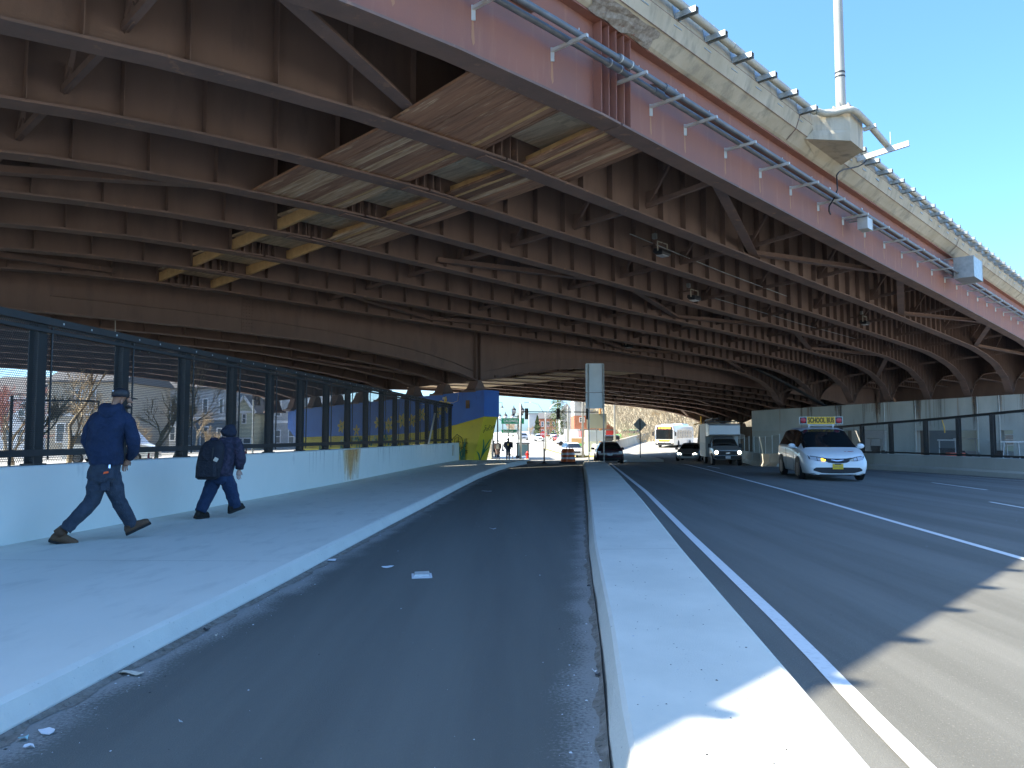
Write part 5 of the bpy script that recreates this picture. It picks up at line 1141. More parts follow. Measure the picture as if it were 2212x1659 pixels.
simple_car('suv', 'pale_sedan', 'pale silver car driving left of the white suv on the sunlit street', 'car', 1131, 950, 190, -90+2, M['vgrey'])
G = 'cars parked along the far right kerb'
for i, (px, Y, kind, paint, lab) in enumerate(((1196, 205, 'suv', 'vwhite', 'pale suv at the far end of the parked cars on the street'), (1203, 178, 'sed', 'vred', 'red parked car in the far right row before the stop sign'), (1213, 160, 'suv', 'vblue', 'dark blue parked car nearest the stop sign'))): simple_car(kind, 'parked_car', lab, 'car', px, 945, Y, -92, M[paint], group=G)
simple_car('suv', 'green_suv', 'lime green suv parked behind the white block with the orange pole', 'suv', 1352, 965, 118, 175, M['vgreen'])
simple_car('sed', 'red_car', 'red car parked at the far right of the forecourt', 'car', 1372, 955, 128, 200, M['vred'])
# bus ------------------------------------------------------------------
def bus(loc, rz):
    t = thing('city_bus', 'white city bus with a yellow stripe coming round the sunlit ramp', 'bus', loc, rz)
    L, w, h = 12.0, 1.28, 2.95
    rings = []
    for x, k, zt in ((-L/2,.96,2.7),(-L/2+.15,1,2.9),(L/2-.5,1,2.9),(L/2-.12,.98,2.88),(L/2,.93,2.8)):
        rings.append([(x,-w*k,.32),(x,-w*k,2.35),(x,-w*k*.9,zt-.08),(x,-w*k*.7,zt),(x,w*k*.7,zt),(x,w*k*.9,zt-.08),(x,w*k,2.35),(x,w*k,.32)])
    MB().loft(rings).build('body', M['vwhite'], t, smooth=30)
    b = MB(); b.loft([[(x,-.75,2.88),(x,.75,2.88),(x,.6,3.18),(x,-.6,3.18)] for x in (-5.2,-1.5)]); b.loft([[(x,-.8,2.88),(x,.8,2.88),(x,.7,3.05),(x,-.7,3.05)] for x in (-1.2,4.6)]); b.build('roof_unit', M['vwhite'], t)
    b = MB(); b.add([(6.02,-1.08,1.1),(6.02,1.08,1.1),(6.02,1.1,2.3),(6.02,-1.1,2.3)], [(0,1,2,3)]); b.build('windscreen', M['glass'], t, fix=False)
    b = MB(); b.box(5.9,6.03,-1.0,1.0,2.32,2.66); d = b.build('destination_display', M['plastic'], t)
    text_obj('101 NO SERVICE', .24, mat('led_orange', (.8,.2,.02), .5, emit=(1,.28,.03), es=2.), 'led_text', d, (6.036,0,2.49), (R(90),0,R(90)), width=1.6, bold=.004)
    b = MB(); b.box(6.0,6.05,-1.1,1.1,.82,1.0); b.box(4.0,6.0,-1.296,-1.285,.7,1.0); b.build('yellow_stripe', M['signyellow'], t)
    b = MB(); b.box(5.98,6.1,-1.16,1.16,.36,.62); b.build('bumper', M['plastic'], t)
    for sy in (-1, 1):
        b = MB(); b.lathe([(.13,.0),(.12,.03)], (6.03, sy*.92, .76), 12, 0, 'x'); b.build('headlamp', M['lamp_on'], t)
        b = MB(); b.box(5.95,6.15,sy*1.45-.1,sy*1.45+.1,1.5,2.0); b.bar((5.9,sy*1.2,2.2),(6.05,sy*1.45,1.95),.05,.05); b.build('side_mirror', M['plastic'], t)
        for i in range(6):
            x0 = 4.2-i*1.55; b = MB(); b.box(x0-1.3, x0, sy*1.29-.006, sy*1.29+.006, 1.25, 2.22); b.box(x0-1.3, x0, sy*1.297-.003, sy*1.297+.003, 1.88, 1.92, 1); b.build('window', [M['glass'], M['plastic']], t)
        for x in (-3.4, 3.6): wheel(t, x, sy*1.17, .48, .28, sy)
    b = MB(); b.lathe([(.0,0),(.05,.0),(.05,.02)], (6.06,0,.7), 8, 0, 'x'); b.build('bike_rack', M['galv'], t)
    return t
p = ray(1443, 960); bx, by = p[0]*99, 99.
ang = -90-25
bus((bx+6*.29+.4, by+6*.957, gz(bx, by)+.03), R(ang))
# ---------------------------------------------------------------- people: one continuous skinned body each, clothes as children
def skinmesh(name, joints, edges, m, sub=2, smooth=True, parent=None, root=0, extra=None):
    """joints: {name: (x, y, z, r) or (x, y, z, rx, ry)}; edges: list of name chains"""
    idx = {}; vs = []; rad = []
    for k, q in joints.items(): idx[k] = len(vs); vs.append(q[:3]); rad.append((q[3], q[4] if len(q) > 4 else q[3]))
    es = set()
    for ch in edges:
        for a, b in zip(ch, ch[1:]): es.add(tuple(sorted((idx[a], idx[b]))))
    me = bpy.data.meshes.new(name); me.from_pydata(vs, list(es), []); o = bpy.data.objects.new(name, me); col.objects.link(o)
    o.modifiers.new('skin', 'SKIN'); sv = me.skin_vertices[0].data
    for i, r_ in enumerate(rad): sv[i].radius = r_; sv[i].use_root = (i == root)
    o.modifiers['skin'].use_smooth_shade = True; o.modifiers['skin'].branch_smoothing = .6
    s = o.modifiers.new('sub', 'SUBSURF'); s.levels = sub; s.render_levels = sub
    me2 = baked(o); bpy.data.objects.remove(o); me2.name = name; me2.materials.clear(); me2.materials.append(m)
    for p_ in me2.polygons: p_.use_smooth = True; p_.material_index = 0
    o = bpy.data.objects.new(name, me2); col.objects.link(o)
    if parent: o.parent = parent
    return o
def garment(name, rings, limbs, m, parent, n=20, wob=.012, seed=1):
    """a closed torso shell through elliptical rings (centre, rx, ry) with sleeves grown into it"""
    rnd = random.Random(seed); b = MB(); rr = []
    for i in range(len(rings)-1):
        (c0, a0, b0), (c1, a1, b1) = rings[i], rings[i+1]
        for t_ in (0, .34, .67): rr.append((Vector(c0).lerp(Vector(c1), t_), lerp(a0, a1, t_), lerp(b0, b1, t_)))
    rr.append((Vector(rings[-1][0]), rings[-1][1], rings[-1][2])); ph = [rnd.uniform(0, 6) for _ in range(4)]
    b.loft([[c+Vector(((a_+wob*math.sin(3*u+ph[0]+c.z*19))*math.copysign(abs(math.cos(u))**.85, math.cos(u)), (b_+wob*math.sin(4*u+ph[1]-c.z*23))*math.copysign(abs(math.sin(u))**.85, math.sin(u)), 0)) for u in [2*math.pi*i/n for i in range(n)]] for c, a_, b_ in rr])
    for pts, rad in limbs:
        P = []; Q_ = []
        for i in range(len(pts)-1):
            for t_ in (0, .33, .66): P.append(Vector(pts[i]).lerp(Vector(pts[i+1]), t_)); Q_.append(lerp(rad[i], rad[i+1], t_)*(1+rnd.uniform(-.06, .06)+(.07 if i >= len(pts)-2 else 0)*(1 if t_ == .33 else -.3)))
        P.append(Vector(pts[-1])); Q_.append(rad[-1])
        for _ in range(2): P = [P[0]]+[(P[i-1]+P[i]*2+P[i+1])/4 for i in range(1, len(P)-1)]+[P[-1]]
        b.tube(P, Q_, 14)
        b.ball(P[0], rad[0]*1.0, 0, 12, 8)
    return b.build(name, m, parent, smooth=True)
def J(z1x, z1y, w, *r, ox=610, k=.002036, h0=3.017): return ((z1x-ox)*k, w, h0-z1y*k)+r
# --- the man in the navy hoodie
Y1 = 9.25; p1 = ray(222, 1170); base = Vector((p1[0]*Y1, Y1, .152)); 
man = thing('person', 'man in a navy hoodie, black cap and tan boots striding along the left footway', 'person', base)
q = lambda x, y, w, *r: J(x, y, w, *r)
jb = {'pel': q(602,1065,0,.1,.1), 'sp1': q(606,960,.0,.1,.09), 'ch': q(622,800,-.02,.12,.1), 'nk': q(650,705,.0,.055), 'hd0': q(664,660,.02,.062), 'hd1': q(680,635,.03,.085,.08), 'hd2': q(682,600,.03,.07),
      'sL': q(545,760,.0,.055), 'eL': q(502,900,-.02,.04), 'wL': q(560,1000,.16,.03), 'sR': q(712,765,.02,.055), 'eR': q(752,900,.06,.04), 'wR': q(700,1000,.2,.03),
      'hL': q(573,1090,-.02,.075), 'kL': q(552,1240,.0,.055), 'aL': q(442,1412,-.22,.04), 'hR': q(640,1090,.02,.075), 'kR': q(658,1250,.12,.055), 'aR': q(700,1405,.3,.04)}
body = skinmesh('body', jb, [['pel','sp1','ch','nk','hd0','hd1','hd2'],['ch','sL','eL','wL'],['ch','sR','eR','wR'],['pel','hL','kL','aL'],['pel','hR','kR','aR']], M['skin'], 2, parent=man)
# face, ear and hands
b = MB(); c = Vector(q(722,655,.06)); b.ball(c, (.028,.03,.035), 0, 10, 8); b.ball(Vector(q(735,668,.07)), (.014,.018,.014), 0, 8, 6); b.ball(Vector(q(722,690,.06)), (.03,.03,.022), 0, 8, 6); b.build('face', M['skin'], body, smooth=True)
b = MB(); b.ball(Vector(q(700,668,-.03)), (.012,.016,.028), 0, 8, 6); b.build('ear', M['skin'], body, smooth=True)
b = MB(); b.ball(Vector(q(720,697,.05)), (.035,.04,.025), 0, 8, 6); b.build('beard', M['hair'], body, smooth=True)
def hand(par, wrist, d, m, s=1.0, name='hand'):
    """five bent fingers on a palm, from the wrist along d"""
    d = Vector(d).normalized(); sd = d.cross(Vector((0,0,1))); sd = sd.normalized() if sd.length > .1 else Vector((1,0,0)); up = sd.cross(d)
    w = Vector(wrist); b = MB(); b.loft([[w+d*a*s+sd*x*wd*s+up*y*.012*s for x, y in ((-1,-1),(1,-1),(1,1),(-1,1))] for a, wd in ((0,.024),(.03,.036),(.075,.04),(.09,.036))])
    for i, L_ in enumerate((.062,.075,.07,.055)):
        o_ = w+d*.088*s+sd*(-.03+.02*i)*s; b.tube([o_, o_+d*L_*.5*s-up*.006*s, o_+d*L_*.85*s-up*.026*s, o_+d*L_*.9*s-up*.04*s], [.0085*s,.0082*s,.0075*s,.006*s], 6)
    o_ = w+d*.03*s+sd*.036*s; b.tube([o_, o_+d*.03*s+sd*.02*s, o_+d*.06*s+sd*.022*s-up*.01*s], [.011*s,.01*s,.007*s], 6)
    return b.build(name, m, par, smooth=True)
hand(body, q(568,1008,.17), (.35,.3,-.6), M['skin']); hand(body, q(690,1008,.21), (-.35,.2,-.6), M['skin'])
# hoodie
jh = {'hem': q(610,1000,.0,.19,.155), 'w1': q(608,950,-.01,.2,.16), 'ch0': q(612,880,-.015,.2,.16), 'ch': q(628,800,-.02,.205,.165), 'up': q(634,735,-.01,.17,.13), 'nk': q(648,695,.0,.09,.085),
      'sL': q(542,775,.0,.1), 'uL': q(512,840,-.01,.083), 'eL': q(498,905,-.02,.077), 'fL': q(535,965,.06,.066), 'wL': q(562,1000,.15,.052), 'sR': q(716,775,.02,.1), 'uR': q(742,840,.04,.083), 'eR': q(754,905,.06,.077), 'fR': q(735,965,.12,.066), 'wR': q(702,1000,.19,.052)}
garment('hoodie', [(q(612,1040,0),.17,.145),(q(611,1030,0),.185,.16),(q(610,1005,-.01),.188,.165),(q(609,950,-.015),.2,.17),(q(614,880,-.02),.208,.17),(q(624,810,-.025),.212,.165),(q(630,765,-.02),.205,.145),(q(638,728,-.01),.165,.12),(q(646,706,0),.11,.1),(q(650,692,.0),.085,.085)],
    [([q(556,772,0),q(518,830,-.01),q(500,900,-.02),q(522,960,.07),q(560,995,.16)],[.095,.085,.078,.07,.05]),([q(708,772,.02),q(742,830,.04),q(757,900,.06),q(742,960,.13),q(702,998,.2)],[.095,.085,.078,.07,.05])], M['hoodie'], body)
b = MB()    # the hood lying on the shoulders
b.loft([[Vector(q(640,700,.0))+Vector((math.cos(a)*rx, math.sin(a)*ry-.03, z+.0*math.sin(a)-.05*max(0,-math.sin(a)))) for a in [2*math.pi*i/16 for i in range(16)]] for rx, ry, z in ((.09,.08,.055),(.125,.12,.04),(.14,.145,-.01),(.12,.14,-.07),(.08,.11,-.11))]); b.build('hood_folds', M['hoodie'], body, smooth=True)
jp = {'wa': q(604,1040,.0,.175,.14), 'pel': q(604,1085,.0,.17,.145), 'hL': q(572,1120,-.02,.115,.12), 'mL': q(562,1180,-.01,.105,.105), 'kL': q(550,1245,.0,.088), 'cL': q(510,1310,-.1,.082), 'bL': q(470,1370,-.18,.072), 'aL': q(452,1398,-.21,.07), 'hR': q(640,1120,.02,.115,.12), 'mR': q(650,1185,.08,.1), 'kR': q(660,1250,.12,.085), 'cR': q(680,1320,.2,.078), 'bR': q(698,1378,.27,.07), 'aR': q(700,1396,.29,.07)}
garment('trousers', [(q(606,1012,0),.16,.135),(q(606,1040,0),.165,.145),(q(604,1075,0),.172,.152),(q(604,1110,0),.168,.15),(q(605,1135,.0),.13,.13),(q(606,1150,0),.07,.08)],
    [([q(572,1095,-.02),q(562,1170,-.01),q(548,1245,.0),q(505,1315,-.1),q(470,1368,-.18),q(448,1405,-.215)],[.108,.108,.088,.083,.075,.07]),([q(638,1095,.02),q(648,1170,.07),q(661,1250,.12),q(682,1320,.2),q(697,1375,.27),q(703,1410,.3)],[.108,.106,.086,.08,.073,.068])], M['workpants'], body, seed=3, wob=.018)
b = MB(); b.loft([[Vector(q(606,1022,0))+Vector((math.cos(a)*rx, math.sin(a)*ry, z)) for a in [2*math.pi*i/16 for i in range(16)]] for rx, ry, z in ((.16,.135,.05),(.165,.14,-.01))]); b.build('shirt_hem', M['shirt'], body, smooth=True)
def boot(par, heel, toe, ank, m=M['boot'], s=1.0, w=.05):
    heel, toe, ank = Vector(heel), Vector(toe), Vector(ank); d = (toe-heel).normalized(); sd = d.cross(ank-heel).normalized(); up = sd.cross(d).normalized()
    if up.z < 0: up = -up
    L_ = (toe-heel).length; secs = []
    for t_, hw, hh in ((0,.6,.05),(.06,.85,.09),(.2,.95,.13),(.36,.9,.13),(.5,.85,.1),(.68,1.0,.08),(.86,1.0,.07),(.97,.75,.055),(1.0,.4,.035)):
        c = heel+d*L_*t_; secs.append([c+sd*(w*hw*math.cos(a))*s+up*(max(0,math.sin(a))*hh*s+.018*s) for a in [2*math.pi*i/12 for i in range(12)]])
    o = MB().loft(secs).build('boot', m, par, smooth=True)
    MB().tube([heel+d*L_*.17+up*.09*s, ank], [.058*s,.062*s], 12).build('boot_shaft', m, o, smooth=True)
    secs = []
    for t_, hw in ((-.02,.6),(.06,.95),(.3,1.0),(.5,.85),(.7,1.08),(.9,1.05),(1.02,.6)):
        c = heel+d*L_*t_; secs.append([c+sd*x*w*hw*s+up*y*s for x, y in ((-1,-.008),(1,-.008),(1,.022),(-1,.022))])
    MB().loft(secs).build('sole', M['sole'], o)
boot(body, q(372,1462,-.26), q(487,1508,-.1), q(440,1400,-.2)); boot(body, q(684,1462,.26), q(800,1400,.38), q(702,1395,.28))
# cap, glasses, badge, keys
b = MB(); c = Vector(q(680,622,.02)); b.loft([[c+Vector((math.cos(a)*rx+.0, math.sin(a)*ry, z)) for a in [2*math.pi*i/18 for i in range(18)]] for rx, ry, z in ((.096,.1,-.035),(.1,.106,.0),(.097,.103,.03),(.08,.086,.055),(.05,.054,.07),(.02,.02,.077),(.004,.004,.078))]); cap_ = b.build('cap', M['black'], body, smooth=True)
b = MB(); b.loft([[c+Vector((.05+.0*x, .06, -.03)), c+Vector((.09,.03,-.03)), c+Vector((.09,.03,-.02)), c+Vector((.05,.06,-.02))],[c+Vector((.1,.15,-.05)), c+Vector((.15,.1,-.05)), c+Vector((.15,.1,-.04)), c+Vector((.1,.15,-.04))]]) if 0 else b.add([c+Vector(v_) for v_ in ((.0,.1,-.03),(.06,.09,-.03),(.1,.04,-.03),(.16,.1,-.05),(.13,.16,-.055),(.06,.19,-.05))], [(0,1,2,3,4,5)]); b.build('cap_peak', M['black'], cap_, fix=False)
b = MB(); b.ball(c+Vector((-.045,-.088,.035)), (.012,.008,.012)); b.build('cap_badge', M['paper'], cap_)
b = MB(); b.tube([c+Vector((-.05,-.1,-.02)), c+Vector((0,-.112,-.022)), c+Vector((.05,-.098,-.02))], .006, 5); b.build('cap_strap', M['hood'], cap_)
b = MB(); b.tube([Vector(q(672,1035,-.15)), Vector(q(673,1055,-.16))], .012, 6); k_ = b.build('keys', M['chrome'], body)
b = MB(); c = Vector(q(660,1082,-.155)); b.loft([[c+Vector((-.035,0,-.01)), c+Vector((.02,0,.0)), c+Vector((.02,0,.02)), c+Vector((-.03,0,.015))],[c+Vector((-.035,-.015,-.012)), c+Vector((.02,-.015,.0)), c+Vector((.02,-.015,.022)), c+Vector((-.03,-.015,.015))]]); b.build('orange_tag', mat('orange_tag', (.9,.12,.02), .5), k_)
b = MB(); b.box(-.05,.05,-.004,.004,-.07,.07); o = b.build('thigh_pocket', M['workpants'], body); o.location = Vector(q(640,1150,-.105)); o.rotation_euler = (R(4), 0, R(8))
# --- the second walker
def Q(x, y, w, *r): return J(x, y, w, *r, ox=1305, k=.00256, h0=3.417)
Y2 = 11.8; p2 = ray(1305/2.749, 1116); base = Vector((p2[0]*Y2, Y2, .152))
w2 = thing('person', 'shorter walker in a dark plaid jacket and jeans with a big black backpack', 'person', base)
jb = {'pel': Q(1302,1090,0,.09,.08), 'sp': Q(1308,1000,0,.09,.08), 'ch': Q(1325,900,0,.11,.09), 'nk': Q(1345,850,.02,.05), 'hd': Q(1355,815,.03,.078), 'ht': Q(1352,785,.02,.062), 'sL': Q(1262,890,0,.05), 'eL': Q(1230,970,.03,.04), 'wL': Q(1245,1040,.1,.03), 'sR': Q(1385,885,.02,.05), 'eR': Q(1408,970,.04,.04), 'wR': Q(1400,1040,.08,.03),
      'hL': Q(1270,1095,0,.07), 'kL': Q(1236,1190,-.02,.05), 'aL': Q(1203,1285,-.1,.035), 'hR': Q(1335,1095,.02,.07), 'kR': Q(1362,1180,.06,.05), 'aR': Q(1378,1262,.14,.035)}
body = skinmesh('body', jb, [['pel','sp','ch','nk','hd','ht'],['ch','sL','eL','wL'],['ch','sR','eR','wR'],['pel','hL','kL','aL'],['pel','hR','kR','aR']], M['skin_pale'], 2, parent=w2)
jh = {'hem': Q(1298,1070,.0,.2,.16), 'w1': Q(1302,1020,0,.2,.16), 'ch': Q(1318,940,0,.2,.16), 'up': Q(1330,880,.01,.15,.12), 'nk': Q(1342,850,.02,.09), 'sL': Q(1262,895,0,.095), 'eL': Q(1226,975,.03,.08), 'fL': Q(1225,1020,.07,.07), 'wL': Q(1238,1040,.1,.055), 'sR': Q(1383,892,.02,.095), 'uR': Q(1402,930,.03,.09), 'eR': Q(1410,975,.04,.085), 'fR': Q(1412,1015,.06,.08), 'wR': Q(1404,1045,.08,.06)}
garment('jacket', [(Q(1296,1085,0),.19,.155),(Q(1296,1075,0),.205,.165),(Q(1300,1030,0),.205,.165),(Q(1312,960,0),.2,.16),(Q(1322,910,0),.185,.145),(Q(1332,878,.01),.15,.12),(Q(1340,855,.01),.1,.1)],
    [([Q(1262,890,0),Q(1236,935,.02),Q(1226,985,.04),Q(1230,1040,.1)],[.09,.085,.08,.055]),([Q(1385,890,.02),Q(1405,935,.03),Q(1412,985,.05),Q(1404,1045,.08)],[.095,.092,.088,.06])], M['jacket'], body, seed=5)
jp = {'wa': Q(1302,1085,0,.16,.14), 'pel': Q(1302,1110,0,.16,.14), 'hL': Q(1268,1130,0,.115), 'kL': Q(1238,1190,-.02,.095), 'cL': Q(1220,1240,-.06,.085), 'aL': Q(1206,1278,-.1,.08), 'hR': Q(1338,1130,.02,.115), 'kR': Q(1364,1185,.06,.095), 'cR': Q(1374,1230,.1,.085), 'aR': Q(1378,1256,.13,.08)}
garment('jeans', [(Q(1302,1050,0),.165,.14),(Q(1302,1090,0),.17,.145),(Q(1302,1115,0),.165,.14),(Q(1303,1135,0),.1,.1)],
    [([Q(1268,1105,0),Q(1250,1155,-.01),Q(1236,1200,-.03),Q(1218,1250,-.07),Q(1205,1292,-.1)],[.11,.108,.098,.09,.085]),([Q(1338,1105,.02),Q(1355,1150,.04),Q(1366,1195,.06),Q(1374,1240,.1),Q(1379,1272,.13)],[.11,.108,.098,.09,.085])], M['jeans'], body, seed=8, wob=.018)
jh = {'a': Q(1310,852,-.05,.11,.09), 'b': Q(1335,828,.0,.115,.11), 'c': Q(1356,800,.03,.108,.115), 'd': Q(1352,776,.02,.07,.08), 'e': Q(1385,832,.05,.06)}
skinmesh('hood', jh, [['a','b','c','d'],['b','e']], M['hood'], 2, parent=body, root=1)
c = Vector(Q(1272,985,-.2)); b = MB()
prof = [(-.3,.7,.5),(-.27,.92,.8),(-.1,1,1),(.1,.98,.95),(.2,.88,.8),(.27,.6,.5),(.29,.3,.25)]
b.loft([[c+Vector((.045*(z/.3)+wx_*.185*math.copysign(abs(math.cos(a))**.7, math.cos(a)), wy*.13*math.copysign(abs(math.sin(a))**.7, math.sin(a)), z)) for a in [2*math.pi*i/16 for i in range(16)]] for z, wx_, wy in prof]); bp = b.build('backpack', M['backpack'], smooth=True); bp.location = base; tag(bp, 'large black backpack worn by the shorter walker', 'backpack')
b = MB(); b.tube([c+Vector((.06,-.135,-.25)), c+Vector((.075,-.14,.0)), c+Vector((.08,-.12,.18))], .01, 6); b.build('zip', M['plastic'], bp)
b = MB(); b.loft([[c+Vector((.0+.14*x, -.13-y, z)) for x, y in ((-1,0),(1,0),(.8,.05),(-.8,.05))] for z in (-.25,-.03)]); b.build('front_pocket', M['backpack'], bp, smooth=20)
b = MB(); b.box(-.03,.03,-.006,0,-.03,.03); o = b.build('reflective_patch', M['cream'], bp); o.location = c+Vector((.13,-.13,.0)); o.rotation_euler = (0, R(30), R(20))
boot(body, Q(1183,1328,-.16), Q(1226,1330,.06), Q(1205,1282,-.1), M['sole'], 1.0, .048); boot(body, Q(1352,1308,.05), Q(1415,1280,.24), Q(1378,1262,.13), M['sole'], 1.0, .048)
hand(body, Q(1240,1046,.1), (.1,.1,-1), M['skin_pale'], .9); hand(body, Q(1402,1052,.08), (-.1,.1,-1), M['skin_pale'], .9)
# --- far pedestrians
def walker(label, px, Y, h, top, bottom, hair, coatlen=.42, wide=1.0, stride=.12, hat=None, group=None, dz=.13):
    r_ = ray(px, 995); x = r_[0]*Y; t = thing('person', label, 'person', (x, Y, gz(x, Y)+dz), 0, group); t.scale = (h/1.75,)*3
    jb = {'pel': (0,0,.95,.11,.1), 'ch': (0,0,1.3,.13,.1), 'nk': (0,0,1.47,.05), 'hd': (0,.01,1.6,.08), 'ht': (0,.01,1.68,.06), 'sL': (-.19,0,1.4,.05), 'eL': (-.25,0,1.15,.04), 'wL': (-.2,.12,.95,.03), 'sR': (.19,0,1.4,.05), 'eR': (.25,0,1.15,.04), 'wR': (.2,.12,.95,.03),
          'hL': (-.09,0,.88,.08), 'kL': (-.1,.06,.5,.055), 'aL': (-.1,-stride,.09,.04), 'tL': (-.1,-stride+.14,.04,.03), 'hR': (.09,0,.88,.08), 'kR': (.1,.05,.5,.055), 'aR': (.1,stride,.09,.04), 'tR': (.1,stride+.14,.04,.03)}
    body = skinmesh('body', jb, [['pel','ch','nk','hd','ht'],['ch','sL','eL','wL'],['ch','sR','eR','wR'],['pel','hL','kL','aL','tL'],['pel','hR','kR','aR','tR']], M['skin_pale'], 1, parent=t)
    z0 = 1.3-coatlen
    jj = {'hem': (0,0,z0,.2*wide,.16), 'w': (0,0,1.05,.19*wide,.15), 'ch': (0,0,1.28,.2*wide,.14), 'up': (0,0,1.4,.15*wide,.11), 'nk': (0,0,1.49,.08), 'sL': (-.19*wide,0,1.39,.09), 'eL': (-.26*wide,0,1.15,.075), 'wL': (-.21*wide,.1,.97,.055), 'sR': (.19*wide,0,1.39,.09), 'eR': (.26*wide,0,1.15,.075), 'wR': (.21*wide,.1,.97,.055)}
    garment('coat', [((0,0,z0),.19*wide,.15),((0,0,1.05),.19*wide,.15),((0,0,1.3),.2*wide,.14),((0,0,1.4),.16*wide,.12),((0,0,1.5),.08,.08)], [([(-.19*wide,0,1.38),(-.26*wide,0,1.15),(-.21*wide,.1,.97)],[.085,.075,.055]),([(.19*wide,0,1.38),(.26*wide,0,1.15),(.21*wide,.1,.97)],[.085,.075,.055])], top, body, 14)
    jj = {'w': (0,0,.92,.15,.13), 'hL': (-.09,0,.82,.1), 'kL': (-.1,.05,.5,.08), 'aL': (-.1,-stride,.14,.06), 'hR': (.09,0,.82,.1), 'kR': (.1,.04,.5,.08), 'aR': (.1,stride,.14,.06)}
    garment('trousers', [((0,0,1.0),.15,.12),((0,0,.85),.16,.13),((0,0,.76),.1,.1)], [([jj['hL'][:3],jj['kL'][:3],jj['aL'][:3]],[.1,.085,.07]),([jj['hR'][:3],jj['kR'][:3],jj['aR'][:3]],[.1,.085,.07])], bottom, body, 14)
    MB().ball((0,-.01,1.65), (.095,.1,.095), 0, 12, 8).build('hair' if not hat else 'hat', hair, body, smooth=True)
    for s in (-1, 1):
        b = MB(); yy = stride*s; b.loft([[(s*.1+x*.045, yy+y, z) for x, y in ((-1,-.08),(1,-.08),(1,.2),(-1,.2))] for z in (0,.08)]); b.build('shoe', M['sole'], body)
        hand(body, (s*.2*1, .12, .95), (0,.2,-1), M['skin_pale'])
    return t, body
t, body = walker('man in a black jacket with a gold emblem walking away past the painted pier', 1097.5, 63, 1.76, M['hood'], M['workpants'], M['black'], .42, 1.25, .05, hat=True)
b = MB(); 
for i, (x, z, s) in enumerate(((0,.06,.05),(-.05,0,.04),(.05,0,.04),(0,-.06,.05),(0,0,.03))): b.ball((x, -.185, 1.22+z), (s, .008, s), 0, 10, 6)
b.build('emblem', M['gold'], body)
t, body = walker('woman in a long brown coat with a cream backpack walking away', 1075.5, 64, 1.62, M['coat'], M['jeans'], M['hair'], .85, 1.05, .12)
b = MB(); b.loft([[(-.02+x*w_, -.18+y*w_*.4, z) for x, y in ((-1,-1),(1,-1),(1,1),(-1,1))] for z, w_ in ((.95,.1),(1.0,.15),(1.3,.14),(1.38,.08))]); o = b.build('rucksack', M['cream'], smooth=30); o.matrix_world = t.matrix_world; o.location = t.location; tag(o, 'cream rucksack worn by the woman in the long brown coat', 'backpack')
t, body = walker('dark-clothed person ahead of the woman in the brown coat', 1067, 74, 1.72, M['black'], M['black'], M['hair'], .5, 1.0, .1)
# ---------------------------------------------------------------- roadside furniture
def on(px, Y, dz=0.): r_ = ray(px, 950); x = r_[0]*Y; return Vector((x, Y, gz(x, Y)+dz))
c = on(1286, 38.5, 0); c = Vector((ray(1286,950)[0]*37.2, 37.2, .15))
t = thing('road_sign', 'back of a tall two-panel aluminium road sign standing at the median tip', 'road sign', c)
for x in (-.31, .41-.0):
    b = MB(); b.tube([(x, 0, -.2), (x, 0, 4.7)], .032, 8); b.build('post', M['galvl'], t, smooth=True)
def rpanel(x0, x1, z0, z1, y, r=.06, th=.006):
    P = []
    for cx_, cz_, a0 in ((x1-r, z1-r, 0), (x0+r, z1-r, 90), (x0+r, z0+r, 180), (x1-r, z0+r, 270)):
        for k in range(5): a = R(a0+k*22.5); P.append((cx_+r*math.cos(a), y, cz_+r*math.sin(a)))
    return MB().prism(P, (0, th, 0))
k_ = 1662/37.2/1.0
rpanel(-.45, .46, 3.33, 4.74, .05).build('sign_panel', M['signback'], t); rpanel(-.45, .46, 2.55, 3.31, .05).build('sign_panel', M['signback'], t)
b = MB()
for x in (-.31, .41): b.box(x-.04, x+.04, .032, .049, 2.6, 4.7)
b.build('stiffening_ribs', M['galvl'], t); b = MB(); b.tube([(-.56,.06,3.55),(-.46,.06,3.55)], .02, 6); b.build('rail_end', M['conduit_pale'], t)
c = on(1481, 51.5); bx_ = ray(1481/1.0,950)
c = Vector((ray(1233,950)[0]*50.5, 50.5, gz(4, 50.5)))
for i, (dx, dy, lab) in enumerate(((0,0,'orange and white striped traffic barrel in front of the white car'), (-.32,.8,'second traffic barrel mostly hidden behind the striped one'))):
    x, y = c.x+dx, c.y+dy; t = thing('traffic_barrel', lab, 'traffic barrel', (x, y, gz(x, y)), 0, 'traffic barrels at the end of the bike lane')
    rr = [(.3,0,0),(.29,.1,0),(.285,.28,0),(.27,.29,1),(.265,.42,1),(.262,.43,0),(.255,.55,0),(.25,.56,1),(.243,.7,1),(.24,.71,0),(.232,.83,0),(.225,.84,0),(.2,.95,0),(.15,.97,0)]
    b = MB(); n = 20; vs = [(r_*math.cos(2*math.pi*j/n), r_*math.sin(2*math.pi*j/n), z) for r_, z, _ in rr for j in range(n)]
    b.v = vs
    for q in range(len(rr)-1):
        for j in range(n): b.f.append((q*n+j, q*n+(j+1)%n, (q+1)*n+(j+1)%n, (q+1)*n+j)); b.m.append(1 if rr[q][2] and rr[q+1][2] else 0)
    b.f.append(tuple((len(rr)-1)*n+j for j in range(n))); b.m.append(0); b.build('barrel_body', [M['orange'], M['reflective']], t, smooth=30)
    b = MB(); b.lathe([(.4,0),(.4,.06),(.3,.1)], (0,0,0), 16); b.build('rubber_base', M['rubber'], t); b = MB(); b.tube([(-.1,0,.95),(-.1,0,1.04),(.1,0,1.04),(.1,0,.95)], .02, 6); b.build('handle', M['plastic'], t)
t = thing('hydrant', 'bright red fire hydrant at the far left kerb', 'hydrant', on(1139, 73, .13))
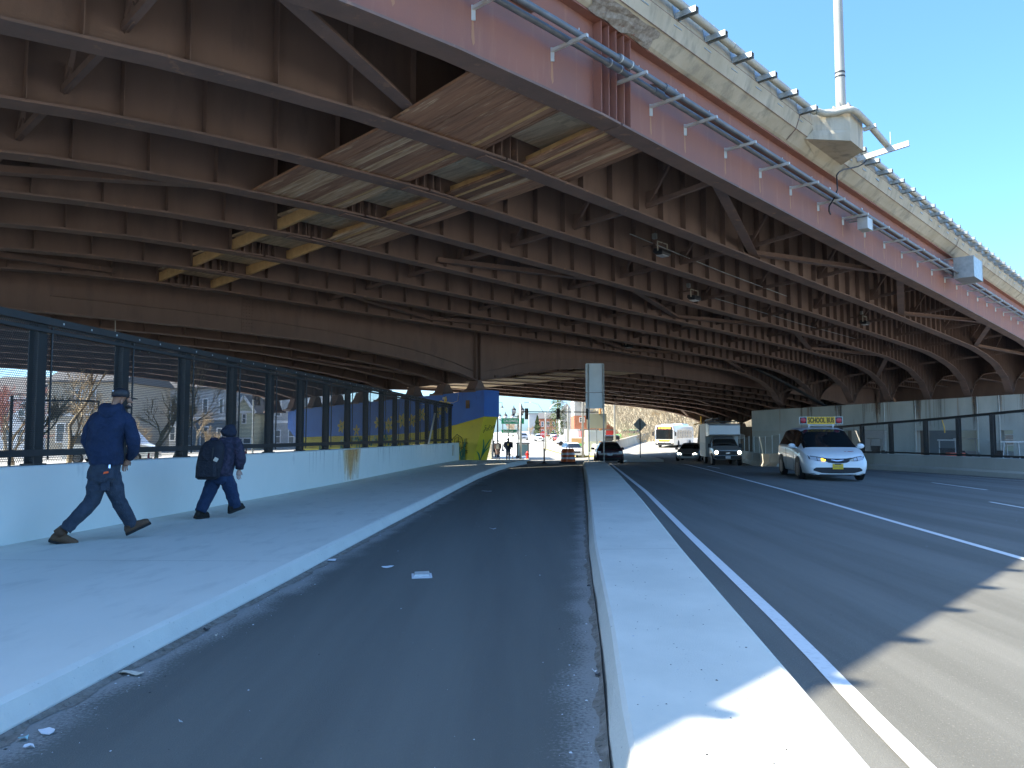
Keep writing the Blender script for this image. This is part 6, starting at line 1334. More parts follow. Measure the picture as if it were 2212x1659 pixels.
b = MB(); b.lathe([(.17,0),(.17,.05),(.11,.07),(.11,.5),(.14,.52),(.14,.56),(.11,.6),(.07,.68),(.03,.72),(.03,.76)], (0,0,0), 14); b.build('hydrant_body', M['hydrant'], t, smooth=30)
b = MB(); b.tube([(-.2,0,.42),(.2,0,.42)], .055, 8); b.tube([(0,-.22,.36),(0,0,.36)], .07, 8); b.build('outlet', M['hydrant'], t)
t = thing('delineator', 'thin dark flexible marker post at the crest beyond the bike lane', 'marker post', on(1175.5, 42, 0)); b = MB(); b.tube([(0,0,0),(0,0,.82)], .045, 8); b.build('marker_post', M['vmaroon'], t); b = MB(); b.lathe([(.14,0),(.1,.05),(.05,.08)], (0,0,0), 12); b.build('rubber_foot', M['rubber'], t)
# diamond sign seen from behind
t = thing('diamond_sign', 'grey back of a diamond warning sign on a thin post on the traffic island', 'road sign', on(1383, 63.5, .1))
b = MB(); b.tube([(0,0,-.1),(0,0,3.35)], .04, 6); b.build('post', M['black'], t); b = MB(); s = .56; b.prism([(0,.05,3.17+s-.35),(s,.05,2.82),(0,.05,2.82-s),(-s,.05,2.82)], (0,.01,0)); b.build('sign_plate', mat('sign_back_grey', (.42,.45,.43), .5), t)
# street lamps ---------------------------------------------------------
def street_lamp(label, px, Y, h, reach, kind='bracket', dark='black', group=None, dirx=1, dz=.13):
    t = thing('street_lamp', label, 'street lamp', on(px, Y, dz), 0, group)
    b = MB(); b.lathe([(.22,0),(.2,.3),(.11,.5),(.08,.7)], (0,0,0), 12); b.tube([(0,0,.6),(0,0,h)], [.085,.055], 10); b.build('pole_shaft', M[dark], t, smooth=40)
    if kind == 'bracket':
        b = MB(); b.tube([(0,0,h*.86),(dirx*reach*.35,0,h*.88),(dirx*reach*.7,0,h*.95),(dirx*reach,0,h*.94),(dirx*reach,0,h*.9)], .04, 8); b.build('arm', M[dark], t, smooth=True)
        b = MB(); b.lathe([(.03,.0),(.08,-.25),(.11,-.3),(.3,-.55),(.33,-.58)], (dirx*reach,0,h*.9), 14); b.build('lamp_bell', M[dark], t, smooth=40); b = MB(); b.ball((dirx*reach,0,h*.9-.6), (.2,.2,.1), 0, 10, 6); b.build('lens', M['lamp'], t)
    return t
street_lamp('tall dark bell-shade street lamp beside the painted pier', 1075, 82, 8.0, 1.9, dirx=1)
street_lamp('smaller distant bell-shade street lamp farther down the left side', 1057.5+2, 140, 8.5, 2.1, dirx=1)
def post_lamp(label, px, Y, h, n=2, group=None, dz=.13, x=None):
    p_ = on(px, Y, dz); t = thing('post_lamp', label, 'post lamp', p_, 0, group)
    b = MB(); b.lathe([(.26,0),(.24,.15),(.13,.35),(.09,.8),(.07,1.0)], (0,0,0), 12); b.tube([(0,0,.9),(0,0,h)], [.07,.055], 8); b.build('pole_shaft', M['black'], t, smooth=40)
    xs_ = (-.42,.42) if n == 2 else (0,)
    if n == 2: b = MB(); b.tube([(-.42,0,h+.05),(-.3,0,h-.12),(.3,0,h-.12),(.42,0,h+.05)], .035, 6); b.build('crossarm', M['black'], t)
    for xx in xs_:
        b = MB(); b.lathe([(.06,0),(.14,.06),(.1,.12)], (xx,0,h+.02), 10); b.lathe([(.23,.52),(.25,.56),(.16,.68),(.05,.78),(.04,.9),(.01,1.0)], (xx,0,h+.02), 12); lt = b.build('lantern_cap', M['black'], t, smooth=40)
        b = MB(); b.lathe([(.1,.12),(.21,.25),(.24,.4),(.22,.53)], (xx,0,h+.02), 12); b.build('globe', M['blockwhite'], lt, smooth=True)
    return t
GL = 'twin globe lamps on the far left footway'
post_lamp('nearest twin-globe lamp beside the tall street-name pole', 1119, 78, 4.3, 2, GL); post_lamp('twin-globe lamp between the two green street signs, second from the nearest', 1099.5, 92, 4.2, 2, GL); post_lamp('distant twin-globe lamp nearest the painted pier', 1086, 112, 4.6, 2, GL)
# signal poles -----------------------------------------------------------
t = thing('signal_pole', 'grey signal pole with a long mast arm carrying traffic lights over the far street', 'traffic signal', on(1124.5, 70, .13))
b = MB(); b.tube([(0,0,0),(0,0,5.0)], .11, 10); b.build('pole_shaft', M['galv'], t, smooth=True)
b = MB(); b.tube([(.1,0,4.28),(7.2,1.0,4.28)], .045, 8); b.build('mast_arm', M['black'], t)
def sighead(x, y, z, parent):
    b = MB(); b.box(x-.16,x+.16,y-.1,y+.1,z-.5,z+.5); h_ = b.build('signal_head', M['plastic'], parent)
    for k in (-.3,0,.3):
        b = MB(); b.tube([(x,y-.1,z+k),(x,y-.24,z+k+.02)], .115, 10); b.build('visor', M['plastic'], h_)
for x, y, z in ((.55,.1,4.1),(3.45,.5,4.1),(6.2,.9,4.1)): sighead(x, y, z, t)
def blade_sign(label, px, py, Y, w, h, body, font, pole_parent=None, arrow=False, bold=.004):
    p_ = at(px, py, Y); t = thing('street_sign', label, 'street sign', p_)
    b = rpanel(-w/2, w/2, -h/2, h/2, 0, .03, .02); b.build('sign_blade', M['signgreen'], t)
    b = MB()
    for z in (-h/2+.015, h/2-.015): b.box(-w/2+.03, w/2-.03, -.004, .0, z-.008, z+.008)
    b.build('border_line', M['reflective'], t)
    text_obj(body, h*.62, M['reflective'], 'sign_lettering', t, (-w*.07, -.006, 0), (R(90),0,0), width=w*.66, bold=bold)
    text_obj('ST', h*.34, M['reflective'], 'sign_suffix', t, (w*.36, -.006, -h*.08), (R(90),0,0), width=w*.1, bold=.002)
    return t
blade_sign('upper green CALDWELL street sign with capital letters', 1107.5, 909.5, 73, 2.15, .56, 'CALDWELL', 1)
blade_sign('lower green Caldwell St street sign on the kerb pole', 1100, 931.5, 66, 1.32, .3, 'Caldwell', 1)
t = thing('sign_pole', 'slim dark pole holding the green street signs beside the shelter', 'pole', on(1112.5, 66.3, .13)); b = MB(); b.tube([(-.2,0,0),(-.2,0,2.2)], .035, 8); b.tube([(-.75,.0,2.05),(.0,.0,2.05)], .02, 6); b.build('pole_shaft', M['black'], t)
t = thing('bus_shelter', 'small dark-framed glass shelter by the kerb beside the hydrant', 'shelter', on(1128, 76, .13))
b = MB()
for x, y in ((-.5,-.8),(.6,-.8),(-.5,1.2),(.6,1.2)): b.bar((x,y,0),(x,y,1.45),.08,.08)
b.box(-.62,.72,-.95,1.35,1.42,1.52); b.build('shelter_frame', M['black'], t); b = MB(); b.box(-.45,.55,-.8,-.78,.25,1.4); b.build('poster_panel', M['teal'], t)
# mast lamps and poles on the right of the street
def vee_lamp(label, px, Y, h):
    t = thing('street_lamp', label, 'street lamp', on(px, Y, .05), 0, 'tall pale double-arm street lamps'); b = MB(); b.tube([(0,0,0),(0,0,h*.75),(0,0,h*.8)], [.14,.1,.09], 10); b.build('pole_shaft', M['pole'], t, smooth=True)
    for s in (-1, 1):
        b = MB(); b.tube([(0,0,h*.72),(s*.5,0,h*.84),(s*1.1,0,h*.96),(s*2.0,0,h),(s*2.7,0,h)], .05, 8); b.build('arm', M['galv'], t, smooth=True); b = MB(); b.loft([[(s*x,-w_,z+h) for w_, z in ((0,-.05),)]+[(s*x, w_, z+h) for w_, z in ((w_0,-.05),(w_0,.06),(-w_0,.06),(-w_0,-.05))] for x, w_0 in ((2.6,.08),(3.3,.16),(3.5,.08))]) if 0 else b.box(min(s*2.5,s*3.3),max(s*2.5,s*3.3),-.15,.15,h-.06,h+.06); b.build('lamp_head', M['galv'], t)
    return t
vee_lamp('pale double-arm street lamp standing behind the stop sign', 1178.5, 118, 7.4); vee_lamp('pale double-arm street lamp on the yellow-kerbed island', 1227, 96, 7.6)
vee_lamp('pale double-arm street lamp between the street and the double road sign', 1259, 84, 7.8); vee_lamp('pale double-arm street lamp at the start of the ramp wall', 1328, 92, 8.5)
t = thing('orange_pole', 'orange metal pole rising from a white concrete block', 'pole', on(1297, 86, 0)); b = MB(); b.tube([(0,0,1),(0,0,8)], .13, 10); b.build('pole_shaft', mat('orange_pole', (.5,.22,.06), .6), t, smooth=True); b = MB(); b.lathe([(.95,0),(.95,1.15),(.85,1.25)], (0,0,0), 20); b.build('concrete_block', M['blockwhite'], t)
t = thing('stop_sign', 'red octagonal stop sign on a dark post at the far right of the street', 'road sign', on(1174.5, 122, .0)); b = MB(); b.tube([(0,0,0),(0,0,2.2)], .05, 6); b.build('post', M['black'], t); b = MB(); b.prism([(.55*math.cos(R(22.5+45*i)), -.05, 2.55+.55*math.sin(R(22.5+45*i))) for i in range(8)], (0,.02,0)); b.build('sign_plate', M['vred'], t); text_obj('STOP', .38, M['reflective'], 'sign_lettering', t, (0,-.06,2.55), (R(90),0,0), width=.8, bold=.008)
for px, Y, w, h, z, m, lab in ((1289,78,2.0,1.5,2.7,'sid_sage','back of a square panel sign behind the twin-post road sign, upper'), (1290,79,1.6,1.1,1.4,'signback','back of a smaller panel sign below the square one')):
    t = thing('panel_sign', lab, 'road sign', on(px, Y, 0)); rpanel(-w/2, w/2, z+.3, z+.3+h, 0, .08, .02).build('sign_plate', M[m], t); b = MB(); b.tube([(0,.05,-.2),(0,.05,z+h)], .05, 6); b.build('post', M['galv'], t)
t = thing('container', 'tan storage container standing behind the twin-post sign', 'container', on(1290, 100, 0)); b = MB(); b.box(-1.15,1.15,0,5,0,2.9); 
b.build('container_body', M['sid_sage'], t); b = MB()
for i in range(9): b.box(-1.1+.26*i,-1.02+.26*i,-.03,0,.1,2.8)
b.build('corrugation', M['sid_sage'], t)
t = thing('notice_board', 'orange-brown board on legs with a green corner on the island', 'notice board', on(1246, 108, .1)); b = MB(); b.box(-.75,.75,-.04,.04,.4,2.0); b.build('board_panel', mat('board_orange', (.5,.27,.1), .8), t); b = MB(); b.bar((-.6,0,0),(-.6,0,.4),.08,.08); b.bar((.6,0,0),(.6,0,.4),.08,.08); b.build('leg_pair', M['wood'], t)
b = MB(); b.box(.3,.7,-.06,-.045,.9,1.3); b.build('green_mark', M['vgreen'], t)
t = thing('delivery_truck', 'white delivery truck parked side-on at the right of the street', 'truck', on(1238, 150, 0), R(180)); b = MB(); b.box(-2.6,1.6,-1.1,1.1,.8,3.2); b.build('cargo_box', M['blockwhite'], t); b = MB(); b.loft([[(1.7,-1,.6),(1.7,1,.6),(1.7,1,2.2),(1.7,-1,2.2)],[(2.5,-1,.6),(2.5,1,.6),(2.4,1,2.0),(2.4,-1,2.0)],[(3.2,-1,.6),(3.2,1,.6),(3.1,1,1.4),(3.1,-1,1.4)]]); b.build('cab', M['vwhite'], t)
for x in (-1.8, 2.4):
    for s in (-1, 1): wheel(t, x, s*.95, .42, .25, s)
t = thing('dumpster', 'dark open dumpster beside the ramp wall', 'dumpster', on(1318, 98, 0)); b = MB(); b.loft([[(-.9,-.7,.1),(.9,-.7,.1),(.9,.7,.1),(-.9,.7,.1)],[(-1.1,-.8,1.4),(1.1,-.8,1.4),(1.1,.8,1.7),(-1.1,.8,1.7)]]); b.build('bin_body', M['plastic'], t); b = MB(); b.box(-1.12,1.12,-.85,.85,1.5,1.56); b.build('lid', M['black'], t)
# curved ramp wall -------------------------------------------------------
WR = [(90,13.0),(93,13.2),(96,13.9),(103,15.8),(110,18.0),(120,21.5),(132,26.5),(150,34.5),(175,47)]
mb = MB(); rings = []
for y in fr(90, 175, 3):
    x = interp(WR, y)-.9; g0 = gz(x, y); h_ = .95*sstep(89, 93, y)+.05; rings.append([(x-.25,y,g0-.3),(x+.3,y+.0,g0-.3),(x+.22,y,g0+.3),(x+.08,y,g0+h_),(x-.2,y,g0+h_)])
mb.loft(rings); t = thing('ramp_wall', 'curved concrete barrier along the outside of the sunlit ramp', 'barrier', (14, 95, 0), world=True); mb.build('barrier_body', M['pierend'], t, smooth=30)
mb = MB(); rings = []
for y in fr(93, 175, 3): x = interp(WR, y)-.9; g0 = gz(x, y); rings.append([(x-.24,y,g0+1.0),(x+.12,y,g0+1.0),(x+.12,y,g0+1.07),(x-.24,y,g0+1.07)])
mb.loft(rings); mb.build('coping', M['sid_tan'], t)
t = thing('ramp_fence', 'tan timber-faced wall with a yellow rail beside the ramp behind the box truck', 'wall', (22, 92, 0), world=True)
mb = MB(); mb.loft([[(x,y,gz(x,y)-.5),(x+.3,y,gz(x,y)-.5),(x+.3,y,gz(x,y)+h_),(x,y,gz(x,y)+h_)] for x, y, h_ in ((20.6,86,.7),(21.6,89,2.9),(23.5,93,3.3),(28,100,3.4))]); mb.build('wall_body', M['sid_tan'], t)
mb = MB(); mb.bar((20.8,88,2.6),(28,101,3.9),.1,.1); mb.bar((22.2,90.5,2.4),(22.2,90.5,3.6),.1,.1); mb.build('yellow_rail', M['signyellow'], t)
# ---------------------------------------------------------------- trees
def grow(seed, H, spread=.5, levels=5, droop=0., trunkr=.16, fork=.25, nb=3, m1='bark', m2='twig'):
    rnd = random.Random(seed); tk = MB(); tw = MB()
    def br(p, d, L, r, lv):
        n = 3; pts = [p]; q = p; dd = d
        for i in range(n):
            dd = (dd+Vector((rnd.gauss(0,.13), rnd.gauss(0,.13), rnd.gauss(.03,.08)-droop*lv*.03))).normalized(); q = q+dd*L/n; pts.append(q)
        rr = [r*(1-.45*i/n) for i in range(n+1)]
        (tk if lv < 3 else tw).tube(pts, rr, 6 if lv < 2 else (4 if lv < 3 else 3), 0, False)
        if lv >= levels: return
        k = nb+(1 if rnd.random() < .5 else 0) + (1 if lv >= 2 else 0)
        for i in range(k):
            a = rnd.uniform(0, 6.28); t_ = rnd.uniform(.35, 1.0) if i else 1.0; j = min(n-1, int(t_*n)); pp = pts[j].lerp(pts[j+1], t_*n-j) if t_ < 1 else pts[-1]
            x = dd.cross(Vector((0,0,1))); x = x.normalized() if x.length > .1 else Vector((1,0,0)); y = dd.cross(x)
            an = spread*rnd.uniform(.5, 1.3); nd = (dd*math.cos(an)+(x*math.cos(a)+y*math.sin(a))*math.sin(an)+Vector((0,0,.12))).normalized()
            br(pp, nd, L*rnd.uniform(.6,.82), r*.55*(1.0 if i else 1.1), lv+1)
    br(Vector((0,0,-.2)), Vector((0,0,1)), H*fork, trunkr, 0)
    return tk, tw
def tree_proto(name, label, seed, H, m1='bark', m2='twig', **kw):
    tk, tw = grow(seed, H, **kw); t = thing(name, label, 'tree'); tk.build('trunk', M[m1], t, smooth=True, fix=False); tw.build('crown', M[m2], t, fix=False); return t
used = {}
def plant(proto, label, loc, rz, s, group):
    if proto.name not in used: used[proto.name] = 1; proto.location = loc; proto.rotation_euler = (0,0,rz); proto.scale = (s,)*3; tag(proto, label, 'tree', group); return proto
    return copy_tree(proto, None, loc, rz, label, group, s)
TA = tree_proto('bare_tree', 'x', 21, 9, fork=.2, spread=.55, levels=6, trunkr=.15, nb=2); TB = tree_proto('bare_tree', 'x', 33, 10, fork=.26, spread=.42, levels=6, trunkr=.17, nb=2); TC = tree_proto('bare_tree', 'x', 8, 7, fork=.16, spread=.6, levels=6, trunkr=.13, nb=2); TR_ = tree_proto('bare_tree', 'x', 14, 9, m2='twig_red', fork=.2, spread=.5, levels=6, trunkr=.15, nb=2)
GT = 'bare trees behind the left fence'
for px, Y, s, pr_, lab in ((232,27,.62,TC,'bare tree seen through the mesh just left of the man in the navy hoodie'), (330,33,.85,TA,'tangled bare tree seen through the mesh right of the man in the navy hoodie'), (372,40,.8,TB,'bare tree behind the mesh between the two walkers'), (150,42,1.0,TB,'tall bare tree behind the first full mesh panel'), (60,30,.8,TA,'bare tree at far left behind the first fence post'),
    (10,60,1.2,TR_,'reddish budding tree at the far left edge'), (450,58,.75,TC,'small bare tree in front of the grey house behind the short walker'), (30,45,1.0,TR_,'reddish budding tree just right of the far left edge'), (200,70,1.1,TA,'bare tree in front of the tan house with the dormer'), (420,75,.9,TA,'bare tree beside the grey clapboard house'), (270,50,.9,TC,'bare tree behind the head of the man in the navy hoodie')):
    r_ = ray(px, 950); plant(pr_, lab, (r_[0]*Y, Y, gz(r_[0]*Y, Y)), px*.7, s, GT)
GS = 'bare street trees along the far street'
for px, Y, s, pr_, lab in ((1068,125,1.0,TB,'bare street tree rising beside the painted pier'), (1110,170,1.0,TA,'bare street tree behind the green street signs'), (1128,210,1.1,TB,'bare street tree left of the distant cars'), (1145,260,1.1,TC,'small distant bare tree above the white suv'), (1190,230,.8,TR_,'reddish bare tree in front of the distant brick house'), (1098,240,1.2,TR_,'reddish bare tree far behind the pedestrians'), (1208,190,.7,TA,'bare tree beside the stop sign')):
    r_ = ray(px, 950); plant(pr_, lab, (r_[0]*Y, Y, gz(r_[0]*Y, Y)), px*.3, s, GS)
# wooded bank behind the ramp
def hz(x, y): return gz(x, y)
mb = MB(); rnd = random.Random(2); xs_ = fr(17, 150, 4.5); ks = fr(0, 1, .1)
vs = []
for x in xs_:
    yb = 118+ (x-17)*1.25 if x < 60 else 172+(x-60)*.5
    for k in ks: vs.append((x-k*6, yb+k*46-6, gz(x, yb)-.4+ (k**.9)*11.5+rnd.uniform(-.5,.5)*k))
n = len(ks); mb.add(vs, [(i*n+j, (i+1)*n+j, (i+1)*n+j+1, i*n+j+1) for i in range(len(xs_)-1) for j in range(n-1)])
tag(mb.build('hillside', M['brush'], fix=False, smooth=True), kind='structure')
mb = MB()    # undergrowth: fine dry stems, one mass
for i in range(20000):
    x = rnd.uniform(16, 120); yb = 118+(x-17)*1.25 if x < 60 else 172+(x-60)*.5; k = rnd.random()**1.4; y = yb+k*40-7; xx = x-k*6; z = gz(x, yb)-.4+(k**.9)*10.6
    p_ = Vector((xx, y, z)); h_ = rnd.uniform(.5, 2.0); d_ = Vector((rnd.gauss(0,.45), rnd.gauss(0,.2), 1)).normalized(); w_ = rnd.uniform(.02,.06); e = p_+d_*h_
    mb.add([p_-Vector((w_,0,0)), p_+Vector((w_,0,0)), e], [(0,1,2)], rnd.choice((0,0,1)))
    f_ = p_+d_*h_*.5; s_ = Vector((rnd.gauss(0,.7), 0, rnd.uniform(.1,.8))); mb.add([f_, f_+Vector((.05,0,.05)), f_+s_], [(0,1,2)], 0)
tag(mb.build('undergrowth', [M['twig'], M['brush']], fix=False), kind='stuff')
GH = 'bare trees on the bank above the ramp'; places = []
rnd = random.Random(77); spots = ['behind the ramp wall start', 'behind the diamond sign', 'left of the bus', 'behind the bus roof', 'right of the bus', 'at the top of the bank', 'above the box truck', 'low on the bank', 'at the far right of the bank', 'beside the pale lamp at the ramp']
for i in range(46):
    px = 1318+i*8.6+rnd.uniform(-4,4); Y = rnd.uniform(132, 172) if px < 1480 else rnd.uniform(150, 215); x = ray(px, 950)[0]*Y
    yb = 118+(x-17)*1.25 if x < 60 else 172+(x-60)*.5; k = max(0, min(1, (Y-yb+6)/46)); s = rnd.uniform(.5, .95)
    zz = gz(x, Y) if k <= 0 else gz(x, yb)-.4+k**.9*11
    o = plant(rnd.choice((TA,TB,TC)), 'bare tree on the brown bank above the sunlit ramp, one of many alike', (x, Y, zz-.1), rnd.uniform(0,6), s, GH)
# conifer by the far houses
def conifer(label, px, Y, h, w, group=None):
    rnd = random.Random(int(px)); t = thing('evergreen_tree', label, 'tree', on(px, Y)); MB().tube([(0,0,0),(0,0,h)], [.25,.04], 8).build('trunk', M['bark'], t)
    b = MB()
    for i in range(2600):
        k = rnd.random()**.8; z = h*(.1+.9*k); r_ = w*(1-k)**.8*(.25+.75*rnd.random()**.5)*(1+.25*math.sin(z*4.3)); a = rnd.uniform(0, 6.28); c = Vector((r_*math.cos(a), r_*math.sin(a), z-.25*r_)); s = rnd.uniform(.12,.3)
        u = Vector((math.cos(a), math.sin(a), -.3))*s; v_ = Vector((-math.sin(a), math.cos(a), .2))*s*.5; b.add([c-v_, c+u, c+v_, c-u*.5+Vector((0,0,s*.4))], [(0,1,2,3)])
    b.build('crown', M['conifer'], t, fix=False); return t
conifer('tall dark evergreen left of the white bay-windowed house', 1205, 165, 12.5, 3.2); conifer('small pointed evergreen on the far street centre', 1161, 230, 6.5, 1.5)
# ---------------------------------------------------------------- houses
def house(name, label, px0, px1, py_top, Y, depth, wallm, roofm='shingle', roof='flat', wins=(), storeys=2, band=None, lower=None, group=None, ov=.3, rot=0):
    """front wall spans pixels px0..px1 at distance Y; wins: (u0, u1, z0, z1) fractions"""
    x0, x1 = ray(px0, 950)[0]*Y, ray(px1, 950)[0]*Y; top = at(0, py_top, Y).z; cx = (x0+x1)/2; w = x1-x0; g0 = gz(cx, Y); h = top-g0
    t = thing(name, label, 'house', (cx, Y, g0), rot, group)
    b = MB(); hw = w/2
    if roof == 'gable': 
        eh = h*.72; b.loft([[(-hw,y,-.3),(hw,y,-.3),(hw,y,eh),(0,y,h),(-hw,y,eh)] for y in (0, depth)]); b.build('wall', M[wallm], t)
        r_ = MB(); 
        for s in (-1, 1): r_.add([(0,-ov,h+.12),(s*(hw+ov),-ov,eh-.12),(s*(hw+ov),depth+ov,eh-.12),(0,depth+ov,h+.12),(0,-ov,h-.08),(s*(hw+ov),-ov,eh-.3),(s*(hw+ov),depth+ov,eh-.3),(0,depth+ov,h-.08)], [(0,1,2,3),(4,5,6,7),(0,1,5,4),(1,2,6,5),(2,3,7,6)])
        r_.build('roof', M[roofm], t)
        tr_ = MB()
        for s in (-1, 1): tr_.bar((0,-ov-.03,h),(s*(hw+ov),-ov-.03,eh-.22),.06,.28)
        tr_.bar((-hw,-.06,eh-.1),(hw,-.06,eh-.1),.1,.25); tr_.build('trim', M['trim'], t)
    else:
        if lower: b.box(-hw,hw,0,depth,h*lower[0],h); b.build('wall', M[wallm], t); b = MB(); b.box(-hw-.02,hw+.02,-.02,depth,-.3,h*lower[0]); b.build('lower_wall', M[lower[1]], t)
        else: b.box(-hw,hw,0,depth,-.3,h); b.build('wall', M[wallm], t)
        if roof == 'side': r_ = MB(); r_.loft([[(x,-ov,h),(x,depth/2,h+depth*.22),(x,depth+ov,h),(x,depth+ov,h-.15),(x,-ov,h-.15)] for x in (-hw-ov, hw+ov)]); r_.build('roof', M[roofm], t)
        else: r_ = MB(); r_.box(-hw-.15,hw+.15,-.2,depth+.2,h,h+.25); r_.build('roof', M[roofm], t)
    if band: bb = MB(); bb.box(-hw-.03,hw+.03,-.06,0,h*band,h*band+.3); bb.build('trim_band', M['trim'], t)
    for u0, u1, z0, z1 in wins:
        a_, c_ = -hw+w*u0, -hw+w*u1; f = MB(); th = .1
        f.box(a_-th,a_,-.08,0,z0*h-th,z1*h+th); f.box(c_,c_+th,-.08,0,z0*h-th,z1*h+th); f.box(a_,c_,-.08,0,z0*h-th,z0*h); f.box(a_,c_,-.08,0,z1*h,z1*h+th); f.box(a_,c_,-.07,-.02,(z0+z1)/2*h-.03,(z0+z1)/2*h+.03)
        fo = f.build('window', M['trim'], t); g_ = MB(); g_.box(a_,c_,-.03,-.01,z0*h,z1*h); g_.build('pane', M['pane'], fo)
    return t, w, h
def W2(n, zs=((.14,.36),(.6,.82)), m=.08, ww=.1): return [(u, u+ww, z0, z1) for z0, z1 in zs for u in [m+(1-2*m-ww)*i/(n-1) for i in range(n)]]
house('clapboard_house', 'grey clapboard two-storey house with white trim behind the short walker', 396, 486, 836, 82, 9, 'sid_grey', roof='side', wins=[(.42,.58,.08,.36),(.1,.2,.08,.36),(.46,.56,.58,.8),(.86,.93,.58,.8),(.82,.9,.1,.34)], band=.48, lower=(.47,'sid_slate'))
house('gable_house', 'sage-yellow gabled house with white trim seen through the mesh right of the short walker', 506, 547, 856, 86, 9, 'sid_sage', roof='gable', wins=[(.42,.58,.5,.66),(.15,.4,.02,.2),(.5,.85,.02,.2)])
house('dark_house', 'dark slate-sided house beside the sage gabled one', 547, 590, 862, 92, 9, 'sid_slate', roof='side', wins=[(.1,.3,.5,.75)])
house('siding_house', 'pale grey-blue house with white-framed windows rising behind the painted pier', 588, 700, 838, 88, 10, 'sid_grey', roof='flat', wins=W2(4, ((.1,.3),(.55,.85)), .06, .09), band=.42)
house('tan_house', 'tan house with a white dormer window behind the bare trees at left', 98, 262, 822, 72, 10, 'sid_tan', roof='side', wins=[(.38,.46,.62,.86),(.56,.64,.62,.86),(.15,.25,.15,.4),(.72,.82,.15,.4)], band=.5)
house('back_house', 'grey-brown house behind the tangled bare tree at left', 290, 385, 838, 90, 9, 'sid_grey', roof='side', wins=W2(3), band=.48)
house('left_house', 'pale pinkish house at the far left edge behind the reddish trees', -60, 60, 850, 85, 10, 'sid_white', roof='side', wins=W2(4))
GB = 'houses on the right of the far street'
house('bay_house', 'white bay-windowed house left of the brick and grey block', 1209, 1241, 872, 168, 9, 'sid_white', roof='gable', wins=W2(3, ((.1,.25),(.38,.55)), .1, .14), group=GB)
house('brick_block', 'grey-rendered block over an orange brick base behind the twin-post sign', 1241, 1371, 862, 150, 9, 'sid_grey', roof='flat', wins=[(.09,.16,.34,.46)], lower=(.52,'brick'), group=GB)
house('billboard_house', 'low grey building with a flat roof at the end of the street', 1143, 1166, 894, 290, 10, 'sid_grey', roof='flat', group=GB)
house('brick_house', 'distant red brick house with a white porch line', 1166, 1202, 904, 250, 9, 'brick', roof='side', wins=W2(3, ((.1,.35),(.55,.8)), .1, .12), group=GB)
house('white_house', 'white house with grey gable on top of the bank behind the trees', 1395, 1440, 868, 200, 8, 'sid_white', roof='gable', wins=W2(3, ((.4,.55),), .1, .12), group=GB)
house('red_shop', 'low red-fronted shop behind the green suv', 1255, 1375, 930, 140, 5, 'vred', roof='flat', group=GB)
house('corner_building', 'tall building on the left of the far street hidden behind the painted pier', 950, 1030, 800, 74, 14, 'sid_tan', roof='flat')
house('shop_front', 'pale sided shop front with a framed poster just right of the painted pier', 1046, 1062, 918, 68, 8, 'cream', roof='flat', wins=[(.3,.95,.5,.85)])
# low clutter in the side street seen through the mesh
t = thing('parked_van', 'white van parked beyond the mesh fence behind the man in the navy hoodie', 'van', on(245, 48), R(5)); b = MB(); b.loft([[(x,-.9,z0),(x,.9,z0),(x,.85,z1),(x,-.85,z1)] for x, z0, z1 in ((-2.6,.3,1.9),(1.2,.3,1.95),(1.9,.3,1.2),(2.6,.35,1.0))]); b.build('body', M['vwhite'], t); b = MB(); b.box(-2.2,1.2,-.915,-.9,1.2,1.7); b.build('window', M['glass'], t)
for x in (-1.7, 1.7): 
    for s in (-1, 1): wheel(t, x, s*.85, .34, .2, s)
for px, Y, m, lab in ((62,16.5,'orange','orange traffic cone beyond the wall below the first fence post'), (78,17.5,'signyellow','yellow cone beyond the wall beside the orange one'), (322,30,'vred','small red cone beyond the wall behind the man in the navy hoodie'), (532,40,'vred','red and white marker beyond the wall right of the short walker')):
    p_ = on(px, Y); t = thing('traffic_cone', lab, 'traffic cone', p_); b = MB(); b.box(-.2,.2,-.2,.2,0,.05); b.build('cone_base', M['plastic'], t); b = MB(); b.lathe([(.17,.05),(.12,.35),(.1,.4)], (0,0,0), 12); b.lathe([(.12,.36),(.06,.8),(.03,1.05),(.02,1.08)], (0,0,0), 12); b.build('cone_body', M[m], t, smooth=40)
t = thing('chain_link_post', 'black chain-link fence corner post beyond the wall at far left', 'fence', on(22, 26)); b = MB(); b.tube([(0,0,0),(0,0,3.1)], .05, 8); b.build('post', M['black'], t); b = MB(); b.tube([(0,0,2.95),(2.4,1,2.95)], .03, 6); b.tube([(2.4,1,0),(2.4,1,2.95)], .03, 6); b.build('top_rail', M['black'], t)
t = thing('traffic_light', 'black signal cluster on a grey pole in front of the gabled house', 'traffic signal', on(546, 52)); b = MB(); b.tube([(0,0,0),(0,0,4.4)], .07, 8); b.build('pole_shaft', M['galv'], t); sighead(.3, 0, 4.2, t); sighead(.1, 0, 4.6, t)
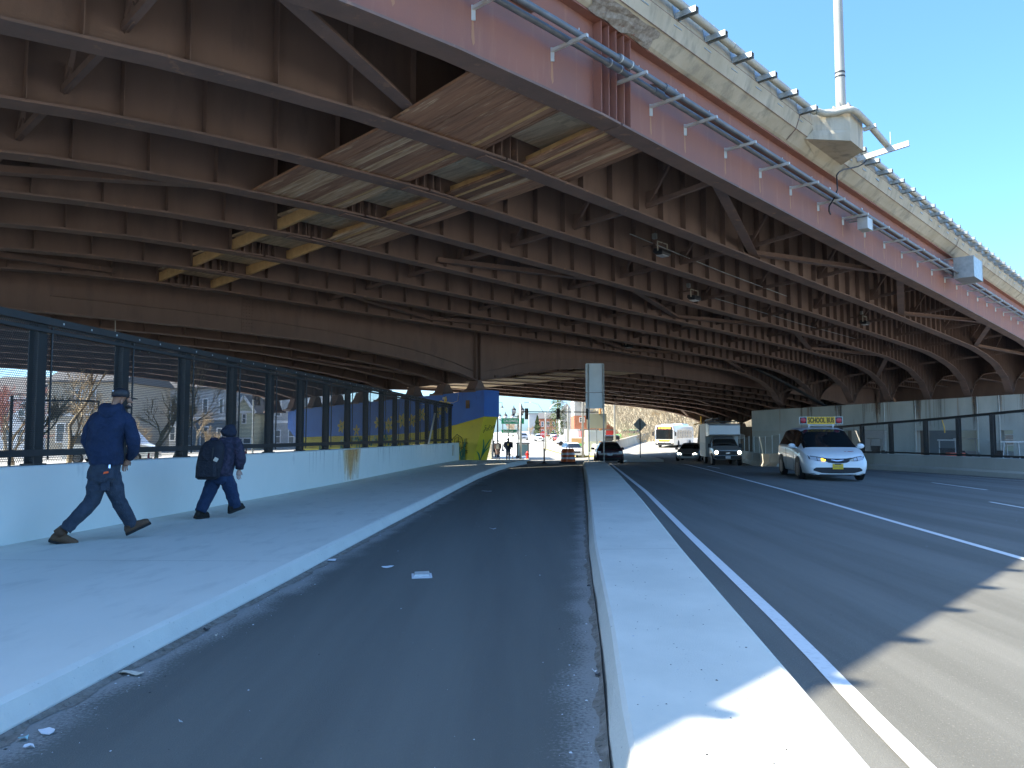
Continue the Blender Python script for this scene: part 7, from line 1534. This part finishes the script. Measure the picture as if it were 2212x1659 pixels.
# things stored beyond the right-hand pier
def cart(label, px, Y, rz, red=False):
    t = thing('golf_cart', label, 'golf cart', on(px, Y, 0), R(rz), 'carts stored behind the right pier'); b = MB()
    for x, y in ((-.7,-.5),(-.7,.5),(.6,-.5),(.6,.5)): b.bar((x,y,.5),(x*.85,y,1.75),.06,.06)
    b.build('roof_frame', M['blockwhite'], t); b = MB(); b.box(-.95,.85,-.62,.62,1.74,1.82); b.build('canopy', M['blockwhite'], t)
    b = MB(); b.loft([[(x,-.55,.25),(x,.55,.25),(x,.5,z),(x,-.5,z)] for x, z in ((-1.1,.7),(-.2,.75),(.3,.4),(.7,.42),(1.1,.8),(1.25,.55))]); b.build('body', M['vred'] if red else M['black'], t); b = MB(); b.box(-.6,-.2,-.5,.5,.72,.85); b.box(-.68,-.58,-.5,.5,.85,1.2); b.build('seat', M['plastic'], t)
    for x in (-.75,.8):
        for s in (-1, 1): wheel(t, x, s*.52, .22, .16, s)
cart('white-framed cart behind the leftmost opening of the right pier', 1905, 62, 20); cart('white-framed cart with red body behind the middle opening', 2046, 56, 60, True); cart('white-framed cart behind the right opening next to the pale column', 2090, 60, -30); cart('white-framed cart farthest right behind the screen fence', 2172, 52, 10)
t = thing('orange_crate', 'orange-red plastic crate board visible through the screen fence', 'crate', on(2063, 42, .35)); b = MB(); b.box(-.42,.42,-.2,.2,0,.62); b.build('crate_body', mat('crate_orange', (.6,.1,.05), .6), t); b = MB()
for z in (.15,.4): b.box(-.35,.35,-.21,-.2,z,z+.04)
b.build('slots', M['plastic'], t)
o = MB().tube([Vector(at(2034, 903, 44)), Vector(at(2040, 925, 44)), Vector(at(2041, 935, 44))], .03, 5); o = o.build('yellow_strap', M['signyellow']); tag(o, 'yellow strap hanging behind the screen fence above the orange crate', 'strap')
t = thing('box_trailer', 'white box trailer behind the left openings of the right pier', 'trailer', on(1925, 66, 0)); b = MB(); b.box(-2.4,2.4,0,2.2,.6,2.6); b.build('trailer_body', M['blockwhite'], t); b = MB(); b.tube([(-1.5,0,.35),(1.5,0,.35)], .35, 10); b.build('wheel_bank', M['rubber'], t)
house('yard_building', 'beige building in sun beyond the right-hand pier', 2110, 2330, 880, 90, 10, 'sid_sage', roof='flat', wins=W2(5))
house('yard_shed', 'dark shed beyond the right-hand pier openings', 1930, 2070, 905, 85, 8, 'sid_slate', roof='flat')
# hanging work platform rods under the far bridge, left
t = thing('hanging_rods', 'pale hanging rods and small planks under the far bridge above the left fence', 'scaffold', at(249, 700, 30), world=True)
for x, y0, y1, Y in ((249,603,735,27),(268,704,750,32),(276,704,750,32),(288,700,755,33),(303,695,760,34),(322,690,765,35)):
    b = MB(); b.tube([at(x, y0, Y), at(x, y1, Y)], .012, 5); b.build('rod', M['galvl'], t)
for x, y, Y, L_ in ((245,674,27,.45),(272,704,32,.4),(296,699,34,.5),(318,699,35,.5)):
    p_ = at(x, y, Y); b = MB(); b.bar(p_-Vector((L_,.1,0)), p_+Vector((L_,.1,.02)), .08, .05); b.build('hanger_plank', M['conduit_pale'], t)
